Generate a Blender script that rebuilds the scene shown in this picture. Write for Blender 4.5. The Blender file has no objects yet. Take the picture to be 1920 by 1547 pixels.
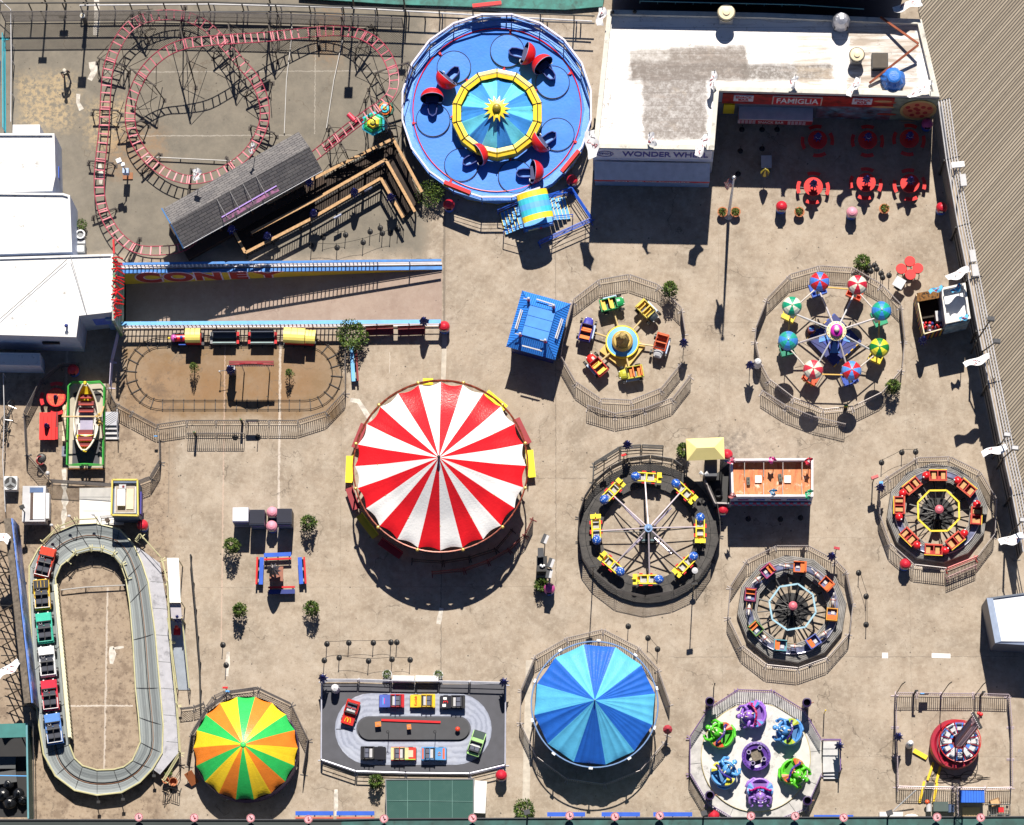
import bpy, math, random
from mathutils import Vector, Matrix
random.seed(7)
PI = math.pi
sc = bpy.context.scene
FPX, THETA, DIST = 8000.0, math.radians(10.8), 250.0
NADX = 0.085
_h = math.hypot(NADX, 1.0)
CAM = Vector((math.sin(THETA)*NADX/_h, -math.sin(THETA)/_h, math.cos(THETA))) * DIST
FW = (-CAM).normalized()
RT = Vector((1, 0, -FW.x/FW.z)).normalized()
UP = RT.cross(FW).normalized()
cd = bpy.data.cameras.new('camera'); cam = bpy.data.objects.new('camera', cd)
sc.collection.objects.link(cam); sc.camera = cam
cd.sensor_width = 36; cd.lens = FPX/1920*36; cd.clip_start = 1; cd.clip_end = 2000
cam.matrix_world = Matrix(((RT.x, UP.x, -FW.x, CAM.x), (RT.y, UP.y, -FW.y, CAM.y), (RT.z, UP.z, -FW.z, CAM.z), (0, 0, 0, 1)))
SUN_EL = math.atan(1.25); SUN_AZ = math.radians(3.3)   # azimuth clockwise from +Y
w = bpy.data.worlds.new("World"); sc.world = w; w.use_nodes = True
nt = w.node_tree; bg = nt.nodes['Background']
sky = nt.nodes.new('ShaderNodeTexSky'); sky.sky_type = 'NISHITA'; sky.sun_disc = False
sky.air_density = .55; sky.dust_density = .2; sky.ozone_density = 6.0; sky.sun_elevation = SUN_EL; sky.sun_rotation = SUN_AZ
nt.links.new(sky.outputs[0], bg.inputs[0]); bg.inputs[1].default_value = 0.05
sl = bpy.data.lights.new('sun', 'SUN'); sl.energy = 5.0; sl.angle = math.radians(0.5); sl.color = (1.0, 0.93, 0.83)
so = bpy.data.objects.new('sun', sl); sc.collection.objects.link(so)
sd = Vector((math.sin(SUN_AZ)*math.cos(SUN_EL), math.cos(SUN_AZ)*math.cos(SUN_EL), math.sin(SUN_EL)))
so.rotation_euler = sd.to_track_quat('Z', 'Y').to_euler(); so.location = sd*60
sc.view_settings.view_transform = 'Standard'; sc.view_settings.look = 'None'
sc.view_settings.exposure = 0.62; sc.view_settings.gamma = 1.0

def P(x, y, z=0.0):
    """the point at height z that the photograph shows at pixel x, y"""
    d = FW*FPX + RT*(x-960) - UP*(y-773.5)
    t = (z-CAM.z)/d.z
    return CAM + d*t
def W(n): return n/32.0

class MB:
    def __init__(s): s.v = []; s.f = []; s.mi = []; s.c = 0
    def m(s, i): s.c = i; return s
    def add(s, vs, fs):
        b = len(s.v); s.v += [tuple(v) for v in vs]
        for f in fs: s.f.append(tuple(b+i for i in f)); s.mi.append(s.c)
        return s
    def box(s, x, y, z, sx, sy, sz, rz=0.0):
        c, n = math.cos(rz), math.sin(rz); vs = []
        for k in (-.5, .5):
            for (a, b) in ((-.5, -.5), (.5, -.5), (.5, .5), (-.5, .5)):
                u, v = a*sx, b*sy; vs.append((x+u*c-v*n, y+u*n+v*c, z+k*sz))
        return s.add(vs, [(3, 2, 1, 0), (4, 5, 6, 7), (0, 1, 5, 4), (1, 2, 6, 5), (2, 3, 7, 6), (3, 0, 4, 7)])
    def beam(s, a, b, wd, ht):
        a, b = Vector(a), Vector(b); d = (b-a)
        if d.length < 1e-6: return s
        d.normalize(); sdv = d.cross(Vector((0, 0, 1)))
        if sdv.length < 1e-3: sdv = Vector((1, 0, 0))
        sdv.normalize(); up = sdv.cross(d)
        vs = []
        for p in (a, b):
            for (i, j) in ((-.5, -.5), (.5, -.5), (.5, .5), (-.5, .5)): vs.append(p+sdv*i*wd+up*j*ht)
        return s.add(vs, [(3, 2, 1, 0), (4, 5, 6, 7), (0, 1, 5, 4), (1, 2, 6, 5), (2, 3, 7, 6), (3, 0, 4, 7)])
    def tube(s, a, b, r, n=6, r2=None):
        a, b = Vector(a), Vector(b); d = b-a
        if d.length < 1e-6: return s
        q = d.to_track_quat('Z', 'Y'); r2 = r if r2 is None else r2; vs = []
        for (p, rr) in ((a, r), (b, r2)):
            for i in range(n):
                t = 2*PI*i/n; vs.append(p+q @ Vector((rr*math.cos(t), rr*math.sin(t), 0)))
        fs = [(i, (i+1) % n, n+(i+1) % n, n+i) for i in range(n)] + [tuple(range(n-1, -1, -1)), tuple(range(n, 2*n))]
        return s.add(vs, fs)
    def path(s, pts, r, n=5, closed=False):
        pts = [Vector(p) for p in pts]; k = len(pts); vs = []; up0 = Vector((0, 0, 1))
        for i, p in enumerate(pts):
            if closed: d = pts[(i+1) % k]-pts[i-1]
            else: d = pts[min(i+1, k-1)]-pts[max(i-1, 0)]
            d.normalize(); sdv = d.cross(up0)
            if sdv.length < 1e-3: sdv = Vector((1, 0, 0))
            sdv.normalize(); u = sdv.cross(d)
            for j in range(n):
                t = 2*PI*j/n; vs.append(p+sdv*r*math.cos(t)+u*r*math.sin(t))
        fs = []
        for i in range(k if closed else k-1):
            a, b = i*n, ((i+1) % k)*n
            for j in range(n): fs.append((a+j, a+(j+1) % n, b+(j+1) % n, b+j))
        if not closed: fs += [tuple(range(n-1, -1, -1)), tuple(range((k-1)*n, k*n))]
        return s.add(vs, fs)
    def lathe(s, prof, x=0, y=0, n=24, a0=0.0, a1=2*PI, fm=None, cap=False):
        full = abs(a1-a0-2*PI) < 1e-6; nn = n if full else n+1; vs = []
        for (r, z) in prof:
            for i in range(nn):
                t = a0+(a1-a0)*i/n; vs.append((x+r*math.cos(t), y+r*math.sin(t), z))
        b = len(s.v); s.v += vs
        for k in range(len(prof)-1):
            for i in range(n):
                j = (i+1) % nn
                s.f.append((b+k*nn+i, b+k*nn+j, b+(k+1)*nn+j, b+(k+1)*nn+i)); s.mi.append(fm(i, k) if fm else s.c)
        return s
    def cyl(s, x, y, z0, z1, r, n=16, r2=None): return s.tube((x, y, z0), (x, y, z1), r, n, r2)
    def sph(s, x, y, z, r, sx=1, sy=1, sz=1, nu=12, nv=7, lo=-1.0, mat=None):
        vs = []; fs = []
        for k in range(nv+1):
            ph = -PI/2*(-lo) + (PI/2+PI/2*(-lo))*k/nv if lo > -1 else -PI/2+PI*k/nv
            for i in range(nu):
                t = 2*PI*i/nu; v = Vector((r*sx*math.cos(ph)*math.cos(t), r*sy*math.cos(ph)*math.sin(t), r*sz*math.sin(ph)))
                if mat: v = mat @ v
                vs.append((x+v[0], y+v[1], z+v[2]))
        for k in range(nv):
            for i in range(nu): j = (i+1) % nu; fs.append((k*nu+i, k*nu+j, (k+1)*nu+j, (k+1)*nu+i))
        return s.add(vs, fs)
    def prism(s, poly, z0, z1):
        n = len(poly); vs = [(p[0], p[1], z0) for p in poly]+[(p[0], p[1], z1) for p in poly]
        return s.add(vs, [tuple(range(n-1, -1, -1)), tuple(range(n, 2*n))]+[(i, (i+1) % n, n+(i+1) % n, n+i) for i in range(n)])
    def poly(s, pts): return s.add(pts, [tuple(range(len(pts)))])
    def ring(s, x, y, r0, r1, z0, z1, n=48): return s.lathe([(r0, z0), (r1, z0), (r1, z1), (r0, z1), (r0, z0)], x, y, n)
    def torus(s, x, y, z, R, r, n=32, m=6, M=None):
        pts = [Vector((R*math.cos(2*PI*i/n), R*math.sin(2*PI*i/n), 0)) for i in range(n)]
        if M: pts = [M @ p for p in pts]
        return s.path([p+Vector((x, y, z)) for p in pts], r, m, True)
    def xf(s, M):
        s.v = [tuple(M @ Vector(v)) for v in s.v]; return s
    def merge(s, o, M=None, off=0):
        b = len(s.v)
        s.v += [tuple(M @ Vector(v)) for v in o.v] if M else list(o.v)
        s.f += [tuple(b+i for i in f) for f in o.f]; s.mi += [k+off for k in o.mi]; return s

def T(x=0, y=0, z=0, rz=0, rx=0, ry=0, sc_=1):
    return Matrix.Translation((x, y, z)) @ Matrix.Rotation(rz, 4, 'Z') @ Matrix.Rotation(ry, 4, 'Y') @ Matrix.Rotation(rx, 4, 'X') @ Matrix.Scale(sc_, 4)

def tag(o, label=None, cat=None, group=None, kind=None):
    if label: o['label'] = label
    if cat: o['category'] = cat
    if group: o['group'] = group
    if kind: o['kind'] = kind
    return o
def thing(name, label, cat, loc=(0, 0, 0), rz=0.0, group=None):
    o = bpy.data.objects.new(name, None); sc.collection.objects.link(o)
    o.empty_display_size = .3
    o.location = loc; o.rotation_euler = (0, 0, rz); return tag(o, label, cat, group)
def mk(name, mb, mats, smooth=False, calc=True):
    me = bpy.data.meshes.new(name); me.from_pydata([tuple(v) for v in mb.v], [], mb.f)
    if not isinstance(mats, (list, tuple)): mats = [mats]
    for m in mats: me.materials.append(m)
    me.polygons.foreach_set('material_index', [min(i, len(mats)-1) for i in mb.mi])
    if smooth: me.polygons.foreach_set('use_smooth', [True]*len(me.polygons))
    me.update(); return me
def root_of(o):
    while o.parent: o = o.parent
    return o
def part(name, mb, mats, par, world=False, smooth=False, label=None, kind=None):
    if world:
        r = root_of(par); mb.xf(Matrix.Rotation(-r.rotation_euler[2], 4, 'Z') @ Matrix.Translation(-r.location))
    o = bpy.data.objects.new(name, mk(name, mb, mats, smooth)); sc.collection.objects.link(o); o.parent = par
    return tag(o, label, None, None, kind)
def solo(name, mb, mats, label, cat, loc=(0, 0, 0), group=None, smooth=False, kind=None, world=True):
    loc = Vector(loc)
    if world: mb.xf(Matrix.Translation(-loc))
    o = bpy.data.objects.new(name, mk(name, mb, mats, smooth)); sc.collection.objects.link(o); o.location = loc
    return tag(o, label, cat, group, kind)
def struct(name, mb, mats, kind='structure', smooth=False):
    o = bpy.data.objects.new(name, mk(name, mb, mats, smooth)); sc.collection.objects.link(o); o['kind'] = kind; return o
def kids(o): return [c for c in bpy.data.objects if c.parent == o]
def dup(o, loc, rz=0.0, label=None, group=None, s=None, par=None):
    c = o.copy(); sc.collection.objects.link(c)
    if par is None:
        c.location = loc; c.rotation_euler = (0, 0, rz)
        if label: c['label'] = label
        if group: c['group'] = group
        if s: c.scale = (s, s, s)
    else: c.parent = par
    for k in kids(o): dup(k, None, par=c)
    return c
def textm(name, txt, size, M, mat, par, ext=0.01, world=True, bold=0.0, sx=1.0, label=None, fit=None):
    cu = bpy.data.curves.new('t', 'FONT'); cu.body = txt; cu.size = size; cu.extrude = ext; cu.offset = bold
    cu.align_x = 'CENTER'; cu.align_y = 'CENTER'
    to = bpy.data.objects.new('t', cu); sc.collection.objects.link(to)
    dg = bpy.context.evaluated_depsgraph_get(); me = bpy.data.meshes.new_from_object(to.evaluated_get(dg))
    bpy.data.objects.remove(to)
    if fit: xs = [v.co.x for v in me.vertices]; sx = fit/(max(xs)-min(xs))
    me.transform(Matrix.Diagonal((sx, 1, 1, 1)))
    if world:
        r = root_of(par); M = Matrix.Rotation(-r.rotation_euler[2], 4, 'Z') @ Matrix.Translation(-r.location) @ M
    me.transform(M); me.materials.clear(); me.materials.append(mat)
    o = bpy.data.objects.new(name, me); sc.collection.objects.link(o); o.parent = par
    if label: o['label'] = label
    return o
def frame(origin, xdir, ydir):
    x = Vector(xdir).normalized(); z = x.cross(Vector(ydir)).normalized(); y = z.cross(x); o = Vector(origin)
    return Matrix(((x.x, y.x, z.x, o.x), (x.y, y.y, z.y, o.y), (x.z, y.z, z.z, o.z), (0, 0, 0, 1)))

_mc = {}
def C(h):
    def f(u): u /= 255; return u/12.92 if u <= .04045 else ((u+.055)/1.055)**2.4
    return (f(int(h[0:2], 16)), f(int(h[2:4], 16)), f(int(h[4:6], 16)))
def mat(col, rough=.5, metal=0.0, var=.12, scale=2.5, bump=0.0, name=None, dirt=None, dirtamt=0.0, dscale=1.5):
    if isinstance(col, str): col = C(col)
    key = (col, rough, metal, var, scale, bump, dirt, dirtamt)
    if key in _mc: return _mc[key]
    m = bpy.data.materials.new(name or 'paint'); m.use_nodes = True; n = m.node_tree.nodes; L = m.node_tree.links
    b = n['Principled BSDF']; b.inputs['Roughness'].default_value = rough; b.inputs['Metallic'].default_value = metal
    tc = n.new('ShaderNodeTexCoord'); no = n.new('ShaderNodeTexNoise'); no.inputs['Scale'].default_value = scale; no.inputs['Detail'].default_value = 6
    L.new(tc.outputs['Object'], no.inputs['Vector'])
    mr = n.new('ShaderNodeMapRange'); mr.inputs[1].default_value = .25; mr.inputs[2].default_value = .75
    mr.inputs[3].default_value = 1-var*1.6; mr.inputs[4].default_value = 1+var*.5
    L.new(no.outputs[0], mr.inputs[0])
    mx = n.new('ShaderNodeVectorMath'); mx.operation = 'SCALE'; mx.inputs[0].default_value = col
    L.new(mr.outputs[0], mx.inputs['Scale']); out = mx.outputs[0]
    if dirt:
        n2 = n.new('ShaderNodeTexNoise'); n2.inputs['Scale'].default_value = dscale; n2.inputs['Detail'].default_value = 9; n2.inputs['Roughness'].default_value = .7
        L.new(tc.outputs['Object'], n2.inputs['Vector'])
        r2 = n.new('ShaderNodeMapRange'); r2.inputs[1].default_value = .62-dirtamt*.3; r2.inputs[2].default_value = .72; r2.inputs[3].default_value = 0; r2.inputs[4].default_value = .85
        L.new(n2.outputs[0], r2.inputs[0])
        mm = n.new('ShaderNodeMix'); mm.data_type = 'RGBA'; L.new(r2.outputs[0], mm.inputs['Factor']); L.new(out, mm.inputs['A'])
        dc = C(dirt) if isinstance(dirt, str) else dirt
        mm.inputs['B'].default_value = (*dc, 1); out = mm.outputs['Result']
    L.new(out, b.inputs['Base Color'])
    if bump:
        bp = n.new('ShaderNodeBump'); bp.inputs['Strength'].default_value = bump; bp.inputs['Distance'].default_value = .03
        n3 = n.new('ShaderNodeTexNoise'); n3.inputs['Scale'].default_value = scale*6; n3.inputs['Detail'].default_value = 4
        L.new(tc.outputs['Object'], n3.inputs['Vector']); L.new(n3.outputs[0], bp.inputs['Height']); L.new(bp.outputs[0], b.inputs['Normal'])
    _mc[key] = m; return m
RED = mat((.62, .015, .02), .35); DRED = mat((.22, .015, .02), .4); WHITE = mat((.78, .78, .78), .5, var=.08)
BLUE = mat((.02, .10, .55), .4); NAVY = mat((.012, .03, .20), .6); LBLUE = mat((.10, .38, .80), .45)
YEL = mat((.85, .62, .03), .4); GREEN = mat((.02, .35, .10), .4); DGREEN = mat((.01, .10, .06), .6)
BLACK = mat((.012, .012, .014), .5); DGREY = mat((.045, .047, .055), .6); GREY = mat((.22, .23, .24), .55)
LGREY = mat((.5, .5, .52), .5); STEEL = mat((.45, .46, .48), .38, .7); GALV = mat((.42, .41, .40), .45, .35)
ORANGE = mat((.80, .16, .015), .4); CREAM = mat((.72, .62, .42), .5); TAN = mat((.50, .30, .14), .7, var=.25, scale=8)
PINK = mat((.75, .22, .32), .35); MAG = mat((.50, .03, .25), .35); PURP = mat((.20, .04, .45), .4); LPURP = mat((.36, .22, .62), .5)
CYAN = mat((.05, .50, .62), .4); BRONZE = mat((.30, .20, .07), .5); SEATY = mat((.80, .50, .06), .45); SEATO = mat((.80, .20, .03), .45)
UMB = mat((.01, .02, .22), .8, var=.3, scale=12); FENCE = mat((.40, .36, .35), .45, .2); DFENCE = mat((.13, .12, .12), .5, .2)
CLAY = mat((.45, .16, .07), .8); GLASS = mat((.02, .03, .04), .1)
def nodemat(name):
    m = bpy.data.materials.new(name); m.use_nodes = True; return m, m.node_tree.nodes, m.node_tree.links, m.node_tree.nodes['Principled BSDF']
class NG:
    """small helper for node maths"""
    def __init__(s, n, L): s.n = n; s.L = L
    def M(s, op, a, b=None, c=None):
        q = s.n.new('ShaderNodeMath'); q.operation = op
        for i, v in enumerate((a, b, c)):
            if v is None: continue
            if isinstance(v, (int, float)): q.inputs[i].default_value = v
            else: s.L.new(v, q.inputs[i])
        return q.outputs[0]
    def mix(s, f, a, b):
        q = s.n.new('ShaderNodeMix'); q.data_type = 'RGBA'
        for nm, v in (('Factor', f), ('A', a), ('B', b)):
            if isinstance(v, (int, float)): q.inputs[nm].default_value = v
            elif isinstance(v, tuple): q.inputs[nm].default_value = (*v, 1)
            else: s.L.new(v, q.inputs[nm])
        return q.outputs['Result']
    def noise(s, vec, sc_, det=6, rough=.6, k=0):
        q = s.n.new('ShaderNodeTexNoise'); q.inputs['Scale'].default_value = sc_; q.inputs['Detail'].default_value = det; q.inputs['Roughness'].default_value = rough
        s.L.new(vec, q.inputs['Vector']); return q.outputs[k]
    def rng(s, v, a, b, c=0.0, d=1.0):
        q = s.n.new('ShaderNodeMapRange'); s.L.new(v, q.inputs[0])
        for i, x in enumerate((a, b, c, d)): q.inputs[i+1].default_value = x
        return q.outputs[0]
def ground_mat(trench=False):
    m, n, L, b = nodemat('concrete'); g = NG(n, L); b.inputs['Roughness'].default_value = .85
    tc = n.new('ShaderNodeTexCoord'); V = tc.outputs['Object']
    sp = n.new('ShaderNodeSeparateXYZ'); L.new(V, sp.inputs[0]); X, Y = sp.outputs[0], sp.outputs[1]
    wob = g.noise(V, .35, 8, .65); fine = g.noise(V, 3.5, 10, .7); vf = g.noise(V, 22, 4, .6); mid = g.noise(V, .9, 8, .7)
    tan, tan2, gry = (.385, .318, .248), (.275, .226, .175), (.22, .19, .15)
    col = g.mix(g.rng(wob, .40, .62), tan, tan2)
    col = g.mix(g.rng(mid, .50, .66, 0, .6), col, (.46, .40, .33)); col = g.mix(g.rng(mid, .48, .30, 0, .6), col, (.22, .165, .115)); col = g.mix(g.rng(fine, .5, .36, 0, .45), col, (.48, .42, .34))
    def box(x0, y0, x1, y1, soft=1.2):
        a, c = P(x0, y1), P(x1, y0)
        wx = g.M('ADD', X, g.rng(mid, .2, .8, -soft, soft)); wy = g.M('ADD', Y, g.rng(wob, .2, .8, -soft, soft))
        k = soft*.6+.05
        return g.M('MULTIPLY', g.M('MULTIPLY', g.rng(wx, a.x-k, a.x+k), g.rng(wx, c.x-k, c.x+k, 1, 0)), g.M('MULTIPLY', g.rng(wy, a.y-k, a.y+k), g.rng(wy, c.y-k, c.y+k, 1, 0)))
    if not trench:
        nw = box(-200, -200, 800, 480, .6)
        grey = g.mix(g.rng(mid, .35, .65), (.20, .18, .145), (.13, .12, .10))
        grey = g.mix(g.rng(fine, .55, .75, 0, .5), grey, (.34, .31, .26))
        col = g.mix(nw, col, grey)
        for bx in ((35, 140, 140, 245), (165, 180, 240, 275)):
            col = g.mix(g.M('MULTIPLY', box(*bx, .8), g.rng(fine, .42, .58, 0, .8)), col, (.48, .36, .20))
        rusty = box(228, 640, 645, 790, .5)
        col = g.mix(g.M('MULTIPLY', rusty, g.rng(mid, .3, .6, .35, .95)), col, (.19, .115, .05))
        col = g.mix(g.M('MULTIPLY', box(255, 670, 600, 765, 1.5), g.rng(wob, .3, .7, .2, .8)), col, (.24, .12, .04))
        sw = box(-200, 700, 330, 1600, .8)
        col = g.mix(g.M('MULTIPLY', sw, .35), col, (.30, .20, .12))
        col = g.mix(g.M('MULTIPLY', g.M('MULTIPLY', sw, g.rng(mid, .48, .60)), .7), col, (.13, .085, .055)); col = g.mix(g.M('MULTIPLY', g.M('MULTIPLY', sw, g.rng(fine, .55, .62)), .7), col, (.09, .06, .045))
        col = g.mix(g.M('MULTIPLY', box(1340, 815, 1420, 850, 1.0), g.rng(fine, .35, .6, 0, .7)), col, (.07, .065, .06))
        col = g.mix(g.M('MULTIPLY', box(590, 15, 640, 120, .8), g.rng(fine, .4, .6, 0, .6)), col, (.30, .15, .05))
        col = g.mix(g.M('MULTIPLY', box(200, 240, 310, 330, .8), g.rng(fine, .35, .6, 0, .5)), col, (.30, .15, .05))
    def joint(axis, px, w, c, a0=-9999, a1=9999, amt=.8):
        p = P(px, 800) if axis == 'x' else P(960, px)
        v0 = p.x if axis == 'x' else p.y; c0 = X if axis == 'x' else Y; o0 = Y if axis == 'x' else X
        dv = g.M('ABSOLUTE', g.M('SUBTRACT', g.M('ADD', c0, g.rng(fine, .3, .7, -.05, .05)), v0))
        k = g.rng(dv, w*.4, w, 1, 0)
        lo = P(960, a1).y if axis == 'x' else P(a0, 800).x; hi = P(960, a0).y if axis == 'x' else P(a1, 800).x
        k = g.M('MULTIPLY', k, g.M('MULTIPLY', g.M('GREATER_THAN', o0, lo), g.M('LESS_THAN', o0, hi)))
        return g.mix(g.M('MULTIPLY', k, amt), globals_col[0], c)
    globals_col = [col]
    J = [('x', 832, .10, (.12, .10, .08), -99, 720, .7), ('x', 828, .04, (.08, .07, .06), 1010, 1300, .6), ('x', 524, .09, (.62, .56, .50), 640, 1010, .75), ('x', 420, .05, (.55, .40, .32), 640, 1200, .6),
         ('x', 1042, .03, (.10, .085, .07), 440, 1100, .6), ('x', 318, .04, (.14, .12, .10), 760, 960, .5), ('x', 730, .03, (.6, .55, .48), 660, 700, .7),
         ('y', 606, .02, (.16, .13, .10), 840, 1700, .5), ('y', 897, .02, (.12, .10, .08), 1000, 1100, .8), ('y', 1233, .03, (.14, .12, .10), 1250, 1900, .6),
         ('y', 132, .04, (.45, .42, .38), 180, 740, .5), ('y', 252, .04, (.45, .42, .38), 240, 560, .6), ('y', 1322, .06, (.62, .57, .52), 128, 258, .8), ('x', 207, .07, (.60, .54, .48), 1100, 1440, .7),
         ('x', 585, .03, (.5, .47, .42), 60, 250, .5), ('y', 1010, .02, (.13, .11, .09), 1100, 1700, .4), ('x', 1700, .02, (.14, .12, .1), 440, 1500, .35), ('x', 1350, .02, (.14, .12, .1), 440, 1500, .35),
         ('x', 123, .09, (.60, .54, .48), 560, 960, .5), ('y', 1100, .02, (.13, .11, .09), 380, 1000, .45), ('x', 640, .02, (.15, .13, .1), 640, 1500, .4), ('y', 1420, .02, (.13, .11, .09), 940, 1900, .4)]
    if trench: J = [('x', 428, .10, (.38, .30, .30), 400, 700, .5)]
    for j in J: globals_col[0] = joint(*j)
    col = globals_col[0]
    vo = n.new('ShaderNodeTexVoronoi'); vo.inputs['Scale'].default_value = .16; vo.feature = 'DISTANCE_TO_EDGE'
    vv = n.new('ShaderNodeVectorMath'); vv.operation = 'ADD'; L.new(V, vv.inputs[0])
    nv = n.new('ShaderNodeTexNoise'); nv.inputs['Scale'].default_value = .6; nv.inputs['Detail'].default_value = 7; L.new(V, nv.inputs['Vector'])
    sv = n.new('ShaderNodeVectorMath'); sv.operation = 'SCALE'; sv.inputs['Scale'].default_value = 3.0; L.new(nv.outputs['Color'], sv.inputs[0]); L.new(sv.outputs[0], vv.inputs[1]); L.new(vv.outputs[0], vo.inputs['Vector'])
    cr = g.M('MULTIPLY', g.rng(vo.outputs['Distance'], .001, .006, 1, 0), g.rng(wob, .48, .58, 0, .75))
    col = g.mix(cr, col, (.10, .08, .06))
    for (s_, t_, a_) in ((1.6, .085, .9), (3.1, .10, .8), (6.5, .12, .55)):
        v2 = n.new('ShaderNodeTexVoronoi'); v2.inputs['Scale'].default_value = s_; L.new(V, v2.inputs['Vector'])
        sc2 = n.new('ShaderNodeSeparateColor'); L.new(v2.outputs['Color'], sc2.inputs[0])
        k = g.M('MULTIPLY', g.M('LESS_THAN', v2.outputs['Distance'], g.M('MULTIPLY', sc2.outputs[0], t_)), a_)
        col = g.mix(k, col, (.05, .045, .04))
    col = g.mix(g.rng(vf, .35, .75, 0, .45), col, (.20, .16, .12))
    col = g.mix(g.rng(fine, .56, .72, 0, .6), col, (.14, .11, .08))
    if trench: col = g.mix(.55, col, (.30, .21, .18))
    L.new(col, b.inputs['Base Color'])
    bp = n.new('ShaderNodeBump'); bp.inputs['Strength'].default_value = .35; bp.inputs['Distance'].default_value = .02
    L.new(fine, bp.inputs['Height']); L.new(bp.outputs[0], b.inputs['Normal'])
    return m
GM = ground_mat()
TN0, TN1, TS1, TS0 = P(226, 513), P(829, 506), P(829, 611), P(226, 613)   # trench corners NW NE SE SW
far = 260
mb = MB(); o = [(-far, far, 0), (far, far, 0), (far, -far, 0), (-far, -far, 0)]; q = [TN0, TN1, TS1, TS0]
mb.add(o+q, [(0, 4, 5, 1), (1, 5, 6, 2), (2, 6, 7, 3), (3, 7, 4, 0)])
mb.f = [tuple(reversed(f)) for f in mb.f]
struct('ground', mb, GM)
DEP = 2.9
mb = MB(); mb.poly([(TN0.x, TN0.y, -DEP), (TS0.x, TS0.y, -DEP), (TS1.x, TS1.y, -.004), (TN1.x, TN1.y, -.004)])
struct('sloping_path', mb, ground_mat(True))
m, n, L, b = nodemat('planks'); g = NG(n, L); b.inputs['Roughness'].default_value = .8
tc = n.new('ShaderNodeTexCoord'); mp = n.new('ShaderNodeMapping'); mp.inputs['Rotation'].default_value = (0, 0, math.radians(41)); L.new(tc.outputs['Object'], mp.inputs[0])
sp = n.new('ShaderNodeSeparateXYZ'); L.new(mp.outputs[0], sp.inputs[0])
u = g.M('DIVIDE', sp.outputs[0], .158); fr = g.M('FRACT', u); idx = g.M('FLOOR', u)
gap = g.M('MAXIMUM', g.rng(fr, .10, .42, 1, 0), g.rng(fr, .80, .92, 0, 1))
wn = n.new('ShaderNodeTexWhiteNoise'); wn.noise_dimensions = '1D'; L.new(idx, wn.inputs['W'])
n1 = g.noise(tc.outputs['Object'], .5, 6); n2 = g.noise(mp.outputs[0], 5, 6)
col = g.mix(wn.outputs['Value'], (.22, .185, .14), (.34, .29, .225)); col = g.mix(g.rng(n1, .4, .65, 0, .5), col, (.28, .23, .17)); col = g.mix(g.rng(n2, .55, .8, 0, .6), col, (.15, .12, .09))
col = g.mix(gap, col, (.035, .03, .028)); L.new(col, b.inputs['Base Color'])
mb = MB(); e = [P(1718, -60), P(1722, 20), P(1764, 195), P(1840, 600), P(1925, 1040), P(1960, 1200)]
mb.poly([(p.x, p.y, .12) for p in e]+[(60, e[-1].y, .12), (60, e[0].y, .12)]); mb.f = [tuple(reversed(f)) for f in mb.f]
k = len(e)
mb.add([(p.x, p.y, 0) for p in e]+[(p.x, p.y, .12) for p in e], [(i, i+1, k+i+1, k+i) for i in range(k-1)])
struct('boardwalk', mb, m)
def strip(name, pts, w, mt, z=.004, jag=.25, seed=1):
    rnd = random.Random(seed); L0 = []; R0 = []; pts = [P(*p) for p in pts]; q = []
    for i in range(len(pts)-1):
        k = max(1, int((pts[i+1]-pts[i]).length/.3))
        q += [pts[i].lerp(pts[i+1], j/k) for j in range(k)]
    q.append(pts[-1])
    for i, p in enumerate(q):
        d = (q[min(i+1, len(q)-1)]-q[max(i-1, 0)]).normalized(); s = Vector((-d.y, d.x, 0)); ww = w*(1+rnd.uniform(-jag, jag))/2
        L0.append((p+s*ww)); R0.append((p-s*ww))
    mb = MB(); n_ = len(q)
    mb.add([(v.x, v.y, z) for v in L0+R0], [(n_+i, n_+i+1, i+1, i) for i in range(n_-1)]); return struct(name, mb, mt)
PATCH = mat((.62, .58, .52), .85, var=.25, scale=4, dirt='6b6258', dirtamt=.4)
PAVE = mat((.50, .45, .38), .85, var=.2, scale=3)
strip('pavement_strip', [(834, 625), (831, 715)], .28, PAVE, jag=.03)
strip('pavement_strip', [(993, 1238), (990, 1340), (986, 1510)], .42, PAVE, jag=.02)
strip('pavement_patch', [(657, 750), (672, 752), (690, 780), (703, 800)], .28, PATCH, seed=3)
strip('pavement_patch', [(828, 1140), (822, 1170)], .3, PATCH, seed=4)
strip('pavement_patch', [(181, -5), (182, 40), (178, 66)], .28, PATCH, seed=5)
strip('pavement_patch', [(174, 116), (176, 135), (168, 150)], .38, PATCH, seed=6, jag=.5)
strip('pavement_patch', [(147, 176), (146, 192), (153, 206)], .28, PATCH, seed=7, jag=.4)
strip('pavement_patch', [(209, 1212), (211, 1226), (209, 1245)], .3, PATCH, seed=8, jag=.5)
strip('pavement_patch', [(212, 1216), (232, 1213)], .14, PATCH, seed=18, jag=.5)
strip('pavement_patch', [(120, 880), (122, 940), (118, 990)], .3, PATCH, seed=9, jag=.6)
strip('pavement_marking', [(1654, 1229), (1665, 1229)], .32, WHITE, jag=.0)
strip('pavement_marking', [(1747, 1229), (1782, 1230)], .26, WHITE, jag=.0)
strip('pavement_patch', [(428, 1222), (425, 1268)], .2, PATCH, seed=11, jag=.6)
strip('pavement_patch', [(428, 1480), (428, 1500)], .2, PATCH, seed=12, jag=.6)
strip('pavement_patch', [(630, 1480), (630, 1530)], .22, PATCH, seed=13, jag=.3)
strip('pavement_patch', [(185, 300), (190, 330), (188, 345)], .2, PATCH, seed=14, jag=.5)
def pv(pts, h): return [P(x, y, h) for (x, y) in pts]
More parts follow.
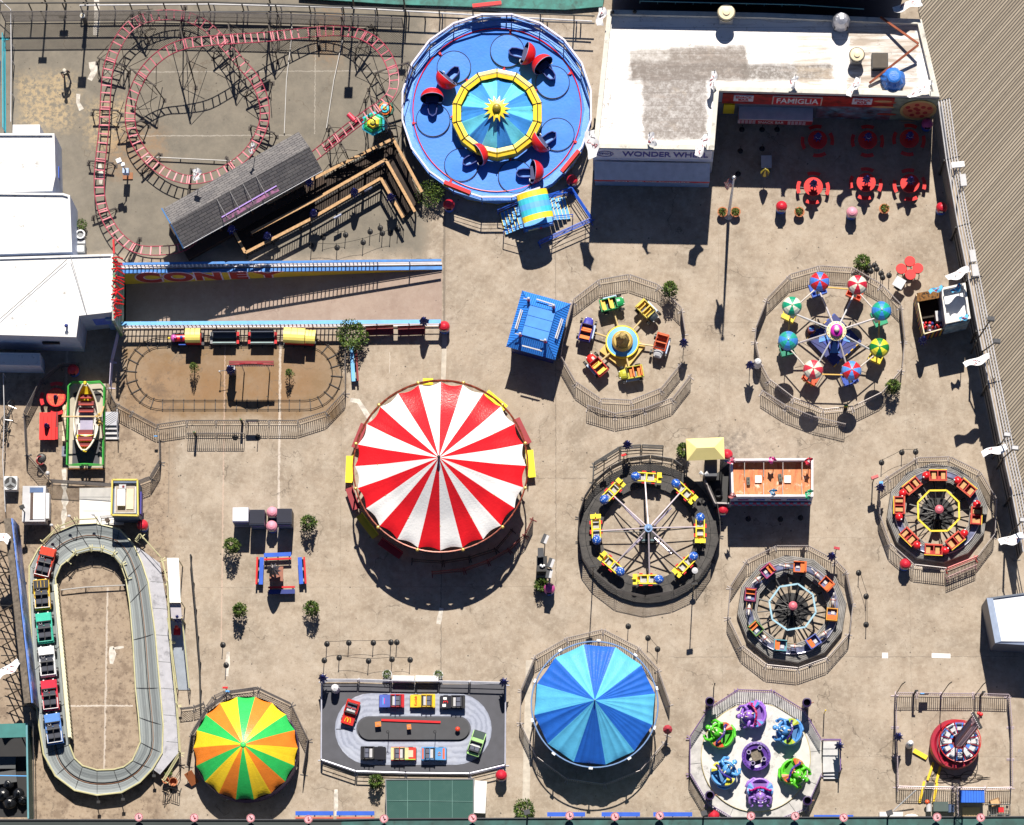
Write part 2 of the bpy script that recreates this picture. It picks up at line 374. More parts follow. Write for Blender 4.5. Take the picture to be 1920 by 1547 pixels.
def panel_mb(a, b, h, kind, r=.018, gap=.12, z0=0.0):
    """one barrier panel between rail-top points a and b (world, at height z)"""
    mb = MB(); a = Vector(a); b = Vector(b); d = (b-a); L = d.length; u = d.normalized(); ins = u*min(.04, L*.1)
    a = a+ins; b = b-ins; zt = Vector((0, 0, 1)); lo = .14
    A0, B0 = a-zt*(h-lo), b-zt*(h-lo)
    mb.tube(a, b, r*1.25, 5); mb.tube(A0, B0, r, 5); mb.tube(a, A0, r, 5); mb.tube(b, B0, r, 5)
    if kind == 'bars':
        mb.tube(a-zt*.16, b-zt*.16, r*.8, 4)
        n = max(2, int(L/gap))
        for i in range(1, n):
            p = a.lerp(b, i/n); mb.tube(p-zt*.0, p-zt*(h-lo), .019, 4)
    elif kind == 'mesh':
        ht = h-lo; s = .15; side = u.cross(zt)*.004; k = int((L+ht)/s)
        for sg in (1, -1):
            for i in range(1, k):
                x0 = i*s; p = []
                xa, xb = max(0, x0-ht), min(L-.08, x0)
                if xb <= xa: continue
                za, zb = x0-xa, x0-xb
                if sg < 0: za, zb = ht-za, ht-zb
                pa = A0+u*xa+zt*za; pb = A0+u*xb+zt*zb
                mb.tube(pa, pb, .011 if h < 3 else .02, 3)
    elif kind == 'rails':
        for k in (1, 2): mb.tube(a-zt*h*.33*k, b-zt*h*.33*k, r*.8, 4)
    for e in (a, b): mb.tube(e-zt*(h-lo), e-zt*h, r*.9, 4); mb.beam(e-zt*(h-.02)-u.cross(zt)*.22, e-zt*(h-.02)+u.cross(zt)*.22, .05, .03)
    return mb
def barrier(pts, label, h=1.1, kind='bars', mt=None, name='barrier_fence', closed=False, skip=(), z0=0, group=None, cat='fence', gap=.12, r=.018):
    q = pv(pts, h+z0); n = len(q); mt = mt or FENCE
    c = sum(q, Vector())/n; rt = thing(name, label, cat, (c.x, c.y, z0), 0, group)
    for i in range(n if closed else n-1):
        if i in skip: continue
        part('panel', panel_mb(q[i], q[(i+1) % n], h, kind, r, gap), mt, rt, world=True)
    return rt
def polyring(cx, cy, r, n, a0=0, ry=None): ry = ry or r; return [(cx+r*math.cos(a0+2*PI*i/n), cy-ry*math.sin(a0+2*PI*i/n)) for i in range(n)]

def make_bin(label, lid, loc):
    t = thing('litter_bin', label, 'litter bin', loc, 0, 'domed litter bins')
    part('drum', MB().lathe([(.0, .02), (.27, .02), (.30, .1), (.31, .75), (.29, .8), (0, .8)], n=20), BLUE, t, smooth=False)
    mb = MB().lathe([(.335, .78), (.34, .84), (.31, .98), (.22, 1.1), (.10, 1.17), (0, 1.18)], n=24)
    mb.m(1).box(0, -.30, .95, .30, .10, .12)
    part('lid', mb, [lid, BLACK], t, smooth=False); return t
bins = {}
LIDS = {'red': mat((.55, .02, .04), .3), 'pink': mat((.80, .32, .42), .35), 'magenta': mat((.50, .08, .28), .35)}
def bin_(x, y, kind, label):
    p = P(x, y+4, .6); loc = (p.x, p.y, 0)
    if kind not in bins: bins[kind] = make_bin(label, LIDS[kind], loc)
    else: dup(bins[kind], loc, 0, label)
for b_ in [(833, 610, 'red', 'blue litter bin with red lid at the east end of the lower walkway fence'),
           (1073, 336, 'red', 'red-lidded bin between the spinning ride and the white snack building'),
           (842, 382, 'red', 'red-lidded bin under the rim of the blue spinning ride beside the round bush'),
           (138, 691, 'red', 'red-lidded bin in the shade of the white building behind the swinging boat'),
           (268, 982, 'red', 'red-lidded bin beside the yellow trimmed kiosk near the jeep track'),
           (1465, 385, 'red', 'pinkish red lidded bin left of the leftmost sunlit red table'),
           (1597, 396, 'pink', 'pale pink lidded bin between the sunlit red tables'),
           (1765, 387, 'red', 'red-lidded bin against the boardwalk fence south of the tables'),
           (1738, 230, 'magenta', 'magenta lidded bin in the shaded corner by the pizza mural'),
           (1355, 953, 'red', 'red-lidded bin in shade below the corner of the rusty roofed stand'),
           (1363, 850, 'red', 'red-lidded bin half hidden behind the yellow canopy'),
           (1030, 1101, 'magenta', 'dark pink lidded bin beside the shrub and speakers near the carousel'),
           (1697, 1055, 'red', 'red-lidded bin standing at the fire engine ride fence'),
           (940, 1451, 'red', 'red-lidded bin at the lower right corner of the racing car platform'),
           (511, 958, 'pink', 'pink lidded bin between the dark vending boxes, the upper one'),
           (510, 984, 'pink', 'pink lidded bin between the dark vending boxes, the lower one'),
           (1338, 1526, 'red', 'red ball-lidded bin at the bottom fence by the dragon ride')]: bin_(*b_)

def make_umb():
    t = thing('closed_umbrella', 'folded blue umbrella', 'umbrella', (0, 0, 0), 0, 'folded blue umbrellas')
    part('pole', MB().cyl(0, 0, 0, 2.35, .02, 6), GREY, t)
    mb = MB(); prof = [(.05, 2.38), (.10, 2.25), (.14, 2.0), (.17, 1.7), (.20, 1.45), (.24, 1.3)]
    n_ = 16; vs = []
    for k, (r, z) in enumerate(prof):
        for i in range(n_):
            a = 2*PI*i/n_; rr = r*(1.35 if i % 2 else .62); vs.append((rr*math.cos(a+.12*k), rr*math.sin(a+.12*k), z+(.06 if i % 4 == 0 else 0)))
    mb.add(vs, [(k*n_+i, k*n_+(i+1) % n_, (k+1)*n_+(i+1) % n_, (k+1)*n_+i) for k in range(len(prof)-1) for i in range(n_)]+[tuple(range(n_))])
    mb.f = [tuple(reversed(f)) for f in mb.f]
    mb.m(1).torus(0, 0, 1.75, .17, .014, 12, 4)
    part('canopy', mb, [UMB, WHITE], t); return t
UP0 = None
def umb(x, y, label, zt=2.0, s=1.0, base=0):
    """x, y = pixel of the cloth; its middle is at height zt"""
    global UP0
    p = P(x, y, zt*s+base); loc = (p.x, p.y, base)
    if UP0 is None: UP0 = make_umb(); UP0.location = loc; UP0['label'] = label; UP0.scale = (s, s, s); return UP0
    return dup(UP0, loc, random.uniform(0, 3), label, s=s)
for u_ in [(501, 440, 'folded blue umbrella on the lower queue rail nearest the station corner'), (588, 397, 'folded blue umbrella at the queue rail below the middle of the ramp'),
           (664, 357, 'folded blue umbrella on the lowest wooden queue rail'), (733, 367, 'folded blue umbrella on the right downhill leg of the queue rail'),
           (579, 338, 'folded blue umbrella beside the eaves of the station roof'), (434, 427, 'folded blue umbrella near the sign end of the station deck'),
           (795, 599, 'folded blue umbrella above the red benches of the walkway fence'), (1177, 831, 'folded blue umbrella above the railing of the aeroplane ride'),
           (605, 1269, 'folded blue umbrella at the upper left corner of the racing car platform'), (945, 1277, 'folded blue umbrella at the upper right corner of the racing car platform'),
           (1561, 1041, 'folded blue umbrella at the pony cart ride fence'), (1653, 912, 'folded blue umbrella at the left of the fire engine ride'),
           (1686, 1380, 'folded blue umbrella on the left rail of the square pen'), (333, 1157, 'folded blue umbrella on the jeep track stairs'),
           (1283, 640, 'folded blue umbrella at the gap of the truck ride fence'), (1408, 682, 'folded blue umbrella left of the parasol ride fence'),
           (431, 690, 'folded blue umbrella beside the train control box'), (1575, 1397, 'folded blue umbrella on the dragon ride entrance step'), (1534, 258, 'x')][:-1]: umb(*u_)

LEAF = [mat((.06, .12, .012), .6, var=.4, scale=4), mat((.10, .17, .02), .6, var=.4, scale=4), mat((.17, .23, .03), .6, var=.3, scale=4), mat((.02, .045, .01), .7)]
def leaf_mb(n_, r, h, cone=0.0, seed=1, ls=.075, z0=.25):
    rnd = random.Random(seed); mb = MB(); lobes = [(rnd.uniform(0, 2*PI), rnd.uniform(-.6, .9), rnd.uniform(.8, 1.2)) for _ in range(9)]
    for i in range(n_):
        a = rnd.uniform(0, 2*PI); w_ = rnd.uniform(-1, 1); rad = (rnd.random()**.35)
        lob = 1.0+.22*sum(math.cos(a-l[0])*l[2]*math.exp(-((w_-l[1])**2)*6) for l in lobes)/2
        zz = z0+h*(w_*rad*.5+.5); rr = r*math.sqrt(max(.0, 1-(w_)**2))*rad*lob
        if cone: rr = r*rad*lob*(1-cone*(zz-z0)/h)*min(1, (zz-z0)/h*5+.3)
        x, y = rr*math.cos(a), rr*math.sin(a); l = ls*rnd.uniform(.6, 1.4)
        d = Vector((x/r+rnd.gauss(0, .5), y/r+rnd.gauss(0, .5), rnd.uniform(-.3, 1.0))).normalized()
        s = d.cross(Vector((rnd.gauss(0, 1), rnd.gauss(0, 1), rnd.gauss(0, 1)))).normalized()*l*.4; c = Vector((x, y, zz))
        mb.m(rnd.choice((0, 0, 1, 1, 2, 3))).add([c-d*l*.3, c+s, c+d*l, c-s], [(0, 1, 2, 3)])
    return mb
def make_shrub(label, loc, r, h, cone, seed, n_=900, pot=None, ls=.09):
    t = thing('shrub', label, 'shrub', loc, 0)
    z0 = .25 if not pot else .42
    part('foliage', leaf_mb(n_, r, h, cone, seed, ls, z0), LEAF, t)
    part('stem', MB().tube((0, 0, 0), (0, 0, z0+h*.6), .035, 6, .015), mat((.08, .05, .03), .8), t)
    if pot: part('pot', MB().lathe([(.0, .02), (.17, .02), (.26, .42), (.29, .42), (.29, .48), (.22, .48), (.22, .4), (0, .4)], n=18), pot, t)
    return t
def shr(x, y, label, r=.45, h=1.3, cone=.55, seed=1, **k):
    p = P(x, y, h*.55); return make_shrub(label, (p.x, p.y, 0), r*1.2, h, cone, seed, **k)
shr(579, 980, 'spiky green shrub right of the dark vending box', .48, 1.7, .6, 2)
shr(434, 1023, 'spiky green shrub left of the picnic table, the upper one', .48, 1.9, .6, 3)
shr(447, 1144, 'green shrub lower left of the picnic table', .40, 1.6, .6, 4)
shr(585, 1139, 'green shrub lower right of the picnic table', .45, 1.7, .6, 5)
shr(1256, 540, 'green shrub outside the upper right of the truck ride fence', .45, 1.8, .6, 6)
shr(1617, 494, 'dark green shrub at the top of the parasol ride fence', .42, 1.3, .4, 7)
shr(1674, 725, 'green shrub at the lower right of the parasol ride fence', .42, 1.6, .6, 8)
shr(660, 627, 'large dark green bush on the walkway fence by the train track', .72, 1.5, .1, 9, n_=2000)
shr(811, 361, 'large round olive bush beside the blue spinning ride', .66, 1.1, .0, 10, n_=1900, ls=.07)
shr(363, 688, 'small dark conifer inside the train loop on the left', .28, 1.6, .8, 11, n_=800, ls=.05)
shr(542, 700, 'small dark conifer inside the train loop on the right', .28, 1.4, .8, 12, n_=800, ls=.05)
shr(153, 423, 'bright green bush by the white building wall and scooter', .27, .5, .1, 13, n_=500, ls=.06)
shr(726, 1265, 'small clipped shrub on the racing platform rail, left one', .22, .7, .3, 14, n_=400, ls=.05, pot=LGREY)
shr(822, 1266, 'small clipped shrub on the racing platform rail, right one', .22, .7, .3, 15, n_=400, ls=.05, pot=LGREY)
shr(705, 1466, 'shrub at the corner of the green tarpaulin enclosure', .40, 1.2, .5, 16)
shr(983, 1521, 'yellow green bush by the bottom fence under the flood lamp', .50, .9, .1, 17, n_=1200)
shr(1282, 845, 'green shrub left of the yellow canopy', .38, 1.1, .3, 18)
shr(1016, 1098, 'dark shrub behind the speakers near the carousel', .36, .9, .3, 19)
for i, (x, y, l) in enumerate([(1355, 397, 'terracotta pot with green plant left of the flagpole'), (1379, 397, 'terracotta pot with green plant right of the flagpole'),
                               (1499, 397, 'terracotta planter between pinkish red bin and red table'), (1658, 391, 'terracotta planter between the two rightmost sunlit tables')]):
    p = P(x, y, .5); t = thing('potted_plant', l, 'potted plant', (p.x, p.y, 0), i, 'terracotta planters')
    part('foliage', leaf_mb(260, .23, .28, 0, 30+i, .06, .38), LEAF, t)
    part('pot', MB().lathe([(.0, .02), (.20, .02), (.28, .42), (.31, .42), (.31, .48), (.24, .48), (.24, .4), (0, .4)], n=18), CLAY, t)

def make_st():
    t = thing('stanchion', 'dark stanchion', 'stanchion', (0, 0, 0), 0, 'queue stanchions')
    part('base', MB().lathe([(0, .0), (.16, .0), (.165, .03), (.12, .06), (.03, .09), (0, .09)], n=16), BLACK, t)
    part('pole', MB().cyl(0, 0, .05, 1.0, .022, 7).sph(0, 0, 1.02, .035, nu=8, nv=5), BLACK, t); return t
ST = None
def stan(pts, where, links=()):
    global ST
    ps = [P(x, y, .04) for (x, y) in pts]; order = sorted(range(len(ps)), key=lambda i: ps[i].x)
    ORD = ['first', 'second', 'third', 'fourth', 'fifth', 'sixth', 'seventh', 'eighth', 'ninth', 'tenth', 'eleventh', 'twelfth']
    for k, i in enumerate(order):
        l = 'black stanchion %s, %s from left' % (where, ORD[k]); loc = (ps[i].x, ps[i].y, 0)
        if ST is None: ST = make_st(); ST.location = loc; ST['label'] = l
        else: dup(ST, loc, 0, l)
    for n_, (i, j) in enumerate(links):
        a, b = ps[i]+Vector((0, 0, .92)), ps[j]+Vector((0, 0, .92)); q = [a.lerp(b, t/6)-Vector((0, 0, .10*math.sin(PI*t/6))) for t in range(7)]
        solo('chain', MB().path(q, .012, 4), BLACK, 'chain between stanchions %s, span %s from left' % (where, ORD[n_]), 'chain', tuple(a-Vector((0, 0, .92))), 'queue chains')
stan([(613, 1207), (654, 1205), (700, 1205), (733, 1204), (744, 1204)], 'in the upper row above the racing platform', [(0, 1), (1, 2), (2, 3)])
stan([(608, 1238), (636, 1233), (691, 1239), (735, 1236), (769, 1237)], 'in the lower row above the racing platform', [(1, 2), (2, 3), (3, 4)])
stan([(418, 1209), (424, 1247)], 'above the striped dome tent')
stan([(1178, 1174), (1215, 1196), (1233, 1217)], 'upper right of the blue tent', [(1, 2)])
stan([(1610, 1074), (1624, 1118), (1624, 1171)], 'right of the pony cart ride', [(0, 1), (1, 2)])
stan([(1653, 867), (1691, 848), (1717, 847)], 'upper left of the fire engine ride', [(0, 1), (1, 2)])
stan([(584, 461), (606, 445), (632, 464), (648, 440), (681, 454), (694, 434), (713, 427), (717, 437), (732, 437), (746, 430)], 'below the wooden queue ramp', [(0, 2), (2, 4), (1, 3), (4, 8)])
stan([(441, 820), (484, 820)], 'at the train ride barrier')
stan([(1630, 500), (1633, 508), (1640, 497), (1644, 504), (1652, 512), (1655, 520), (1667, 516), (1626, 507)], 'stored behind the parasol ride fence')
stan([(1391, 243), (1429, 243), (1457, 243), (1388, 283), (1429, 279), (1384, 326)], 'in the shade of the snack building')
stan([(1403, 973), (1463, 974), (1501, 971)], 'in the shade below the rusty roofed stand')

CT = [(345, 462, .9), (300, 470, .8), (255, 466, .75), (222, 443, .75), (200, 410, .75), (188, 372, .8), (186, 330, .9), (190, 285, 1.0), (195, 240, 1.1), (197, 200, 1.2), (199, 165, 1.3), (204, 125, 1.5), (220, 82, 1.6), (243, 50, 1.6),
      (275, 33, 1.4), (312, 28, 1.15), (350, 32, 1.0), (385, 48, 1.1), (418, 80, 1.3), (450, 117, 1.4), (478, 150, 1.3), (493, 185, 1.2), (496, 222, 1.1), (484, 258, 1.0), (461, 290, .95), (428, 316, .9), (392, 332, .9), (355, 337, .9), (320, 328, .9),
      (288, 308, .9), (263, 280, 1.0), (247, 245, 1.3), (244, 208, 1.7), (252, 172, 2.2), (272, 133, 2.8), (305, 101, 3.3), (345, 83, 3.7), (390, 77, 3.6), (440, 73, 2.9), (490, 70, 2.1), (540, 65, 1.4), (590, 60, .9), (630, 58, 1.0), (668, 62, 1.5), (700, 77, 2.3), (724, 103, 3.0),
      (738, 138, 3.6), (736, 170, 3.8), (718, 194, 3.8), (690, 214, 3.6), (655, 240, 3.0), (620, 268, 2.2), (590, 292, 1.5), (560, 316, 1.1), (500, 350, .9), (430, 395, .9), (380, 430, .9)]
def catmull(p, n_=8, closed=True):
    r = []; k = len(p)
    for i in range(k if closed else k-1):
        a, b, c, d = p[(i-1) % k], p[i], p[(i+1) % k], p[(i+2) % k]
        for j in range(n_):
            t = j/n_; r.append(.5*((2*b)+(c-a)*t+(2*a-5*b+4*c-d)*t*t+(3*b-a-3*c+d)*t**3))
    return r
cl = catmull([P(*p) for p in CT], 8)
RAILC = mat((.34, .035, .07), .4, var=.3, scale=1.5); TIEC = mat((.62, .17, .22), .5, var=.25); BRN = mat((.045, .035, .03), .6, .2, var=.3)
rc = thing('roller_coaster', 'small figure eight roller coaster with pinkish red tubular track on dark steel stands', 'roller coaster', tuple(Vector((P(400, 250).x, P(400, 250).y, 0))))
N = len(cl); G2 = .29
tang = [(cl[(i+1) % N]-cl[i-1]).normalized() for i in range(N)]
bank = []
for i in range(N):
    c2 = tang[(i+3) % N]-tang[(i-3) % N]; k = tang[i].x*c2.y-tang[i].y*c2.x; bank.append(max(-.5, min(.5, k*1.1)))
bank = [sum(bank[(i+j) % N] for j in range(-4, 5))/9 for i in range(N)]
side = []
for i in range(N):
    s = Vector((tang[i].y, -tang[i].x, 0)).normalized(); side.append((s+Vector((0, 0, bank[i]))).normalized())
for sg in (-1, 1): part('rail', MB().path([cl[i]+side[i]*G2*sg for i in range(N)], .034, 6, True), RAILC, rc, world=True)
mb = MB(); acc = 0; lastS = 0; spots = []; ntie = 0
for i in range(N):
    acc += (cl[(i+1) % N]-cl[i]).length
    if acc > .42:
        acc = 0; q1 = MB().beam(cl[i]+side[i]*G2, cl[i]-side[i]*G2, .07, .05); lastS += 1; ntie += 1
        if lastS % 6 == 0: q1.beam(cl[i]+side[i]*G2+tang[i]*.13, cl[i]-side[i]*G2+tang[i]*.13, .06, .05); spots.append(i)
        if ntie <= 99: part('cross_tie', q1, TIEC, rc, world=True)
        else: mb.merge(q1)
part('cross_tie', mb, TIEC, rc, world=True, kind='stuff')
for i in spots:
    c = cl[i]; s = Vector((side[i].x, side[i].y, 0)).normalized(); z = c.z; up = Vector((0, 0, 1)); mb = MB()
    if z < .5: continue
    wd = .5+.12*z; a = c-up*.22+s*wd; b = c-up*.22-s*wd
    mb.beam(a+s*.15, b-s*.15, .08, .1)
    out = .25*z
    for e, sg in ((a, 1), (b, -1)):
        f0 = Vector((e.x, e.y, 0))+s*sg*out*.8
        mb.tube(e, f0, .038, 5)
        if z > 1.5:
            mb.tube(e, Vector((e.x, e.y, 0))-s*sg*.2+tang[i]*.9, .022, 4); mb.tube(e, Vector((e.x, e.y, 0))-tang[i]*.9, .022, 4)
        mb.box(f0.x, f0.y, .02, .22, .22, .04)
    mb.tube(a, Vector((b.x, b.y, .1)), .02, 4); mb.tube(b, Vector((a.x, a.y, .1)), .02, 4)
    if z > 1.2:
        for sg in (1, -1): mb.tube(c-up*.2+s*sg*wd*1.25, c+tang[i]*1.2-up*.2+s*sg*.3, .02, 4)
    part('support', mb, BRN, rc, world=True)
a, b = P(680, 222, 3.4), P(608, 280, 1.9); mb = MB().beam(a-Vector((0, 0, .12)), b-Vector((0, 0, .12)), .12, .1); d = (b-a).normalized(); s = Vector((d.y, -d.x, 0))
for sg in (1, -1): mb.beam(a+s*.12*sg, b+s*.12*sg, .04, .1)
part('lift_chain_trough', mb, [RAILC], rc, world=True)
p = P(653, 214, 3.2); q2 = P(665, 226, 3.2)
part('lift_motor', MB().tube(p, q2, .16, 12).tube(q2, q2+(q2-p)*.3, .1, 10), mat((.60, .04, .08), .35), rc, world=True)
mb = MB(); c = P(700, 232, 2.0)
for k, (r_, z_, mi_) in enumerate([(0.75, 0, 2), (.62, .12, 1), (.40, .3, 0), (.2, .45, 3)]):
    mb.m(mi_).lathe([(r_, z_), (r_*.8, z_+.1), (0, z_+.18)], n=6)
mb.xf(T(c.x, c.y, c.z, .5)); mb.m(4)
for a_ in range(4): mb.tube((c.x+.5*math.cos(a_*PI/2), c.y+.5*math.sin(a_*PI/2), 0), (c.x+.5*math.cos(a_*PI/2), c.y+.5*math.sin(a_*PI/2), c.z+.05), .03, 5)
solo('painted_canopy', mb, [YEL, GREEN, CYAN, mat((.7, .7, .1), .4), GREY], 'yellow and green zigzag painted canopy under the coaster lift hill', 'canopy', (c.x, c.y, 0))
c = P(722, 205, 1.6); mb = MB()
for k, (r_, z_, mi_) in enumerate([(0.55, 0, 1), (.42, .1, 0), (.28, .2, 2), (.12, .3, 3)]): mb.m(mi_).lathe([(r_, z_), (r_*.9, z_+.09), (0, z_+.12)], n=10)
mb.m(4).cyl(0, 0, -1.6, 0, .05, 6); mb.xf(T(c.x, c.y, c.z))
solo('painted_disc_sign', mb, [ORANGE, DGREEN, CYAN, YEL, GREY], 'round concentric painted sign in orange and dark green under the coaster track', 'sign', (c.x, c.y, 0))
p = P(715, 240); solo('equipment_case', MB().box(p.x, p.y, .5, .8, .6, 1.0).m(1).box(p.x, p.y-.31, .55, .5, .02, .6), [LGREY, BLACK], 'white equipment box beside the painted canopy', 'box', (p.x, p.y, 0))

def quad_from(px, z): return [P(x, y, z) for (x, y) in px]
m, n, L, b = nodemat('shingles'); g = NG(n, L); b.inputs['Roughness'].default_value = .85
tc = n.new('ShaderNodeTexCoord'); mp = n.new('ShaderNodeMapping'); mp.inputs['Rotation'].default_value = (0, 0, math.radians(-29)); L.new(tc.outputs['Object'], mp.inputs[0])
bk = n.new('ShaderNodeTexBrick'); bk.inputs['Scale'].default_value = 1.0; bk.inputs['Brick Width'].default_value = .5; bk.inputs['Row Height'].default_value = .16; bk.inputs['Mortar Size'].default_value = .012
bk.inputs['Color1'].default_value = (.115, .11, .115, 1); bk.inputs['Color2'].default_value = (.165, .155, .155, 1); bk.inputs['Mortar'].default_value = (.03, .03, .035, 1); L.new(mp.outputs[0], bk.inputs['Vector'])
nn = g.noise(tc.outputs['Object'], 1.2, 8); col = g.mix(g.rng(nn, .5, .75, 0, .4), bk.outputs[0], (.24, .23, .22)); L.new(col, b.inputs['Base Color'])
bp = n.new('ShaderNodeBump'); bp.inputs['Distance'].default_value = .02; L.new(bk.outputs['Fac'], bp.inputs['Height']); bp.invert = True; L.new(bp.outputs[0], b.inputs['Normal']); SHING = m
ZE, ZR = 2.9, 3.95
A, B, Cc, D = P(304, 392, ZE), P(343, 464, ZE), P(604, 319, ZE), P(560, 247, ZE)
R0, R1 = (A+B)/2+Vector((0, 0, ZR-ZE)), (Cc+D)/2+Vector((0, 0, ZR-ZE))
stn = thing('station_shelter', 'coaster station shelter with long grey shingled gable roof set at an angle', 'shelter', (((A+Cc)/2).x, ((A+Cc)/2).y, 0))
mb = MB(); th = Vector((0, 0, .12))
for (p, q_, r_, s_) in ((A, R0, R1, D), (R0, B, Cc, R1)):
    mb.add([p, q_, r_, s_, p-th, q_-th, r_-th, s_-th], [(0, 1, 2, 3), (7, 6, 5, 4), (0, 4, 5, 1), (1, 5, 6, 2), (2, 6, 7, 3), (3, 7, 4, 0)])
part('roof', mb, SHING, stn, world=True)
mb = MB().beam(B-Vector((0, 0, .1)), Cc-Vector((0, 0, .1)), .09, .12); part('gutter', mb, WHITE, stn, world=True)
mb = MB().beam(A-Vector((0, 0, .1)), R0-Vector((0, 0, .1)), .07, .22).beam(R0-Vector((0, 0, .1)), B-Vector((0, 0, .1)), .07, .22); part('fascia_board', mb, mat((.05, .16, .38), .5), stn, world=True)
ax = (Cc-B).normalized(); pr = Vector((-ax.y, ax.x, 0)); Lr = (Cc-B).length
for k in range(5):
    for wv in (.35, 1.9):
        p = B+ax*(.4+(Lr-.8)*k/4)+pr*wv; part('post', MB().box(p.x, p.y, 1.4, .12, .12, 2.8), mat((.10, .06, .03), .7), stn, world=True)
mb = MB(); c0 = B+ax*.1+pr*-1.1; pts = [B+ax*.0-pr*.2, Cc-pr*.2, Cc+pr*2.2, B+pr*2.2]
mb.prism([(p.x, p.y) for p in pts], 0, .62); part('deck', mb, mat((.05, .03, .02), .8), stn, world=True)
s0, s1 = P(418, 412, 3.5), P(521, 353, 3.5)
mb = MB().beam(s0-pr*.03, s1-pr*.03, .30, .10); part('sign_board', mb, mat((.30, .08, .22), .4, var=.9, scale=5, dirt='101028', dirtamt=.8, dscale=4), stn, world=True)
mb = MB().beam(s0+pr*.14+Vector((0, 0, .1)), s1+pr*.14+Vector((0, 0, .1)), .07, .05); part('sign_trim', mb, LPURP, stn, world=True)
for k in range(4):
    p = s0.lerp(s1, (k+.3)/4.2)+Vector((0, 0, .1)); part('sign_brace', MB().tube(p, p+pr*1.15+Vector((0, 0, .35)), .022, 5), GALV, stn, world=True)
WD = mat((.04, .025, .018), .8, var=.4)
def qz(t): return .55*(1-t)
def rampdeck():
    pts = [P(428, 430), P(580, 350), P(640, 318), P(737, 270), P(790, 375), P(756, 412), P(714, 338), P(580, 416), P(460, 478)]
    mb = MB(); mb.prism([(p.x, p.y) for p in pts], 0, .42)
    solo('queue_deck', mb, WD, 'dark wooden queue deck bending round beside the coaster station', 'deck', tuple(pts[2]))
rampdeck()
for k, (pts, lab) in enumerate([([(500, 382), (580, 339), (650, 303), (737, 260), (791, 360)], 'uppermost wooden queue railing with tan handrail and black balusters'),
                 ([(471, 437), (584, 378), (723, 299), (778, 397)], 'middle wooden queue railing with tan handrail and black balusters'),
                 ([(428, 414), (460, 474), (580, 412), (714, 334), (756, 408)], 'lowest wooden queue railing with tan handrail, starting at the station')]):
    q_ = pv(pts, 1.45); c = q_[2]; rt = thing('queue_railing', lab, 'railing', (c.x, c.y, 0), 0, 'wooden queue railings')
    for i in range(len(q_)-1):
        a, b = q_[i], q_[i+1]; part('handrail', MB().beam(a, b, .17, .06), TAN, rt, world=True); mb = MB(); L_ = (b-a).length
        for j in range(int(L_/.16)+1):
            p = a.lerp(b, j*.16/L_); mb.beam(p-Vector((0, 0, .08)), (p.x, p.y, .45), .035, .035)
        mb.beam(a-Vector((0, 0, .15)), b-Vector((0, 0, .15)), .05, .09); mb.beam(a-Vector((0, 0, .9)), b-Vector((0, 0, .9)), .05, .09)
        for j in range(int(L_/1.8)+1):
            p = a.lerp(b, min(1, j*1.8/L_)); mb.beam(p-Vector((0, 0, .05)), (p.x, p.y, 0.0), .1, .1)
        part('balusters', mb, BLACK, rt, world=True)
for x, y, rz, l in [(633, 421-15, .5, 'below the lower queue rail near the blue umbrella'), (713, 308, .5, 'below the apex of the middle queue rail'), (690, 355, .5, 'on the lowest queue rail left of its apex')]:
    p = P(x, y, 1.2); solo('notice_board', MB().box(p.x, p.y, 1.2, .5, .06, .35, rz).m(1).box(p.x, p.y, .6, .05, .05, 1.1), [mat((.35, .4, .55), .5), BLACK], 'small grey blue notice board '+l, 'sign', (p.x, p.y, 0), 'queue notices')
UPV = Vector((0, 0, 1))
def wallmb(a, b, z0a, z0b, z1a, z1b, th):
    d = (b-a); d.z = 0; d.normalize(); s = Vector((-d.y, d.x, 0))*th; a0, b0 = Vector((a.x, a.y, z0a)), Vector((b.x, b.y, z0b)); a1, b1 = Vector((a.x, a.y, z1a)), Vector((b.x, b.y, z1b))
    return MB().add([a0, b0, b1, a1, a0+s, b0+s, b1+s, a1+s], [(0, 1, 2, 3), (7, 6, 5, 4), (3, 2, 6, 7), (0, 3, 7, 4), (1, 5, 6, 2), (0, 4, 5, 1)])
MYEL = mat((.75, .42, .02), .6, var=.2, scale=1); MRED = mat((.42, .02, .01), .6, var=.2)
mw = thing('mural_wall', 'yellow retaining wall of the sunken walkway painted with large red letters outlined in pink', 'wall', tuple((TN0+TN1)/2))
part('wall', wallmb(TN0, TN1, -DEP-.1, -.1, -.004, -.004, .25), MYEL, mw, world=True)
dx = (TN1-TN0).normalized(); LT = (TN1-TN0).length
PNK = mat((.75, .50, .60), .6)
for i, ch in enumerate('CONEY'):
    t = 1.55+i*1.78; hgt = DEP*(1-t/LT)*.80; o = TN0+dx*t-UPV*(hgt*.56)+Vector((0, -.02, 0))
    if hgt < .2: continue
    textm('letter_outline', ch, 1.0, frame(o, dx, UPV) @ Matrix.Diagonal((2.1, hgt*1.55, 1, 1)), PNK, mw, .008, bold=.085)
    textm('letter', ch, 1.0, frame(o-Vector((0, .02, 0)), dx, UPV) @ Matrix.Diagonal((2.05, hgt*1.5, 1, 1)), MRED, mw, .012, bold=.05)
solo('retaining_wall', wallmb(TS1, TS0, -.1, -DEP-.1, -.004, -.004, .2), mat((.16, .30, .5), .7), 'blue painted retaining wall along the south side of the sunken walkway', 'wall', tuple((TS0+TS1)/2))
BRAIL = mat((.05, .22, .60), .4, var=.2); BRAIL2 = mat((.16, .45, .80), .4)
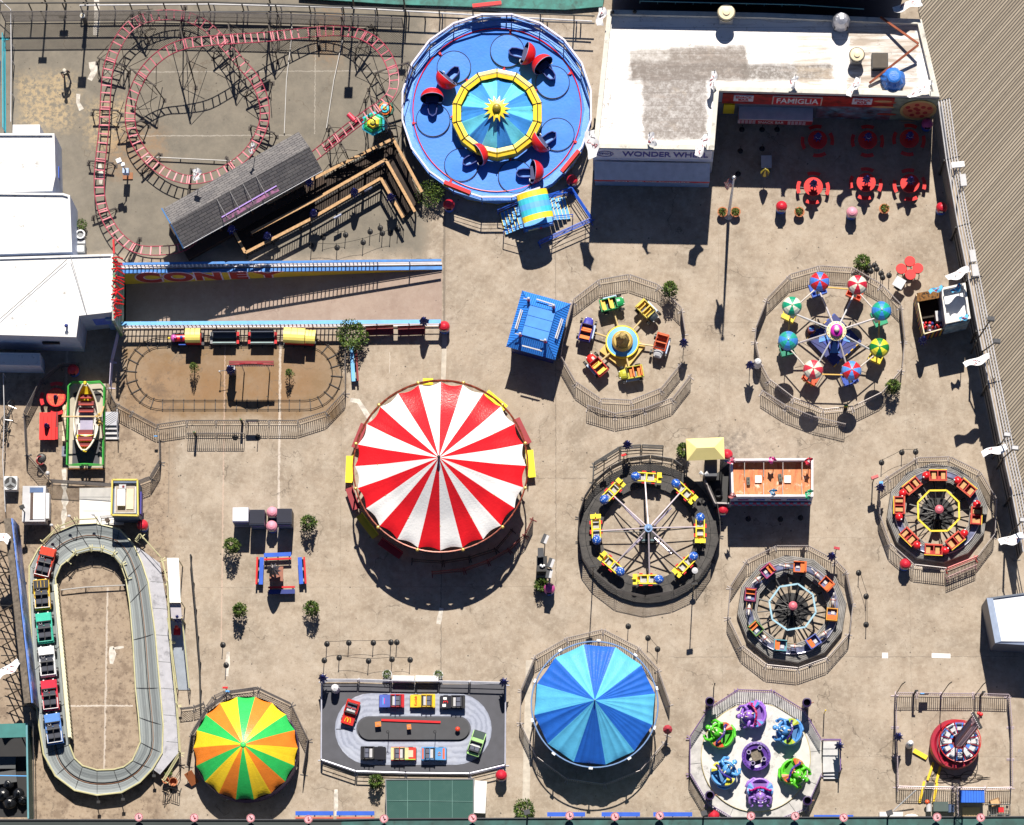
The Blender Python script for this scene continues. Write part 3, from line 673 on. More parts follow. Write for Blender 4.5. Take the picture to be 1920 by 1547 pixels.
def walkfence(a, b, h, lab, balu_from, balu_to, two=False, mtop=BRAIL, wid=.14):
    a, b = Vector(a), Vector(b); d = (b-a).normalized(); L_ = (b-a).length
    rt = thing('walkway_fence', lab, 'fence', tuple((a+b)/2), 0, 'walkway fences'); n_ = 10
    for i in range(n_):
        p, q_ = a.lerp(b, i/n_), a.lerp(b, (i+1)/n_); part('top_rail', MB().beam(p+UPV*h, q_-d*.01+UPV*h, wid, .06), mtop, rt, world=True)
        mb = MB().beam(p+UPV*.15, q_+UPV*.15, .06, .06)
        mb.beam(p+UPV*h*.5, q_+UPV*h*.5, .04, .04)
        if balu_from <= i < balu_to:
            k = int((q_-p).length/.22)
            for j in range(k): c = p.lerp(q_, j/k); mb.beam(c+UPV*.1, c+UPV*(h-.03), .06, .03)
        mb.beam(p, p+UPV*h, .07, .07)
        part('balusters', mb, [mat((.62, .62, .70), .5)], rt, world=True)
a_, b_ = P(228, 503), P(829, 496)
walkfence(a_, b_, 1.15, 'blue and white picket fence above the mural wall of the sunken walkway', 0, 8)
solo('coping_beam', MB().beam(TN0+Vector((0, .10, .05)), TN1+Vector((0, .10, .05)), .20, .1), BRAIL, 'blue coping beam capping the mural wall', 'beam', tuple((TN0+TN1)/2))
walkfence(P(226, 615), P(828, 611), 1.25, 'light blue topped picket fence along the south side of the sunken walkway', 0, 7, mtop=BRAIL2, wid=.22)
solo('ledge', MB().prism([(p.x, p.y) for p in (TN0+Vector((0, .26, 0)), TN1+Vector((0, .26, 0)), P(829, 497), P(228, 504))], 0, .05), PAVE, 'pale concrete ledge between the blue fence and the mural wall', 'ledge', tuple((TN0+TN1)/2+Vector((0, .3, 0))))
for i, (x0, x1) in enumerate([(686, 738), (746, 797)]):
    a, b = P(x0, 623, .45), P(x1, 621, .45); c = (a+b)/2; t = thing('bench', 'dark red wooden bench against the walkway fence, the %s one' % ('one nearer the bush' if i == 0 else 'one nearer the bin'), 'bench', (c.x, c.y, 0), 0, 'dark red walkway benches')
    part('seat', MB().beam(a, b, .40, .05), DRED, t, world=True); part('backrest', MB().beam(a+Vector((0, .24, .35)), b+Vector((0, .24, .35)), .05, .4), DRED, t, world=True)
    for e in (a.lerp(b, .1), a.lerp(b, .9)): part('leg', MB().box(e.x, e.y, .21, .05, .36, .42), BLACK, t, world=True)
def longbench(x0, y0, x1, y1, lab, c1=BLUE, c2=RED, w_=.22, grp=None):
    a, b = P(x0, y0, .5), P(x1, y1, .5); d = (b-a).normalized(); s = Vector((-d.y, d.x, 0)); c = (a+b)/2
    t = thing('plank_bench', lab, 'bench', (c.x, c.y, 0), 0, grp)
    part('plank', MB().beam(a, b, w_, .05), c1, t, world=True)
    if c2: part('back_plank', MB().beam(a-s*.26+UPV*.02, b-s*.26+UPV*.02, .10, .12), c2, t, world=True)
    for k in (.08, .5, .92): e = a.lerp(b, k)-s*.1; part('leg', MB().box(e.x, e.y, .24, .05, .3, .46, math.atan2(d.y, d.x)), BLACK, t, world=True)
longbench(663, 715, 659, 650, 'blue plank bench with narrow red back standing end on below the large bush', BRAIL2, DRED, .22)

def building(name, lab, poly, h, wallm, roofm, par_h=.35, par_w=.22, parm=None, cat='building', base=0):
    q = pv(poly, h); c = sum(q, Vector())/len(q); t = thing(name, lab, cat, (c.x, c.y, 0)); n_ = len(q)
    mb = MB(); mb.prism([(p.x, p.y) for p in q], base, h-par_h-.01); part('wall', mb, wallm, t, world=True)
    ins = []
    for i in range(n_):
        p, a, b = q[i], q[i-1], q[(i+1) % n_]; d1 = (p-a).normalized(); d2 = (b-p).normalized(); n1 = Vector((-d1.y, d1.x, 0)); n2 = Vector((-d2.y, d2.x, 0))
        k = 1+n1.dot(n2); off = (n1+n2)/max(.3, k)*par_w; ins.append((p, p-off*SG(q)))
    mb = MB(); mb.poly([(i_[1].x, i_[1].y, h-par_h+.004) for i_ in ins]); part('roof', mb, roofm, t, world=True)
    mb = MB()
    for i in range(n_):
        a, b = ins[i], ins[(i+1) % n_]; z0, z1 = h-par_h, h; V_ = [(a[0], z0), (b[0], z0), (b[1], z0), (a[1], z0), (a[0], z1), (b[0], z1), (b[1], z1), (a[1], z1)]
        mb.add([(p.x, p.y, z) for p, z in V_], [(4, 5, 6, 7), (0, 1, 5, 4), (2, 3, 7, 6)])
    part('parapet', mb, parm or wallm, t, world=True); return t, q
def SG(q):
    a = sum(q[i-1].x*q[i].y-q[i].x*q[i-1].y for i in range(len(q))); return -1 if a > 0 else 1
WR = mat((.70, .70, .70), .7, var=.07, scale=1.5, dirt='6d655d', dirtamt=.10, dscale=2.5)
m, n, L, b = nodemat('coated_roof'); g = NG(n, L); b.inputs['Roughness'].default_value = .7
tc = n.new('ShaderNodeTexCoord'); gp = n.new('ShaderNodeNewGeometry'); V = gp.outputs['Position']; sp = n.new('ShaderNodeSeparateXYZ'); L.new(V, sp.inputs[0])
n1 = g.noise(V, .8, 9, .7); n2 = g.noise(V, 4, 10, .75); mpp = n.new('ShaderNodeMapping'); mpp.inputs['Scale'].default_value = (.35, 3.0, 1); L.new(V, mpp.inputs[0]); n3 = g.noise(mpp.outputs[0], 1.2, 8, .7)
def rbox(x0, y0, x1, y1, so=.5):
    a, c = P(x0, y1, 5.3), P(x1, y0, 5.3); wx = g.M('ADD', sp.outputs[0], g.rng(n1, .2, .8, -so, so)); wy = g.M('ADD', sp.outputs[1], g.rng(n3, .2, .8, -so*.6, so*.6)); k = .15
    return g.M('MULTIPLY', g.M('MULTIPLY', g.rng(wx, a.x-k, a.x+k), g.rng(wx, c.x-k, c.x+k, 1, 0)), g.M('MULTIPLY', g.rng(wy, a.y-k, a.y+k), g.rng(wy, c.y-k, c.y+k, 1, 0)))
col = (.74, .73, .73)
def mx(f, c):
    global col
    col = g.mix(f, col, c)
col = g.mix(g.M('MULTIPLY', rbox(1180, 90, 1400, 145), g.rng(n2, .3, .6, .35, .9)), (.78, .77, .77), (.27, .24, .21))
mx(g.M('MULTIPLY', rbox(1205, 140, 1325, 262), g.rng(n2, .3, .55, .45, .95)), (.20, .175, .16)); mx(g.M('MULTIPLY', rbox(1178, 112, 1400, 150, .3), g.rng(n2, .3, .55, .45, .95)), (.17, .145, .13)); mx(g.M('MULTIPLY', rbox(1255, 85, 1400, 115, .4), g.rng(n2, .3, .55, .3, .9)), (.20, .17, .15))
mx(g.M('MULTIPLY', rbox(1390, 118, 1560, 150, .3), g.rng(n2, .3, .55, .4, .95)), (.15, .13, .115))
mx(g.M('MULTIPLY', rbox(1490, 60, 1560, 160, .7), g.rng(n3, .4, .6, .0, .7)), (.42, .34, .25))
mx(g.M('MULTIPLY', rbox(1590, 45, 1720, 175, .8), g.rng(n3, .35, .6, .15, .85)), (.28, .21, .14))
mx(g.M('MULTIPLY', rbox(1130, 90, 1150, 270, .5), g.rng(n2, .5, .65, .0, .8)), (.16, .13, .12))
mx(g.rng(n2, .58, .68, 0, .65), (.18, .15, .13)); mx(g.rng(n3, .54, .66, 0, .5), (.36, .31, .28)); mx(g.rng(n1, .58, .70, 0, .55), (.42, .36, .30))
fr = g.M('FRACT', g.M('DIVIDE', sp.outputs[1], .78)); mx(g.M('MULTIPLY', g.M('LESS_THAN', fr, .035), .45), (.12, .10, .09))
L.new(col, b.inputs['Base Color']); ROOFM = m
SH = 5.5
poly = [(1139, 18), (1430, 24), (1728, 36), (1762, 181), (1348, 170), (1339, 281), (1112, 277)]
sb, sq = building('snack_building', 'large L shaped snack building with scuffed white flat roof and lettered fronts beside the boardwalk', poly, SH, mat((.30, .38, .52), .6), ROOFM, .40, .28, mat((.60, .58, .52), .7, dirt='3a3430', dirtamt=.2))
def facade(a, b, items, par):
    """items: (t0, t1, z0, z1, proud, material, name)"""
    d = (b-a); d.z = 0; L_ = d.length; d.normalize(); out = Vector((d.y, -d.x, 0))
    for (t0, t1, z0, z1, pr_, mt, nm, lb) in items:
        p0 = Vector((a.x, a.y, 0))+d*L_*t0; p1 = Vector((a.x, a.y, 0))+d*L_*t1; mb = MB()
        q_ = [p0, p1, p1+out*pr_, p0+out*pr_]; mb.prism([(v.x, v.y) for v in q_], z0, z1); part(nm, mb, mt, par, world=True, label=lb)
    return d, out, L_
a, b = sq[6], sq[5]
BAND = mat((.62, .66, .78), .5)
d, out, L_ = facade(a, b, [(0, .985, 3.5, 5.40, .06, BAND, 'sign_band', None), (0, 1, 2.75, 3.45, .03, mat((.42, .50, .68), .5), 'upper_panel', None), (.02, .98, .05, 1.6, .9, mat((.20, .33, .55), .5), 'counter', None)], sb)
A0 = Vector((a.x, a.y, 0))
textm('lettering', 'WONDER WHEEL', 1.55, frame(A0+d*L_*.60+out*.075+UPV*4.42, d, UPV), mat((.05, .05, .32), .5), sb, .01, bold=.03, fit=5.0)
for s_, r_ in ((.0, .36), (.02, .31)):
    mb = MB().torus(0, 0, 0, .34-s_*2, .012, 20, 4, Matrix.Diagonal((1.45, 1.9, 1, 1))); mb.xf(frame(A0+d*L_*.10+out*.08+UPV*4.42, d, UPV)); part('oval_emblem', mb, mat((.05, .05, .32), .5), sb, world=True)
textm('lettering', "DENO'S", .55, frame(A0+d*L_*.10+out*.08+UPV*4.42, d, UPV), mat((.05, .05, .32), .5), sb, .01, fit=.7)
aw = MB(); k = 24
p0 = A0+d*.1; p1 = A0+d*(L_-.15)
aw.add([p0+UPV*2.7+out*.1, p1+UPV*2.7+out*.1, p1+UPV*2.25+out*1.1, p0+UPV*2.25+out*1.1], [(0, 3, 2, 1)])
part('awning', aw, mat((.66, .66, .72), .6), sb, world=True)
aw = MB(); top = [p0.lerp(p1, i/48)+UPV*2.25+out*1.11 for i in range(49)]; bot = [p+UPV*(-.28-.07*abs(math.sin(i*PI/4))) for i, p in enumerate(top)]
aw.add(top+bot, [(i, 49+i, 50+i, i+1) for i in range(48)]); part('awning_valance', aw, mat((.50, .03, .03), .6), sb, world=True)
textm('lettering', "Deno's Wonder Wheel Amusement Park", .26, frame((p0+p1)/2+UPV*2.12+out*1.13, d, UPV), WHITE, sb, .005)
a, b = sq[4], sq[3]
a, b = Vector(a), Vector(b)
REDM = mat((.50, .02, .015), .5, var=.5, scale=2); MUR = []
d, out, L_ = facade(a, b, [(.02, .80, 3.0, 5.05, .08, REDM, 'sign_band', None), (.0, .80, .05, 2.95, .03, mat((.12, .14, .18), .6), 'front_panel', None), (.10, .44, 2.1, 2.25, .8, mat((.55, .55, .6), .5), 'awning_bar', None),
                           (.10, .44, 1.0, 1.9, .75, mat((.40, .02, .03), .5), 'counter_sign', None), (.03, .08, .9, 2.9, .15, mat((.75, .60, .02), .5), 'yellow_board', None),
                           (.46, .80, .1, 2.95, .06, mat((.15, .35, .45), .5, var=.7, scale=2, dirt='a01414', dirtamt=.8, dscale=1.1), 'food_mural', None),
                           (.80, 1.0, .1, 5.05, .04, mat((.28, .34, .26), .5, var=.5, scale=1.4), 'pizza_mural', None)], sb)
A0 = Vector((a.x, a.y, 0))
for t, wd in ((.115, .09), (.655, .09)):
    p = A0+d*L_*t+out*.1+UPV*4.35; part('sign_panel', MB().beam(p-d*L_*wd/2, p+d*L_*wd/2, .06, 1.25), mat((.68, .70, .78), .5), sb, world=True)
    for k_, wrd in enumerate(('SNACK', 'BAR')): textm('lettering', wrd, .62, frame(p+out*.045+UPV*(.28-.56*k_), d, UPV), RED, sb, .005, bold=.01, fit=(.95, .6)[k_])
p = A0+d*L_*.36+out*.1+UPV*4.12; part('sign_panel', MB().beam(p-d*1.45, p+d*1.45, .07, 1.75), mat((.66, .58, .5), .5), sb, world=True); part('sign_panel', MB().beam(p-d*1.38+out*.02, p+d*1.38+out*.02, .07, 1.55), RED, sb, world=True)
textm('lettering', 'FAMIGLIA', 1.5, frame(p+out*.07+UPV*.05, d, UPV), WHITE, sb, .006, bold=.03, fit=2.45)
textm('lettering', 'SNACK BAR', .75, frame(A0+d*L_*.25+out*.77+UPV*1.45, d, UPV), WHITE, sb, .006, fit=1.5)
for t in (.14, .37):
    mb = MB(); [mb.beam(A0+d*(L_*t-.55+.22*j)+out*.76+UPV*(1.75-.2*k_), A0+d*(L_*t-.38+.22*j)+out*.76+UPV*(1.75-.2*k_), .02, .06) for k_ in range(4) for j in range(5)]; part('menu_lines', mb, WHITE, sb, world=True)
pm = MB(); c = A0+d*L_*.92+out*.07+UPV*3.2
pm.m(0).lathe([(0, .02), (.95, .02), (.95, 0)], n=28); pm.m(1).lathe([(.95, 0), (.95, .04), (1.12, .04), (1.12, 0)], n=28)
for i in range(11):
    aa = i*2.4; rr = .28*math.sqrt(i)*.88; pm.m(2).lathe([(0, .035), (.15, .035), (.15, .02)], rr*math.cos(aa), rr*math.sin(aa), 10)
pm.xf(frame(c-UPV*.55, d, UPV) @ Matrix.Diagonal((.95, 1.95, 1, 1))); part('pizza_picture', pm, [mat((.62, .22, .10), .6), mat((.52, .36, .14), .6), mat((.40, .02, .02), .6)], sb, world=True)
hm = MB()
for (u, v, rw, mi_) in ((-2.3, .9, .55, 0), (-2.0, .75, .5, 1), (-2.2, .1, .7, 0), (-1.9, -.9, .6, 1), (-.6, -1.9, .7, 0)):
    hm.m(mi_).sph(u, v, 0, .5, rw*2, .28, .05, 12, 6)
hm.xf(frame(A0+d*L_*.93+out*.08+UPV*2.9, d, UPV) @ Matrix.Diagonal((1, 1.6, 1, 1))); part('hot_dog_picture', hm, [mat((.60, .38, .16), .6), mat((.50, .06, .03), .6)], sb, world=True)
def on_roof(x, y, z=5.1): return P(x, y, z)
def vent(x, y, r, lab, capm, h=1.2, box_=True):
    p = P(x, y, 5.1+h); t = thing('roof_vent', lab, 'roof vent', (p.x, p.y, 5.1))
    mb = MB()
    if box_: mb.box(0, 0, h*.35, r*1.5, r*1.5, h*.7)
    else: mb.cyl(0, 0, 0, h*.7, r*.7, 14)
    part('curb', mb, GALV, t); part('hood', MB().lathe([(r*.8, h*.6), (r, h*.68), (r*1.02, h*.9), (r*.9, h), (r*.45, h+.02), (r*.42, h+.09), (r*.1, h+.11), (0, h+.11)], n=28), capm, t, smooth=False)
    part('rim', MB().torus(0, 0, h*.88, r*1.03, .03, 28, 5), BLACK, t)
vent(1362, 22, .50, 'cream mushroom vent on the white roof near its north edge', CREAM, 1.4); vent(1607, 102, .42, 'cream mushroom vent on the white roof near the blue covered unit', CREAM, 1.0)
p = P(1578, 36, 6.2); t = thing('roof_vent', 'rooftop vent wrapped in silver foil sheeting', 'roof vent', (p.x, p.y, 5.1)); part('curb', MB().box(0, 0, .35, .8, .8, .7), DGREY, t)
part('foil_cover', MB().lathe([(.55, .3), (.50, .9), (.36, 1.2), (.12, 1.32), (0, 1.34)], n=11), mat((.55, .56, .62), .3, .6, bump=1.0), t)
p = P(1650, 114, 5.6); solo('roof_hatch', MB().box(p.x, p.y, 5.35, .95, .95, .5).m(1).box(p.x, p.y, 5.62, .85, .85, .05), [BLACK, mat((.09, .075, .06), .8)], 'dark square hatch on the roof between vent and leaning beams', 'hatch', (p.x, p.y, 5.1))
p = P(1676, 143, 6.0); t = thing('tarp_covered_unit', 'rooftop unit wrapped in bright blue tarpaulin by the roof corner', 'roof unit', (p.x, p.y, 5.1))
mb = MB(); rnd = random.Random(4); prof = [(.75, 0), (.66, .35), (.60, .62), (.42, .85), (.40, .98), (.30, 1.04), (0, 1.06)]; n_ = 22; vs = []
for r_, z_ in prof:
    for i in range(n_): rr = r_*(1+rnd.uniform(-.12, .12)*(1 if z_ < .8 else .1)); vs.append((rr*math.cos(2*PI*i/n_), rr*math.sin(2*PI*i/n_), z_))
mb.add(vs, [(k*n_+i, k*n_+(i+1) % n_, (k+1)*n_+(i+1) % n_, (k+1)*n_+i) for k in range(len(prof)-1) for i in range(n_)]); part('tarpaulin', mb, mat((.03, .18, .62), .45, bump=.6), t)
mb = MB().tube((-.6, .3, .1), (.6, -.3, .1), .03, 4); part('lashing', mb, WHITE, t)
RUST = mat((.28, .07, .03), .8, var=.3)
for i, (x0, y0, z0, x1, y1, z1, l) in enumerate([(1651, 32, 5.6, 1722, 82, 6.2, 'upper left to upper right'), (1722, 84, 6.2, 1630, 156, 5.3, 'upper right down to lower left')]):
    a, b = P(x0, y0, z0), P(x1, y1, z1); solo('rusty_beam', MB().beam(a, b, .12, .12), RUST, 'rusty steel beam lying across the roof corner from '+l, 'beam', tuple((a+b)/2), 'rusty roof beams')
for i, (x, y) in enumerate([(1148, 24), (1190, 23)]):
    p = P(x, y, 5.5); solo('roof_pipe', MB().cyl(p.x, p.y, 5.1, 5.6, .08, 8).sph(p.x, p.y, 5.62, .13, nu=8, nv=5), BLACK, 'black vent pipe at the north west end of the white roof, %s one' % ('outer', 'inner')[i], 'pipe', (p.x, p.y, 5.1))
def flag(x0, y0, x1, y1, z, base, lab, width=.45, mt=None, marks=None, txt=None, group='white flags', tz=0):
    """cloth from the pole end (x0,y0) to its free end (x1,y1)"""
    a, b = P(x0, y0, z), P(x1, y1, z+tz); t = thing('flag', lab, 'flag', (a.x, a.y, base), 0, group); d = (b-a); L_ = d.length; d.normalize(); s = Vector((-d.y, d.x, 0)); rnd = random.Random(int(x0*7+y0))
    part('pole', MB().tube((a.x, a.y, base), (a.x, a.y, z+.15), .022, 6).sph(a.x, a.y, z+.2, .04, nu=6, nv=4), GREY, t, world=True)
    mb = MB(); nu, nv = 12, 6; vs = []; ph = rnd.uniform(0, 6)
    def pt(i, j, off=0):
        u, v = i/nu, j/nv-.5; wv = width*(.75+.35*math.sin(u*2.6+.4)+.1*math.sin(u*9+ph)); c = a+d*L_*u+s*(v*wv*.85+.07*math.sin(u*8+ph))
        return c+UPV*(v*wv*.55+.10*math.sin(u*9+v*3+ph)+off)
    for i in range(nu+1):
        for j in range(nv+1): vs.append(pt(i, j))
    mb.add(vs, [(i*(nv+1)+j, (i+1)*(nv+1)+j, (i+1)*(nv+1)+j+1, i*(nv+1)+j+1) for i in range(nu) for j in range(nv)])
    part('cloth', mb, mt or mat((.80, .80, .82), .7), t, world=True, smooth=True)
    mb = MB()
    for k in range(5):
        i0 = rnd.uniform(2, nu-3); j0 = rnd.uniform(1, nv-1); pts = [pt(i0+q_*.45, j0+math.sin(q_*1.3+k)*.8, .012) for q_ in range(rnd.randint(3, 5))]
        part('printed_mark', MB().path(pts, .018, 4), (marks or [mat((.45, .02, .03), .6), mat((.04, .02, .03), .6)])[k % 2], t, world=True)
    if txt: textm('lettering', txt, .5, frame(pt(nu*.6, nv/2, .05), -s, d), mat((.05, .02, .04), .6), t, .004)
    return t
for f_ in [(1106, 245, 1113, 296, 6.4, 5.2, 'white feather flag with dark curled print, south west corner of the snack building', .75), (1130, 14, 1124, 48, 6.4, 5.1, 'white flag at the north west corner of the snack building roof', .5),
           (1218, 250, 1226, 275, 6.2, 5.1, 'small white flag with red print at the middle of the south parapet', .4), (1326, 252, 1306, 292, 6.3, 5.2, 'white flag with dark print at the south east corner of the left roof wing', .55),
           (1340, 133, 1332, 165, 6.2, 5.1, 'white flag with red and green print at the inner corner of the roof', .35), (1492, 142, 1482, 165, 6.2, 5.2, 'small flag with red print above the middle of the red sign', .32),
           (1611, 146, 1590, 180, 6.2, 5.2, 'white flag with red and green print above the right snack sign', .42), (1747, 153, 1704, 183, 6.3, 5.2, 'white flag with red print above the pizza mural', .4),
           (1727, 3, 1675, 18, 6.3, 5.2, 'white flag with red print at the north east corner of the snack building roof', .55),
           (1818, 504, 1776, 523, 4.6, 0, 'white flag on the boardwalk fence above the striped stand', .55), (1856, 668, 1808, 685, 4.6, 0, 'white flag on the boardwalk fence right of the parasol ride', .5),
           (1888, 838, 1841, 851, 4.6, 0, 'white flag on the boardwalk fence above the fire engine ride', .5), (1920, 1005, 1874, 1018, 4.6, 0, 'white flag on the boardwalk fence above the white box building', .6),
           (368, 316, 370, 338, 4.8, 3.2, 'white feather flag behind the left half of the station roof', .5), (474, 268, 470, 288, 4.9, 3.2, 'small white flag behind the middle of the station roof', .25),
           (18, 1012, -8, 1004, 4.0, 0, 'white flag on the rear of the left billboard, upper one', .6), (36, 1241, -4, 1268, 4.0, 0, 'white flag on the rear of the left billboard, lower one', .6)]: flag(*f_)
p = P(1366, 404); t = thing('flagpole', 'tall white flagpole with drooping stars and stripes flag between two planters', 'flagpole', (p.x, p.y, 0))
HF = 9.2
part('pole', MB().cyl(0, 0, 0, HF, .10, 10, .05), WHITE, t); part('base', MB().lathe([(.28, 0), (.26, .12), (.16, .2), (.12, .3)], n=18), LGREY, t); part('finial', MB().sph(0, 0, HF+.1, .12), mat((.6, .6, .6), .2, .8), t)
mb = MB(); nu, nv = 13, 10; vs = []
for i in range(nu+1):
    for j in range(nv+1): u, v = i/nu, j/nv; vs.append((-.06-v*.42-.06*math.sin(u*7), -.10*math.sin(v*9+u*4), HF-.25-u*2.1-v*.5))
mb.v = vs
for i in range(nu):
    for j in range(nv): mb.f.append((i*(nv+1)+j, (i+1)*(nv+1)+j, (i+1)*(nv+1)+j+1, i*(nv+1)+j+1)); mb.mi.append(2 if (i < 7 and j < 4) else i % 2)
part('banner', mb, [RED, WHITE, NAVY], t)
WWALL = mat((.45, .52, .66), .6)
wb1, q = building('white_building', 'northernmost white flat roofed building on the west side', [(-60, 250), (102, 250), (104, 330), (98, 358), (-60, 362)], 3.6, WWALL, WR, .15, .12, WR)
wb2, q = building('white_building', 'middle white flat roofed building on the west side with small window to the yard', [(-60, 360), (118, 362), (131, 366), (135, 472), (-60, 478)], 3.9, WWALL, WR, .15, .12, WR)
wb3, q3 = building('white_building', 'large white flat roofed building with cables across it beside the sunken walkway', [(-60, 484), (212, 476), (210, 585), (148, 592), (143, 632), (-60, 626)], 4.2, WWALL, WR, .12, .12, WR)
part('louvre', MB().box(*(P(96, 640, 2.6)+Vector((0, -.1, 0))), 1.0, .1, .4), BLACK, wb3, world=True)
wb4, q = building('white_annex', 'low white annex with stepped roof in front of the large west building', [(-60, 660), (75, 662), (76, 686), (-60, 683)], 2.2, WWALL, WR, .08, .08, WR)
part('notice', MB().box(*P(111, 325, 1.8), .05, .7, .6), BLUE, wb1, world=True)
p0 = P(70, 246, 3.2); solo('roof_step', MB().box(P(50, 243, 3.0).x, P(50, 243, 3.0).y, 1.6, 1.6, .5, 3.2), WR, 'narrow white lean-to at the north wall of the northern white building', 'annex', (p0.x, p0.y, 0))
for i, (pts, l) in enumerate([([(0, 598, 4.3), (125, 487, 4.3)], 'black cable sagging over the roof from the lower left'), ([(132, 480, 4.5), (163, 590, 4.3)], 'thin grey cable crossing the roof of the large west building')]):
    a, b = P(*pts[0]), P(*pts[1]); solo('cable', MB().path([a.lerp(b, t_/8)-UPV*.05*math.sin(PI*t_/8) for t_ in range(9)], .018, 4), BLACK if i == 0 else GREY, l, 'cable', tuple(a))
p = P(125, 612, 4.3); solo('roof_lamp', MB().cyl(p.x, p.y, 4.1, 4.5, .06, 8).sph(p.x, p.y, 4.5, .12, nu=8, nv=5), NAVY, 'small dark vent cap on the large white roof', 'roof vent', (p.x, p.y, 4.1))
t = thing('blue_canopy', 'blue tarpaulin canopy over the doorway at the south east corner of the large white building', 'canopy', tuple(P(190, 600, 0)))
part('cloth', MB().add([P(172, 598, 2.9), P(212, 590, 2.9), P(208, 608, 2.2), P(180, 610, 2.2)], [(0, 3, 2, 1)]), BLUE, t, world=True)
part('side_panel', MB().box(P(214, 604, 1).x, P(214, 604, 1).y, 1.5, .6, .5, 3.0), mat((.20, .35, .6), .5), t, world=True)
t = thing('carnival_front', 'tall show front with red bulb strokes and coloured paint at the sunken walkway', 'sign', (P(216, 540, 0).x, P(216, 540, 0).y, 0))
a, b = P(214, 480, 4.8), P(212, 600, 4.8); part('panel', MB().beam(a-UPV*2.6, b-UPV*2.6, .16, 4.9), mat((.55, .42, .5), .5, var=.8, scale=1.5, dirt='20a040', dirtamt=.9, dscale=1.2), t, world=True)
rnd = random.Random(3)
for i in range(26):
    pp = a.lerp(b, (i+.6)/27)+Vector((.16, 0, -.1)); x1, x2 = rnd.uniform(-.3, .0), rnd.uniform(.1, .4); part('bulb_letter_stroke', MB().path([pp+Vector((x1, rnd.uniform(-.15, .15), .2)), pp+Vector((0, rnd.uniform(-.2, .2), 0)), pp+Vector((x2, rnd.uniform(-.2, .2), -.5))], .045, 5), RED, t, world=True)
a2, b2 = P(213, 450, 3.0), P(214, 476, 3.0); part('red_trim', MB().beam(a2, b2, .1, .35), RED, t, world=True)
def railrun(pts, z, mt, lab, r=.035, name='pipe_rail', cat='railing', grp=None, post=2.0):
    q_ = pv(pts, z); t = thing(name, lab, cat, (q_[0].x, q_[0].y, 0), 0, grp)
    part('pipe', MB().path(q_, r, 6), mt, t, world=True)
    for i in range(len(q_)-1):
        L_ = (q_[i+1]-q_[i]).length
        for j in range(int(L_/post)+1): p = q_[i].lerp(q_[i+1], j*post/L_); part('post', MB().tube(p, (p.x, p.y, 0), r*.9, 5), mt, t, world=True)
    return t
barrier([(0, 22), (260, 20), (520, 26), (640, 30), (755, 34)], 'tall chain link fence along the northern edge behind the coaster', 2.2, 'mesh', DFENCE, r=.03)
railrun([(-10, 6), (390, 4), (760, 16), (1115, 30)], 2.0, BLACK, 'black pipe railing at the very top edge', .05); railrun([(150, 10), (400, 8), (640, 14), (1110, 40)], 1.2, LGREY, 'pale pipe railing just inside the top edge', .05)
railrun([(380, 22), (545, 22), (900, 36), (1115, 44)], .9, DGREY, 'dark lower pipe railing behind the spinning ride', .05); railrun([(545, 21), (548, 60), (537, 150), (533, 250)], .12, GALV, 'grey ground pipe crossing the coaster yard, left one', .03, 'ground_pipe', 'pipe')
railrun([(642, 75), (626, 150), (612, 240)], .12, GALV, 'grey ground pipe crossing the coaster yard, right one', .03, 'ground_pipe', 'pipe')
railrun([(275, 294), (440, 302)], .25, GALV, 'low pipe on the ground inside the coaster loop', .04, 'ground_pipe', 'pipe')
railrun([(-5, -5), (20, 18), (21, 110), (20, 228)], 1.5, LGREY, 'white topped pipe railing at the upper left corner', .03)
TEAL = mat((.02, .20, .17), .6, var=.3, scale=2, dirt='0a1812', dirtamt=.5)
q_ = [P(560, -40, .3), P(1138, -40, .3), P(1130, 12, .3), P(1060, 18, .3), P(740, 8, .3), P(560, -4, .3)]
solo('green_canopy', MB().prism([(p.x, p.y) for p in q_], .1, .3), TEAL, 'dark green tarpaulin cover at the top edge behind the spinning ride', 'tarpaulin', tuple(Vector((q_[2].x, q_[2].y, 0))))
q_ = [P(1150, -60, 4.2), P(1700, -60, 4.2), P(1690, 6, 4.2), P(1150, -4, 4.2)]
solo('rear_structure', MB().prism([(p.x, p.y) for p in q_], 0, 7.8), mat((.02, .03, .07), .7), 'tall dark structure at the top edge shading the north strip of the snack building roof', 'building', tuple(Vector((q_[2].x, q_[2].y, 0))))
q_ = pv([(1200, 2), (1500, 9), (1620, 17)], 5.6); t = thing('roof_rail', 'thin teal railing along the north edge of the snack building', 'railing', tuple(q_[0])); part('pipe', MB().path(q_, .03, 5), mat((.2, .5, .5), .5), t, world=True)
[part('post', MB().tube(q_[0].lerp(q_[1], k/9), q_[0].lerp(q_[1], k/9)-UPV*.5, .02, 4), mat((.2, .5, .5), .5), t, world=True) for k in range(10)]
for i, (x, y, h, kk, l) in enumerate([(88, 10, 4.2, 0, 'second from the left, with shovel shaped head'), (165, 10, 5.9, 1, 'third from the left, with square head'), (508, 11, 6.1, 1, 'behind the middle of the coaster'), (664, 12, 6.6, 1, 'near the right coaster loop'), (124, 8, 2.2, 0, 'shortest one, near the upper left corner'), (760, 20, 4.7, 0, 'beside the spinning ride')]):
    p = P(x, y); t = thing('flood_lamp', 'black flood lamp post at the top edge, '+l, 'lamp post', (p.x, p.y, 0), 0, 'flood lamps along the top edge')
    part('pole', MB().cyl(0, 0, 0, h, .055, 7), BLACK, t); part('lamp_head', MB().box(0, -.05, h, .5, .12, .75 if kk else .35), DGREY, t)
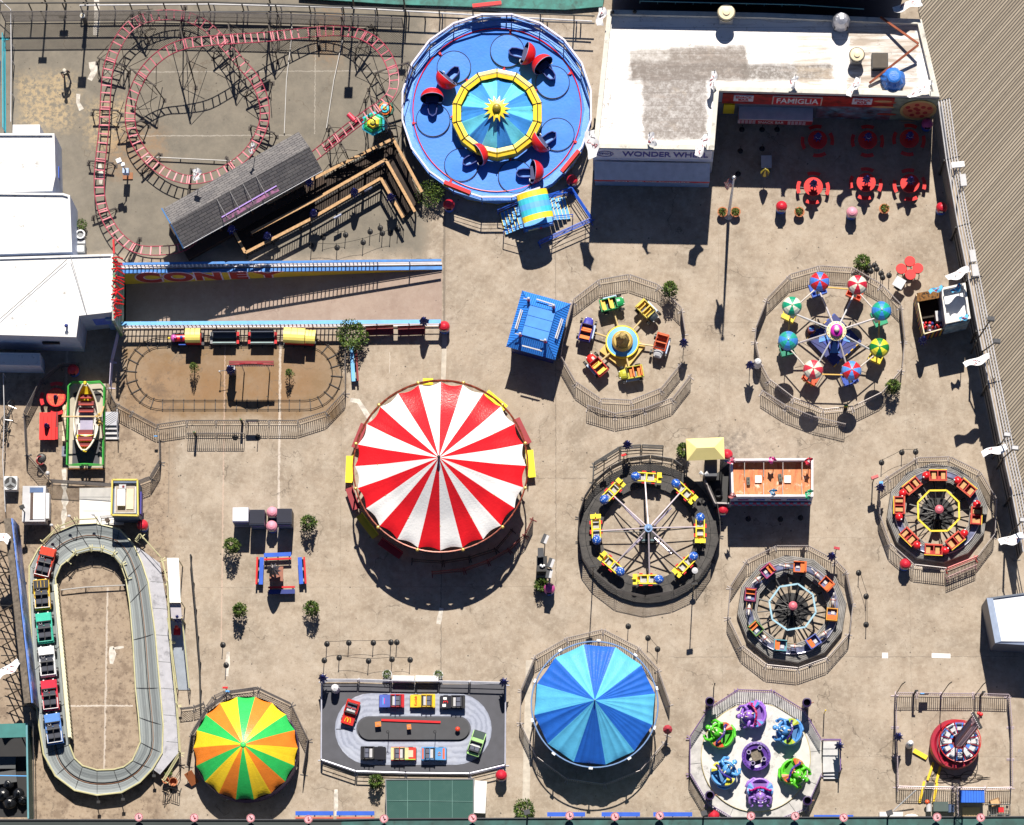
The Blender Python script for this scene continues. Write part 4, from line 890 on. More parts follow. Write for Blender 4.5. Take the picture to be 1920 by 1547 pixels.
p = P(150, 18, 3.0); t = thing('capped_post', 'short thick post with pale disc cap near the upper left', 'post', (p.x, p.y, 0)); part('post', MB().cyl(0, 0, 0, 1.7, .12, 12), DGREY, t); part('cap', MB().cyl(0, 0, 1.7, 1.78, .15, 16).m(1).cyl(0, 0, 1.78, 1.80, .10, 16), [WHITE, CREAM], t)
barrier([(4, 60), (5, 240)], 'blue panelled fence at the upper left border', 1.5, 'rails', CYAN)
p = P(2, 180); solo('leaning_blue_board', MB().box(p.x-.2, p.y, .6, .3, 4.2, 1.2), LBLUE, 'light blue board leaning at the upper left border', 'board', (p.x, p.y, 0))
p = P(236, 318, 1.2); t = thing('floodlight_stand', 'white twin floodlight on a grey stand inside the lower coaster curve', 'floodlight', (p.x, p.y+-.1, 0))
part('pole', MB().cyl(0, 0, 0, 1.9, .05, 8), GREY, t); part('lamp_head', MB().box(-.25, .25, 2.7, .3, .25, .35, .4), WHITE, t); part('lamp_head', MB().box(-.02, .05, 2.6, .22, .2, .3, .2), WHITE, t); part('arm', MB().tube((0, 0, 1.9), (-.2, .15, 2.6), .03, 5), GREY, t)
part('control_box', MB().box(0, 0, 1.1, .36, .3, .6), mat((.35, .45, .65), .5), t); part('foot', MB().box(0, 0, .05, .6, .4, .08), mat((.3, .12, .05), .7), t)
p = P(151, 440, .8); t = thing('plastic_fan_unit', 'white ring shaped fan unit beside the middle white building', 'fan', (p.x, p.y, 0)); part('ring', MB().torus(0, 0, .9, .24, .05, 20, 6), WHITE, t); part('body', MB().box(0, -.05, .4, .4, .35, .8), GREY, t); part('dial_plate', MB().box(.05, -.42, .5, .45, .2, .5), LGREY, t)
p = P(146, 470, .5); solo('grey_cabinet', MB().box(p.x+.2, p.y, .5, .55, .5, 1.0).m(1).box(p.x+.2, p.y, 1.03, .4, .35, .04), [GREY, WHITE], 'grey cabinet against the middle white building below the fan unit', 'cabinet', (p.x, p.y, 0))
BP = mat((.030, .20, .74), .35, var=.10, scale=1.2, bump=.15); BP2 = mat((.13, .34, .82), .35, var=.15, scale=3, bump=.3)
pc = P(932, 206, 1.0); SR = thing('spinning_ride', 'large round blue spinning ride with sun topped canopy and seven red tubs', 'fairground ride', (pc.x, pc.y, 0))
part('platform', MB().lathe([(0, .9), (2.2, .9), (5.15, .98), (5.15, .9), (5.15, .2)], n=48), BP, SR, smooth=False)
part('outer_deck', MB().ring(0, 0, 5.17, 5.55, .2, 1.04, 20), BP2, SR)
part('skirt', MB().ring(0, 0, 5.40, 5.54, .25, .95, 20), mat((.25, .42, .80), .5), SR); part('skirt_band', MB().ring(0, 0, 5.38, 5.56, .12, .24, 20), mat((.45, .38, .04), .5), SR)
mb = MB(); mb.torus(0, 0, 1.02, 4.98, .035, 64, 5); part('track_hoop', mb, RED, SR)
def disc_(x, y): p = P(x, y, 1.05)-Vector((pc.x, pc.y, 0)); return p
discs = [(851, 126), (951, 95), (1036, 154), (1045, 252), (966, 331), (865, 309), (812, 225)]
cars7 = [((838, 147), (847, 140)), ((985, 100), (955, 95)), ((1018, 122), (1034, 142)), ((1016, 265), (1034, 255)), ((1000, 322), (968, 325)), ((896, 290), (868, 307)), ((810, 184), (811, 212))]
for (x, y) in discs:
    p = disc_(x, y); mb = MB().lathe([(0, 1.05), (.97, 1.04), (1.0, 1.0)], p.x, p.y, 36); part('turntable', mb, BP, SR)
    mb = MB().torus(p.x, p.y, 1.05, 1.0, .022, 36, 5); part('turntable_rim', mb, DGREY, SR)
    a = math.atan2(p.y, p.x)
    for rr in (1.12, -1.12): mb = MB().tube((p.x+rr*math.cos(a), p.y+rr*math.sin(a), 1.04), (p.x+rr*.9*math.cos(a), p.y+rr*.9*math.sin(a), 1.04), .03, 4).box(p.x+rr*1.05*math.cos(a), p.y+rr*1.05*math.sin(a), 1.06, .14, .14, .08, a); part('bracket', mb, RED, SR)
def tub():
    t = thing('ride_tub', 'red tub', 'ride car', (0, 0, 0), 0, 'red tubs of the blue spinning ride')
    R_ = .70
    mb = MB(); M_ = Matrix.Rotation(math.radians(-38), 4, 'X'); prof = [(R_*math.cos(t_*PI/2/10), R_*.95*math.sin(t_*PI/2/10)) for t_ in range(11)]
    mb.lathe(prof, n=26); inner = MB().lathe([(r_*.94, z_*.93) for r_, z_ in prof], n=26); inner.f = [tuple(reversed(f)) for f in inner.f]
    M2 = T(0, .06, .72) @ Matrix.Rotation(math.radians(-107), 4, 'X')
    part('shell', mb.xf(M2), RED, t, smooth=True); part('lining', inner.xf(M2), mat((.012, .02, .10), .5), t, smooth=True)
    mb = MB().torus(0, 0, 0, R_*.98, .02, 26, 5); part('shell_rim', mb.xf(M2), mat((.3, .32, .5), .4), t)
    U = [(-.24, .1), (-.26, -.5), (-.2, -.78), (0, -.92), (.2, -.78), (.26, -.5), (.24, .1)]
    mb = MB()
    for i in range(len(U)-1): mb.beam((U[i][0], U[i][1], .30), (U[i+1][0], U[i+1][1], .30), .05, .36)
    part('footwell_rim', mb, NAVY, t); part('footwell_floor', MB().prism(U, .05, .10), mat((.10, .28, .75), .4), t)
    part('seat', MB().box(0, .1, .3, .8, .35, .4), mat((.02, .03, .12), .6), t); part('emblem', MB().sph(.45, -.12, .45, .12, 1, .3, .6, 8, 5), WHITE, t)
    return t
t0 = None
POS = ['at the upper left', 'at the top', 'at the upper right', 'at the lower right', 'at the bottom', 'at the lower left', 'at the left side']
for i, ((sx, sy), (tx, ty)) in enumerate(cars7):
    a, b = P(sx, sy, 1.5), P(tx, ty, 1.2); d = b-a; rz = math.atan2(d.y, d.x)+PI/2; c = P(sx, sy, 1.7); loc = Vector((c.x, c.y, 1.0))+Vector((math.sin(rz)*.1, -math.cos(rz)*.1, 0)); l = 'glossy red half dome tub of the blue spinning ride, '+POS[i]
    if t0 is None: t0 = tub(); t0.location = loc; t0.rotation_euler = (0, 0, rz); t0['label'] = l
    else: dup(t0, loc, rz, l)
q0 = P(932, 212, 1.9)-Vector((pc.x, pc.y, 0)); n_ = 14
mb = MB().lathe([(2.18, 1.95), (2.42, 2.0), (2.42, 1.75)], q0.x, q0.y, n_, PI/n_, 2*PI+PI/n_); part('yellow_cornice', mb, YEL, SR)
mb = MB().lathe([(2.43, 1.98), (2.70, 1.92), (2.70, 1.0)], q0.x, q0.y, n_, PI/n_, 2*PI+PI/n_); part('yellow_counter', mb, mat((.80, .55, .03), .4), SR)
mb = MB()
for i in range(n_):
    a = PI/n_+2*PI*i/n_; mb.tube((q0.x+2.1*math.cos(a), q0.y+2.1*math.sin(a), 2.0), (q0.x+2.74*math.cos(a), q0.y+2.74*math.sin(a), 2.0), .025, 4)
    a2 = a+2*PI/n_; mb.tube((q0.x+2.45*math.cos(a), q0.y+2.45*math.sin(a), 2.03), (q0.x+2.45*math.cos(a2), q0.y+2.45*math.sin(a2), 2.03), .02, 4)
part('cornice_seam', mb, BLACK, SR)
def cone_canopy(name, par, cx, cy, R_, z0, z1, nsec, mats, pick, a0=0.0, sag=.1, wr=.03, sub=8, nr=10, wf=3, seed=1, prof=None, wonly=None):
    rnd = random.Random(seed); mb = MB(); nn = nsec*sub; ph = [rnd.uniform(0, 6.28) for _ in range(nsec)]; am = [rnd.uniform(.4, 1.4) for _ in range(nsec)]; vs = []
    fq = [rnd.choice((2, 3, 3, 4, 5)) for _ in range(nsec)]; sk = [rnd.uniform(-1.2, 1.2) for _ in range(nsec)]
    for k in range(nr+1):
        r = R_*k/nr
        for i in range(nn):
            s_ = i//sub; f = (i % sub)/sub; a = a0+2*PI*i/nn
            t = k/nr; zz = z1+(z0-z1)*(prof(t) if prof else t)
            zz -= sag*math.sin(PI*f)*t
            if wr: zz += wr*am[s_]*(.5-abs(math.sin(f*PI*fq[s_]+ph[s_]+sk[s_]*t*1.5)))*1.4*min(1, math.sin(PI*f)*3)*t*(1.15-.5*t)
            rr = r*(1-.012*math.sin(PI*f)*(k == nr)*3)
            vs.append((cx+rr*math.cos(a), cy+rr*math.sin(a), zz))
    b = 0; mb.v = vs
    for k in range(nr):
        for i in range(nn):
            j = (i+1) % nn; mb.f.append((k*nn+i, (k+1)*nn+i, (k+1)*nn+j, k*nn+j)); mb.mi.append(pick(i//sub))
    o = part(name, mb, mats, par, smooth=True); return o
CB1, CB2 = mat((.05, .26, .72), .4, bump=.4, scale=2), mat((.14, .60, .80), .4, bump=.4, scale=2)
cone_canopy('canopy', SR, q0.x, q0.y, 2.2, 1.7, 2.9, 14, [CB1, CB2], lambda s: s % 2, PI/14, .10, .035, 10, 8, seed=5)
part('center_post', MB().cyl(q0.x, q0.y, 1, 2.6, .2, 12), BLUE, SR)
mb = MB(); c = q0+Vector((0, 0, 2.9-q0.z)); mb.m(0).sph(c.x, c.y, 3.1, .26, 1, 1, 1.2); sun_ = []
for i in range(28):
    a = 2*PI*i/28; r_ = .82 if i % 2 == 0 else .45; sun_.append((c.x+r_*math.cos(a), c.y+r_*math.sin(a), 2.98-.10*(i % 2 == 0)))
for i in range(28): mb.m(1).add([(c.x, c.y, 3.1), sun_[i], sun_[(i+1) % 28]], [(0, 1, 2)])
part('sun_ornament', mb, [mat((.35, .28, .03), .4), YEL], SR)
part('sun_point', MB().box(c.x, c.y-.32, 3.0, .16, .5, .10), YEL, SR)
RW = mat((.66, .64, .78), .35); ra = polyring(0, 0, 1, 20)
rail_t = thing('ring_railing', 'white topped blue railing ring round the spinning ride with red name boards', 'railing', (pc.x, pc.y, 0)); rr = 5.62; HZ = 2.1
for i in range(20):
    if i in (16, ): continue
    a, a2 = 2*PI*(i+.5)/20, 2*PI*(i+1.5)/20; p, q_ = Vector((rr*math.cos(a), rr*math.sin(a), HZ)), Vector((rr*math.cos(a2), rr*math.sin(a2), HZ))
    part('top_rail', MB().beam(p, q_, .10, .06), RW, rail_t); mb = MB()
    for k in (.3, .6, .85): mb.tube(p-UPV*k, q_-UPV*k, .02, 4)
    mb.tube(p, p-UPV*1.9, .035, 5); part('rail_panel', mb, mat((.06, .12, .40), .5), rail_t)
    mb = MB().beam(p-UPV*1.02, q_-UPV*1.02, .05, .5); part('kick_board', mb, BP2, rail_t)
for (x0, y0, x1, y1, l) in [(886, 12, 940, 6, 'top'), (1053, 322, 1085, 283, 'right'), (833, 342, 882, 362, 'bottom')]:
    a, b = P(x0, y0, 2.3), P(x1, y1, 2.3); part('name_board', MB().beam(a, b, .22, .35), RED, rail_t, world=True)
    if l != 'top':
        d_ = (b-a).normalized() if b.x > a.x else (a-b).normalized()
        s_ = Vector((d_.y, -d_.x, 0)); textm('lettering', 'ROTOR', .30, frame((a+b)/2+s_*.13-UPV*.02, d_, UPV), YEL, rail_t, .01) if False else part('gold_trim', MB().beam(a+s_*.14-UPV*.08, b+s_*.14-UPV*.08, .06, .16), mat((.6, .38, .08), .5, var=.5, scale=9), rail_t, world=True)
en = thing('ride_entrance', 'spinning ride entrance with arched striped canopy and two flights of blue steps', 'stairs', (P(1005, 405).x, P(1005, 405).y, 0))
c = P(1003, 384, 2.9); ang = math.radians(14); M0 = T(c.x, c.y, 0, ang); mb = MB(); ST5 = [0, 1, 2, 1, 0]; Ln, Wd = 1.75, 1.75
for k in range(5):
    for i in range(10):
        a, a2 = PI*(i/10), PI*((i+1)/10)
        def q__(aa, yy): return (-.93*math.cos(aa), yy, 2.45+.5*math.sin(aa))
        y0_, y1_ = Ln*(.5-k/5), Ln*(.5-(k+1)/5); mb.m(ST5[k]).add([q__(a, y0_), q__(a2, y0_), q__(a2, y1_), q__(a, y1_)], [(0, 3, 2, 1)])
mb.xf(M0); part('striped_canopy', mb, [YEL, CYAN, LBLUE], en, world=True)
for sx in (-.9, .9):
    for sy in (-.8, .8): part('canopy_post', MB().tube((sx*.98, sy, 0), (sx*.98, sy, 2.6), .03, 6).xf(M0), BLUE, en, world=True)
part('landing', MB().box(0, 0, .85, 1.75, 1.5, .1).xf(M0), LBLUE, en, world=True)
part('front_panel', MB().box(0, -.92, .95, 1.7, .05, .55).m(1).box(-.35, -.96, .95, .6, .02, .35).m(2).box(.1, -.96, .9, .14, .02, .3).xf(M0), [BP, mat((.4, .5, .4), .6), RED], en, world=True)
for sg, nm in ((-1, 'left'), (1, 'right')):
    for k in range(5): part('step', MB().box(sg*(1.0+.22*k), 0-.08*k*0, .78-.16*k, .22, 1.35, .06).m(1).box(sg*(1.1+.22*k), 0, .815-.16*k, .035, 1.35, .02).xf(M0), [LBLUE, YEL], en, world=True)
    for yy in (-.68, .68): part('stair_rail', MB().tube((sg*.95, yy, 1.8), (sg*2.1, yy, 1.05), .03, 5).tube((sg*2.1, yy, 1.05), (sg*2.1, yy, 0), .03, 5).tube((sg*.95, yy, 1.3), (sg*2.1, yy, .55), .02, 4).xf(M0), BLUE, en, world=True)
barrier([(1020, 368), (1072, 351), (1110, 408), (1010, 452)], 'blue pipe queue railing right of the striped entrance canopy', 1.1, 'rails', BLUE, r=.03)

RUSTR = mat((.07, .06, .055), .5, .3, var=.3)
def oval(x0, y0, x1, y1, n_=16):
    r_ = (y1-y0)/2; cy = (y0+y1)/2; pts = []
    for i in range(n_+1): a = -PI/2+PI*i/n_; pts.append((x1-r_+r_*math.cos(a), cy+r_*math.sin(a)))
    for i in range(n_+1): a = PI/2+PI*i/n_; pts.append((x0+r_+r_*math.cos(a), cy+r_*math.sin(a)))
    return pts
def resample(pts, step, closed=True):
    out_ = []; L = []; n_ = len(pts)
    segs = [(pts[i], pts[(i+1) % n_]) for i in range(n_ if closed else n_-1)]; carry = 0
    for a, b in segs:
        l = (b-a).length
        if l < 1e-6: continue
        d = (b-a)/l; s = carry
        while s < l: out_.append((a+d*s, d)); s += step
        carry = s-l
    return out_
tc_ = pv(oval(245, 641, 632, 759), .1); tr = thing('train_track', 'oval miniature railway track with dark rails and sleepers on rusty ground', 'railway track', tuple(P(440, 700)))
rs = resample(tc_, .25)
for sg in (-1, 1): part('rail', MB().path([p+Vector((-d.y, d.x, 0))*.27*sg for p, d in rs], .022, 4, True), RUSTR, tr, world=True)
for k, (p, d) in enumerate(resample(tc_, .62)):
    s = Vector((-d.y, d.x, 0)); mb = MB().beam(p+s*.36-UPV*.06, p-s*.36-UPV*.06, .05, .04)
    part('sleeper', mb, RUSTR, tr, world=True)
DPINK = mat((.55, .10, .40), .4)
def pxy(x, y, z=0): return P(x, y, z)
p = P(352, 634, .5); t = thing('train_engine', 'red toy locomotive with yellow curved roof and purple nose on the miniature track', 'train car', (p.x, p.y, 0))
part('chassis', MB().box(0, 0, .2, 1.9, .75, .12), DGREY, t); part('boiler', MB().tube((-.75, 0, .55), (-.1, 0, .55), .22, 12), RED, t)
part('nose', MB().sph(-.82, 0, .55, .24, .8, 1, 1).cyl(-.7, .0, .6, .95, .09, 8), DPINK, t); part('lamp', MB().sph(-1.1, 0, .5, .08), YEL, t); part('dome', MB().sph(-.35, 0, .8, .09), BLUE, t)
part('cab', MB().box(.35, 0, .5, .9, .72, .55), RED, t); part('side_panel', MB().box(-.3, -.39, .4, .45, .04, .3), BLUE, t)
mb = MB(); K = [( -.38, .62), (-.34, .62)]
def curvroof(x0, x1, wd, z, h, n_=8):
    mb = MB(); a = [(-wd/2*math.cos(PI*i/n_), z+h*math.sin(PI*i/n_)) for i in range(n_+1)]
    for i in range(n_): mb.add([(x0, a[i][0], a[i][1]), (x1, a[i][0], a[i][1]), (x1, a[i+1][0], a[i+1][1]), (x0, a[i+1][0], a[i+1][1])], [(0, 1, 2, 3)])
    mb.add([(x0, y_, z_) for y_, z_ in a], [tuple(range(n_+1))]); mb.add([(x1, y_, z_) for y_, z_ in a], [tuple(range(n_, -1, -1))])
    mb.m(1)
    for xx in (x0+(x1-x0)*.35, x0+(x1-x0)*.65):
        for i in range(n_//2, n_): mb.beam((xx, a[i][0], a[i][1]+.004), (xx, a[i+1][0], a[i+1][1]+.004), .03, .02)
    return mb
RY = mat((.85, .72, .18), .45)
part('roof', curvroof(-.08, .80, .86, 1.2, .32), [RY, BLACK], t)
for xx in (-.02, .74):
    for yy in (-.33, .33): part('roof_post', MB().box(xx, yy, .95, .05, .05, .55), RED, t)
for xx in (-.5, .5):
    for yy in (-.3, .3): part('wheel', MB().tube((xx, yy-.03, .18), (xx, yy+.03, .18), .16, 12), BLACK, t)
for i, (x, l) in enumerate([(421, 'open dark passenger car of the miniature train behind the locomotive'), (492, 'open dark passenger car of the miniature train ahead of the yellow caboose')]):
    p = P(x, 633, .4); t = thing('train_passenger_car', l, 'train car', (p.x, p.y, 0), 0, 'open train cars'); part('chassis', MB().box(0, 0, .2, 1.6, .75, .12), DGREY, t)
    part('side_wall', MB().box(0, -.36, .5, 1.35, .06, .5), mat((.30, .42, .42), .5), t); part('side_wall', MB().box(0, .36, .5, 1.35, .06, .5), DGREY, t)
    part('seat', MB().box(0, .12, .42, 1.3, .32, .1), mat((.05, .06, .09), .4), t); part('backrest', MB().box(0, .27, .68, 1.35, .08, .42), mat((.04, .05, .08), .35), t); part('footrest', MB().box(0, -.2, .3, 1.3, .2, .06), BLACK, t)
    part('end_step', MB().box(-.78, 0, .3, .14, .7, .1), RED if i else GREY, t); part('end_step', MB().box(.78, 0, .3, .14, .7, .1), RED, t)
    for xx in (-.45, .45):
        for yy in (-.3, .3): part('wheel', MB().tube((xx, yy-.03, .18), (xx, yy+.03, .18), .15, 12), BLACK, t)
p = P(562, 634, .5); t = thing('train_caboose', 'red train caboose with yellow two part curved roof at the end of the miniature train', 'train car', (p.x, p.y, 0), -.06)
part('chassis', MB().box(0, 0, .2, 1.9, .75, .12), DGREY, t); part('body', MB().box(0, 0, .5, 1.7, .74, .5), RED, t); part('roof', curvroof(-.9, .35, .92, 1.15, .34), [RY, BLACK], t); part('rear_roof', curvroof(.38, .95, .82, 1.05, .28), [RY, BLACK], t)
for xx in (-.8, .3, .85):
    for yy in (-.33, .33): part('roof_post', MB().box(xx, yy, .9, .05, .05, .55), RED, t)
for xx in (-.5, .5):
    for yy in (-.3, .3): part('wheel', MB().tube((xx, yy-.03, .18), (xx, yy+.03, .18), .16, 12), BLACK, t)
a, b = P(430, 683, 2.4), P(513, 683, 2.4); c = (a+b)/2; t = thing('station_sign', 'dark red scalloped station sign with raised centre on two poles in the train loop', 'sign', (c.x, c.y, 0))
mb = MB(); pr_ = [(-1.3, 0), (-1.3, .28), (-.7, .32), (-.35, .52), (0, .58), (.35, .52), (.7, .32), (1.3, .28), (1.3, 0)]
vs = [(x, -.04, 2.2+z) for x, z in pr_]+[(x, .04, 2.2+z) for x, z in pr_]; n_ = len(pr_); mb.add(vs, [tuple(range(n_-1, -1, -1)), tuple(range(n_, 2*n_))]+[(i, (i+1) % n_, n_+(i+1) % n_, n_+i) for i in range(n_)])
part('board', mb, mat((.30, .02, .03), .5), t); part('canopy_top', MB().box(0, .12, 2.5, 2.6, .12, .08), DRED, t)
mb = MB(); [mb.box(-1.25+.1*i, -.06, 2.14, .05, .05, .08) for i in range(26)]; part('fringe', mb, mat((.5, .4, .55), .5), t)
mb = MB(); [mb.box(-.7+.13*k, -.055, 2.42, .09, .02, .09) for k in range(11)]; part('sign_letters', mb, WHITE, t)
for xx in (-.6, .9): part('post', MB().cyl(xx, 0, 0, 2.2, .035, 7), STEEL, t)
p = P(434, 694, 1.0); t = thing('control_box', 'grey operator control box beside the station sign poles', 'control box', (p.x, p.y, 0)); part('cabinet', MB().box(0, 0, .7, .42, .35, 1.4), DGREY, t); part('lid', MB().box(0, 0, 1.42, .46, .4, .05), LGREY, t)
p = P(413, 700, .6); t = thing('microphone_stand', 'thin grey stand with small ball foot left of the control box', 'stand', (p.x, p.y, 0)); part('pole', MB().cyl(0, 0, 0, 1.2, .02, 5).tube((0, 0, 1.2), (.5, .1, 1.2), .02, 4), GREY, t); part('head', MB().sph(0, 0, 1.2, .06), LGREY, t)
FB = mat((.20, .18, .17), .45, .2)
barrier([(199, 720), (215, 755), (243, 770), (292, 796), (347, 788), (402, 788), (459, 788)], 'grey crowd barrier along the lower left of the train loop', 1.1, 'bars', FB, group='train loop barriers')
barrier([(459, 788), (502, 788), (557, 788), (611, 771), (647, 733), (647, 612)], 'grey crowd barrier along the lower right of the train loop', 1.1, 'bars', FB, group='train loop barriers')
barrier([(349, 812), (404, 812), (458, 812)], 'second short crowd barrier in front of the train loop forming a queue lane', 1.1, 'bars', FB, group='train loop barriers')
barrier([(222, 612), (208, 672), (205, 722)], 'white mesh fence between the swinging boat and the train loop', 1.2, 'mesh', mat((.55, .5, .65), .5))
for x, y, l in ((365, 812, 'left'), (452, 788, 'right')):
    p = P(x, y, 1.1); t = thing('height_gauge', 'black height gauge board with yellow and green top, %s one at the train queue' % l, 'sign', (p.x, p.y, 0), 0, 'height gauges'); part('board', MB().box(0, 0, .65, .14, .05, 1.3), BLACK, t); part('top_cap', MB().box(0, 0, 1.36, .14, .06, .12).m(1).box(0, 0, 1.45, .12, .06, .06), [YEL, DGREEN], t)
p = P(473, 789, 1.0); solo('queue_sign', MB().box(p.x, p.y, 1.05, .75, .08, .35).m(1).box(p.x, p.y-.05, 1.1, .6, .01, .08).m(0).box(p.x-.3, p.y, .5, .05, .05, 1.0).box(p.x+.3, p.y, .5, .05, .05, 1.0), [BLACK, LPURP], 'dark sign panel on the train queue barrier', 'sign', (p.x, p.y, 0))
p = P(292, 818, .9); solo('blue_tag', MB().box(p.x, p.y, .9, .2, .05, .18), LBLUE, 'small light blue plate tied to the barrier corner by the swinging boat', 'sign', (p.x, p.y, .8))

p = P(163, 798, .6); t = thing('swinging_boat', 'white and yellow swinging boat hanging in a green railed platform', 'fairground ride', (p.x, p.y, 0))
part('platform', MB().box(0, 0, .35, 2.1, 5.0, .5), mat((.42, .38, .30), .6), t)
part('trim', MB().box(0, -2.54, .4, 2.15, .06, .35), mat((.30, .13, .03), .6, var=.6, scale=6), t)
part('black_shape', MB().add([(-.7, 1.4, .612), (-.85, 1.9, .612), (-.5, 2.1, .612), (0, 1.8, .612), (.5, 2.1, .612), (.85, 1.9, .612), (.7, 1.4, .612)], [(0, 6, 5, 4, 3, 2, 1)]), BLACK, t)  # flat black shape on top of the platform, towards its north end
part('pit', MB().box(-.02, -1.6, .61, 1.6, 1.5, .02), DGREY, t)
GR = mat((.03, .35, .04), .4)
mb = MB()
for z in (1.0, 1.4): mb.path([(-1.05, -2.45, z), (-1.05, 0, z), (-1.05, 2.2, z), (-.8, 2.48, z), (0, 2.42, z), (.8, 2.48, z), (1.05, 2.2, z), (1.05, 0, z), (1.05, -2.45, z), (.05, -2.42, z), (-.05, -2.42, z)], .05, 6, True)
part('green_railing', mb, GR, t)
mb = MB()
for (xx, yy) in [(-1.05, -2.4), (-1.05, 0), (-1.05, 2.2), (1.05, 2.2), (1.05, 0), (1.05, -2.4), (0, 2.4), (0, -2.4)]: mb.tube((xx, yy, .6), (xx, yy, 1.4), .045, 5)
part('railing_post', mb, GR, t)
mb = MB(); prof = []; ns = 18; na = 12; vs = []; off = (.02, .25)
def hw(u): return max(.02, .72*math.sin(PI*min(1, max(0, u)))**.62)
for i in range(ns+1):
    u = i/ns; y = 1.95-3.9*u; wd = hw(u*.96+.02); zt = 1.25+.75*abs(2*u-1)**2.2; zb = .78+.55*abs(2*u-1)**2.5
    for j in range(na+1):
        a = PI*j/na; vs.append((off[0]+wd*-math.cos(a), off[1]+y, zb+(zt-zb)*(1-math.sin(a)**.8)))
mb.v = vs; mb.f = [(i*(na+1)+j, (i+1)*(na+1)+j, (i+1)*(na+1)+j+1, i*(na+1)+j+1) for i in range(ns) for j in range(na)]; mb.mi = [1 if (i < 4 or i > 12) else 0 for i in range(ns) for j in range(na)]
part('hull', mb, [mat((.72, .70, .66), .5, dirt='7a4a10', dirtamt=.3), YEL], t, smooth=True)
mb = MB(); pts = [(off[0]+hw(i/ns*.96+.02)*sg, off[1]+1.95-3.9*i/ns, 1.27+.75*abs(2*i/ns-1)**2.2) for sg in (-1, 1) for i in (range(ns+1) if sg < 0 else range(ns, -1, -1))]
part('gunwale', MB().path(pts, .055, 6, True), mat((.75, .70, .55), .5), t)
for k, yy in enumerate([1.35, .95, .55, .18, -.75, -1.15, -1.5]):
    if k == 3: continue
    part('bench', MB().box(off[0], off[1]+yy, 1.2+.12*abs(yy), .9 if abs(yy) < 1.2 else .7, .24, .08).m(1).box(off[0], off[1]+yy-.14, 1.35+.12*abs(yy), .85 if abs(yy) < 1.2 else .65, .05, .22), [mat((.16, .01, .015), .5), mat((.45, .04, .02), .5)], t)
part('floor', MB().box(off[0], off[1]-.1, 1.0, .75, 1.1, .05), mat((.35, .33, .45), .5), t)
part('figurehead', MB().sph(off[0], off[1]+2.0, 2.1, .11, 1, 1, 1.6).cyl(off[0], off[1]+1.95, 1.9, 2.25, .06, 8), YEL, t); part('stern_lamp', MB().sph(off[0], off[1]-2.0, 2.0, .08), YEL, t)
mb = MB().tube((-1.2, .1, 2.9), (1.1, .1, 2.9), .05, 6)
for sx in (-1.15, 1.05):
    for sy in (-1.3, 1.5): mb.tube((sx, sy, .5), (sx, .1, 2.9), .05, 6)
part('swing_frame', mb, mat((.60, .42, .22), .5), t); part('hanger', MB().tube((-.5, .1, 2.9), (-.5, .3, 1.3), .03, 5).tube((.5, .1, 2.9), (.5, .3, 1.3), .03, 5), BRONZE, t)
mb = MB(); rnd = random.Random(9)
for i in range(14): mb.sph(.95+rnd.uniform(-.12, .12), .1+rnd.uniform(-.35, .4), 2.4+rnd.uniform(-.5, .7), rnd.uniform(.06, .12), nu=7, nv=5)
part('carved_figure', mb, mat((.55, .36, .10), .5), t)
p = P(211, 795, .5); t = thing('metal_steps', 'grey metal steps with railings on the right of the swinging boat', 'stairs', (p.x, p.y, 0)); part('landing', MB().box(-.1, .3, .6, .9, .8, .06), mat((.45, .46, .52), .5), t)
for k in range(3): part('step', MB().box(-.1, -.2-.26*k, .45-.17*k, .9, .24, .05), LGREY, t)
for sx in (-.52, .35): part('handrail', MB().path([(sx, .7, 1.4), (sx, 0, 1.4), (sx, -.9, .9), (sx, -.9, 0)], .025, 5).tube((sx, .7, 1.4), (sx, .7, 0), .025, 5).tube((sx, 0, 1.4), (sx, 0, 0), .025, 5), LGREY, t)
for k in range(6): part('floor_marking', MB().box(-.1+.0, .3-.3+.12*k, .635, .85, .02, .008, .6), BLACK, t)
mb = MB(); p = P(125, 800)
t = thing('step_blocks', 'row of cream coloured block steps along the left of the swinging boat', 'steps', (p.x, p.y, 0))
for k in range(7): part('block', MB().box(.05*(k % 2), 1.05-.31*k, .32, .38, .29, .55, .03), mat((.62, .52, .38), .7), t)
p = P(124, 850); solo('grey_motor_box', MB().box(p.x, p.y, .35, .35, .6, .7).m(1).sph(p.x, p.y+.05, .72, .06), [mat((.16, .18, .24), .5), WHITE], 'blue grey motor box at the lower left of the swinging boat', 'box', (p.x, p.y, 0))
barrier([(145, 680), (110, 682), (76, 710), (44, 773), (48, 848), (93, 899), (210, 907)], 'low chain link fence round the left and lower side of the swinging boat', 1.2, 'mesh', DFENCE)
barrier([(257, 902), (281, 893), (299, 862), (298, 820)], 'low chain link fence at the lower right of the swinging boat', 1.2, 'mesh', DFENCE)
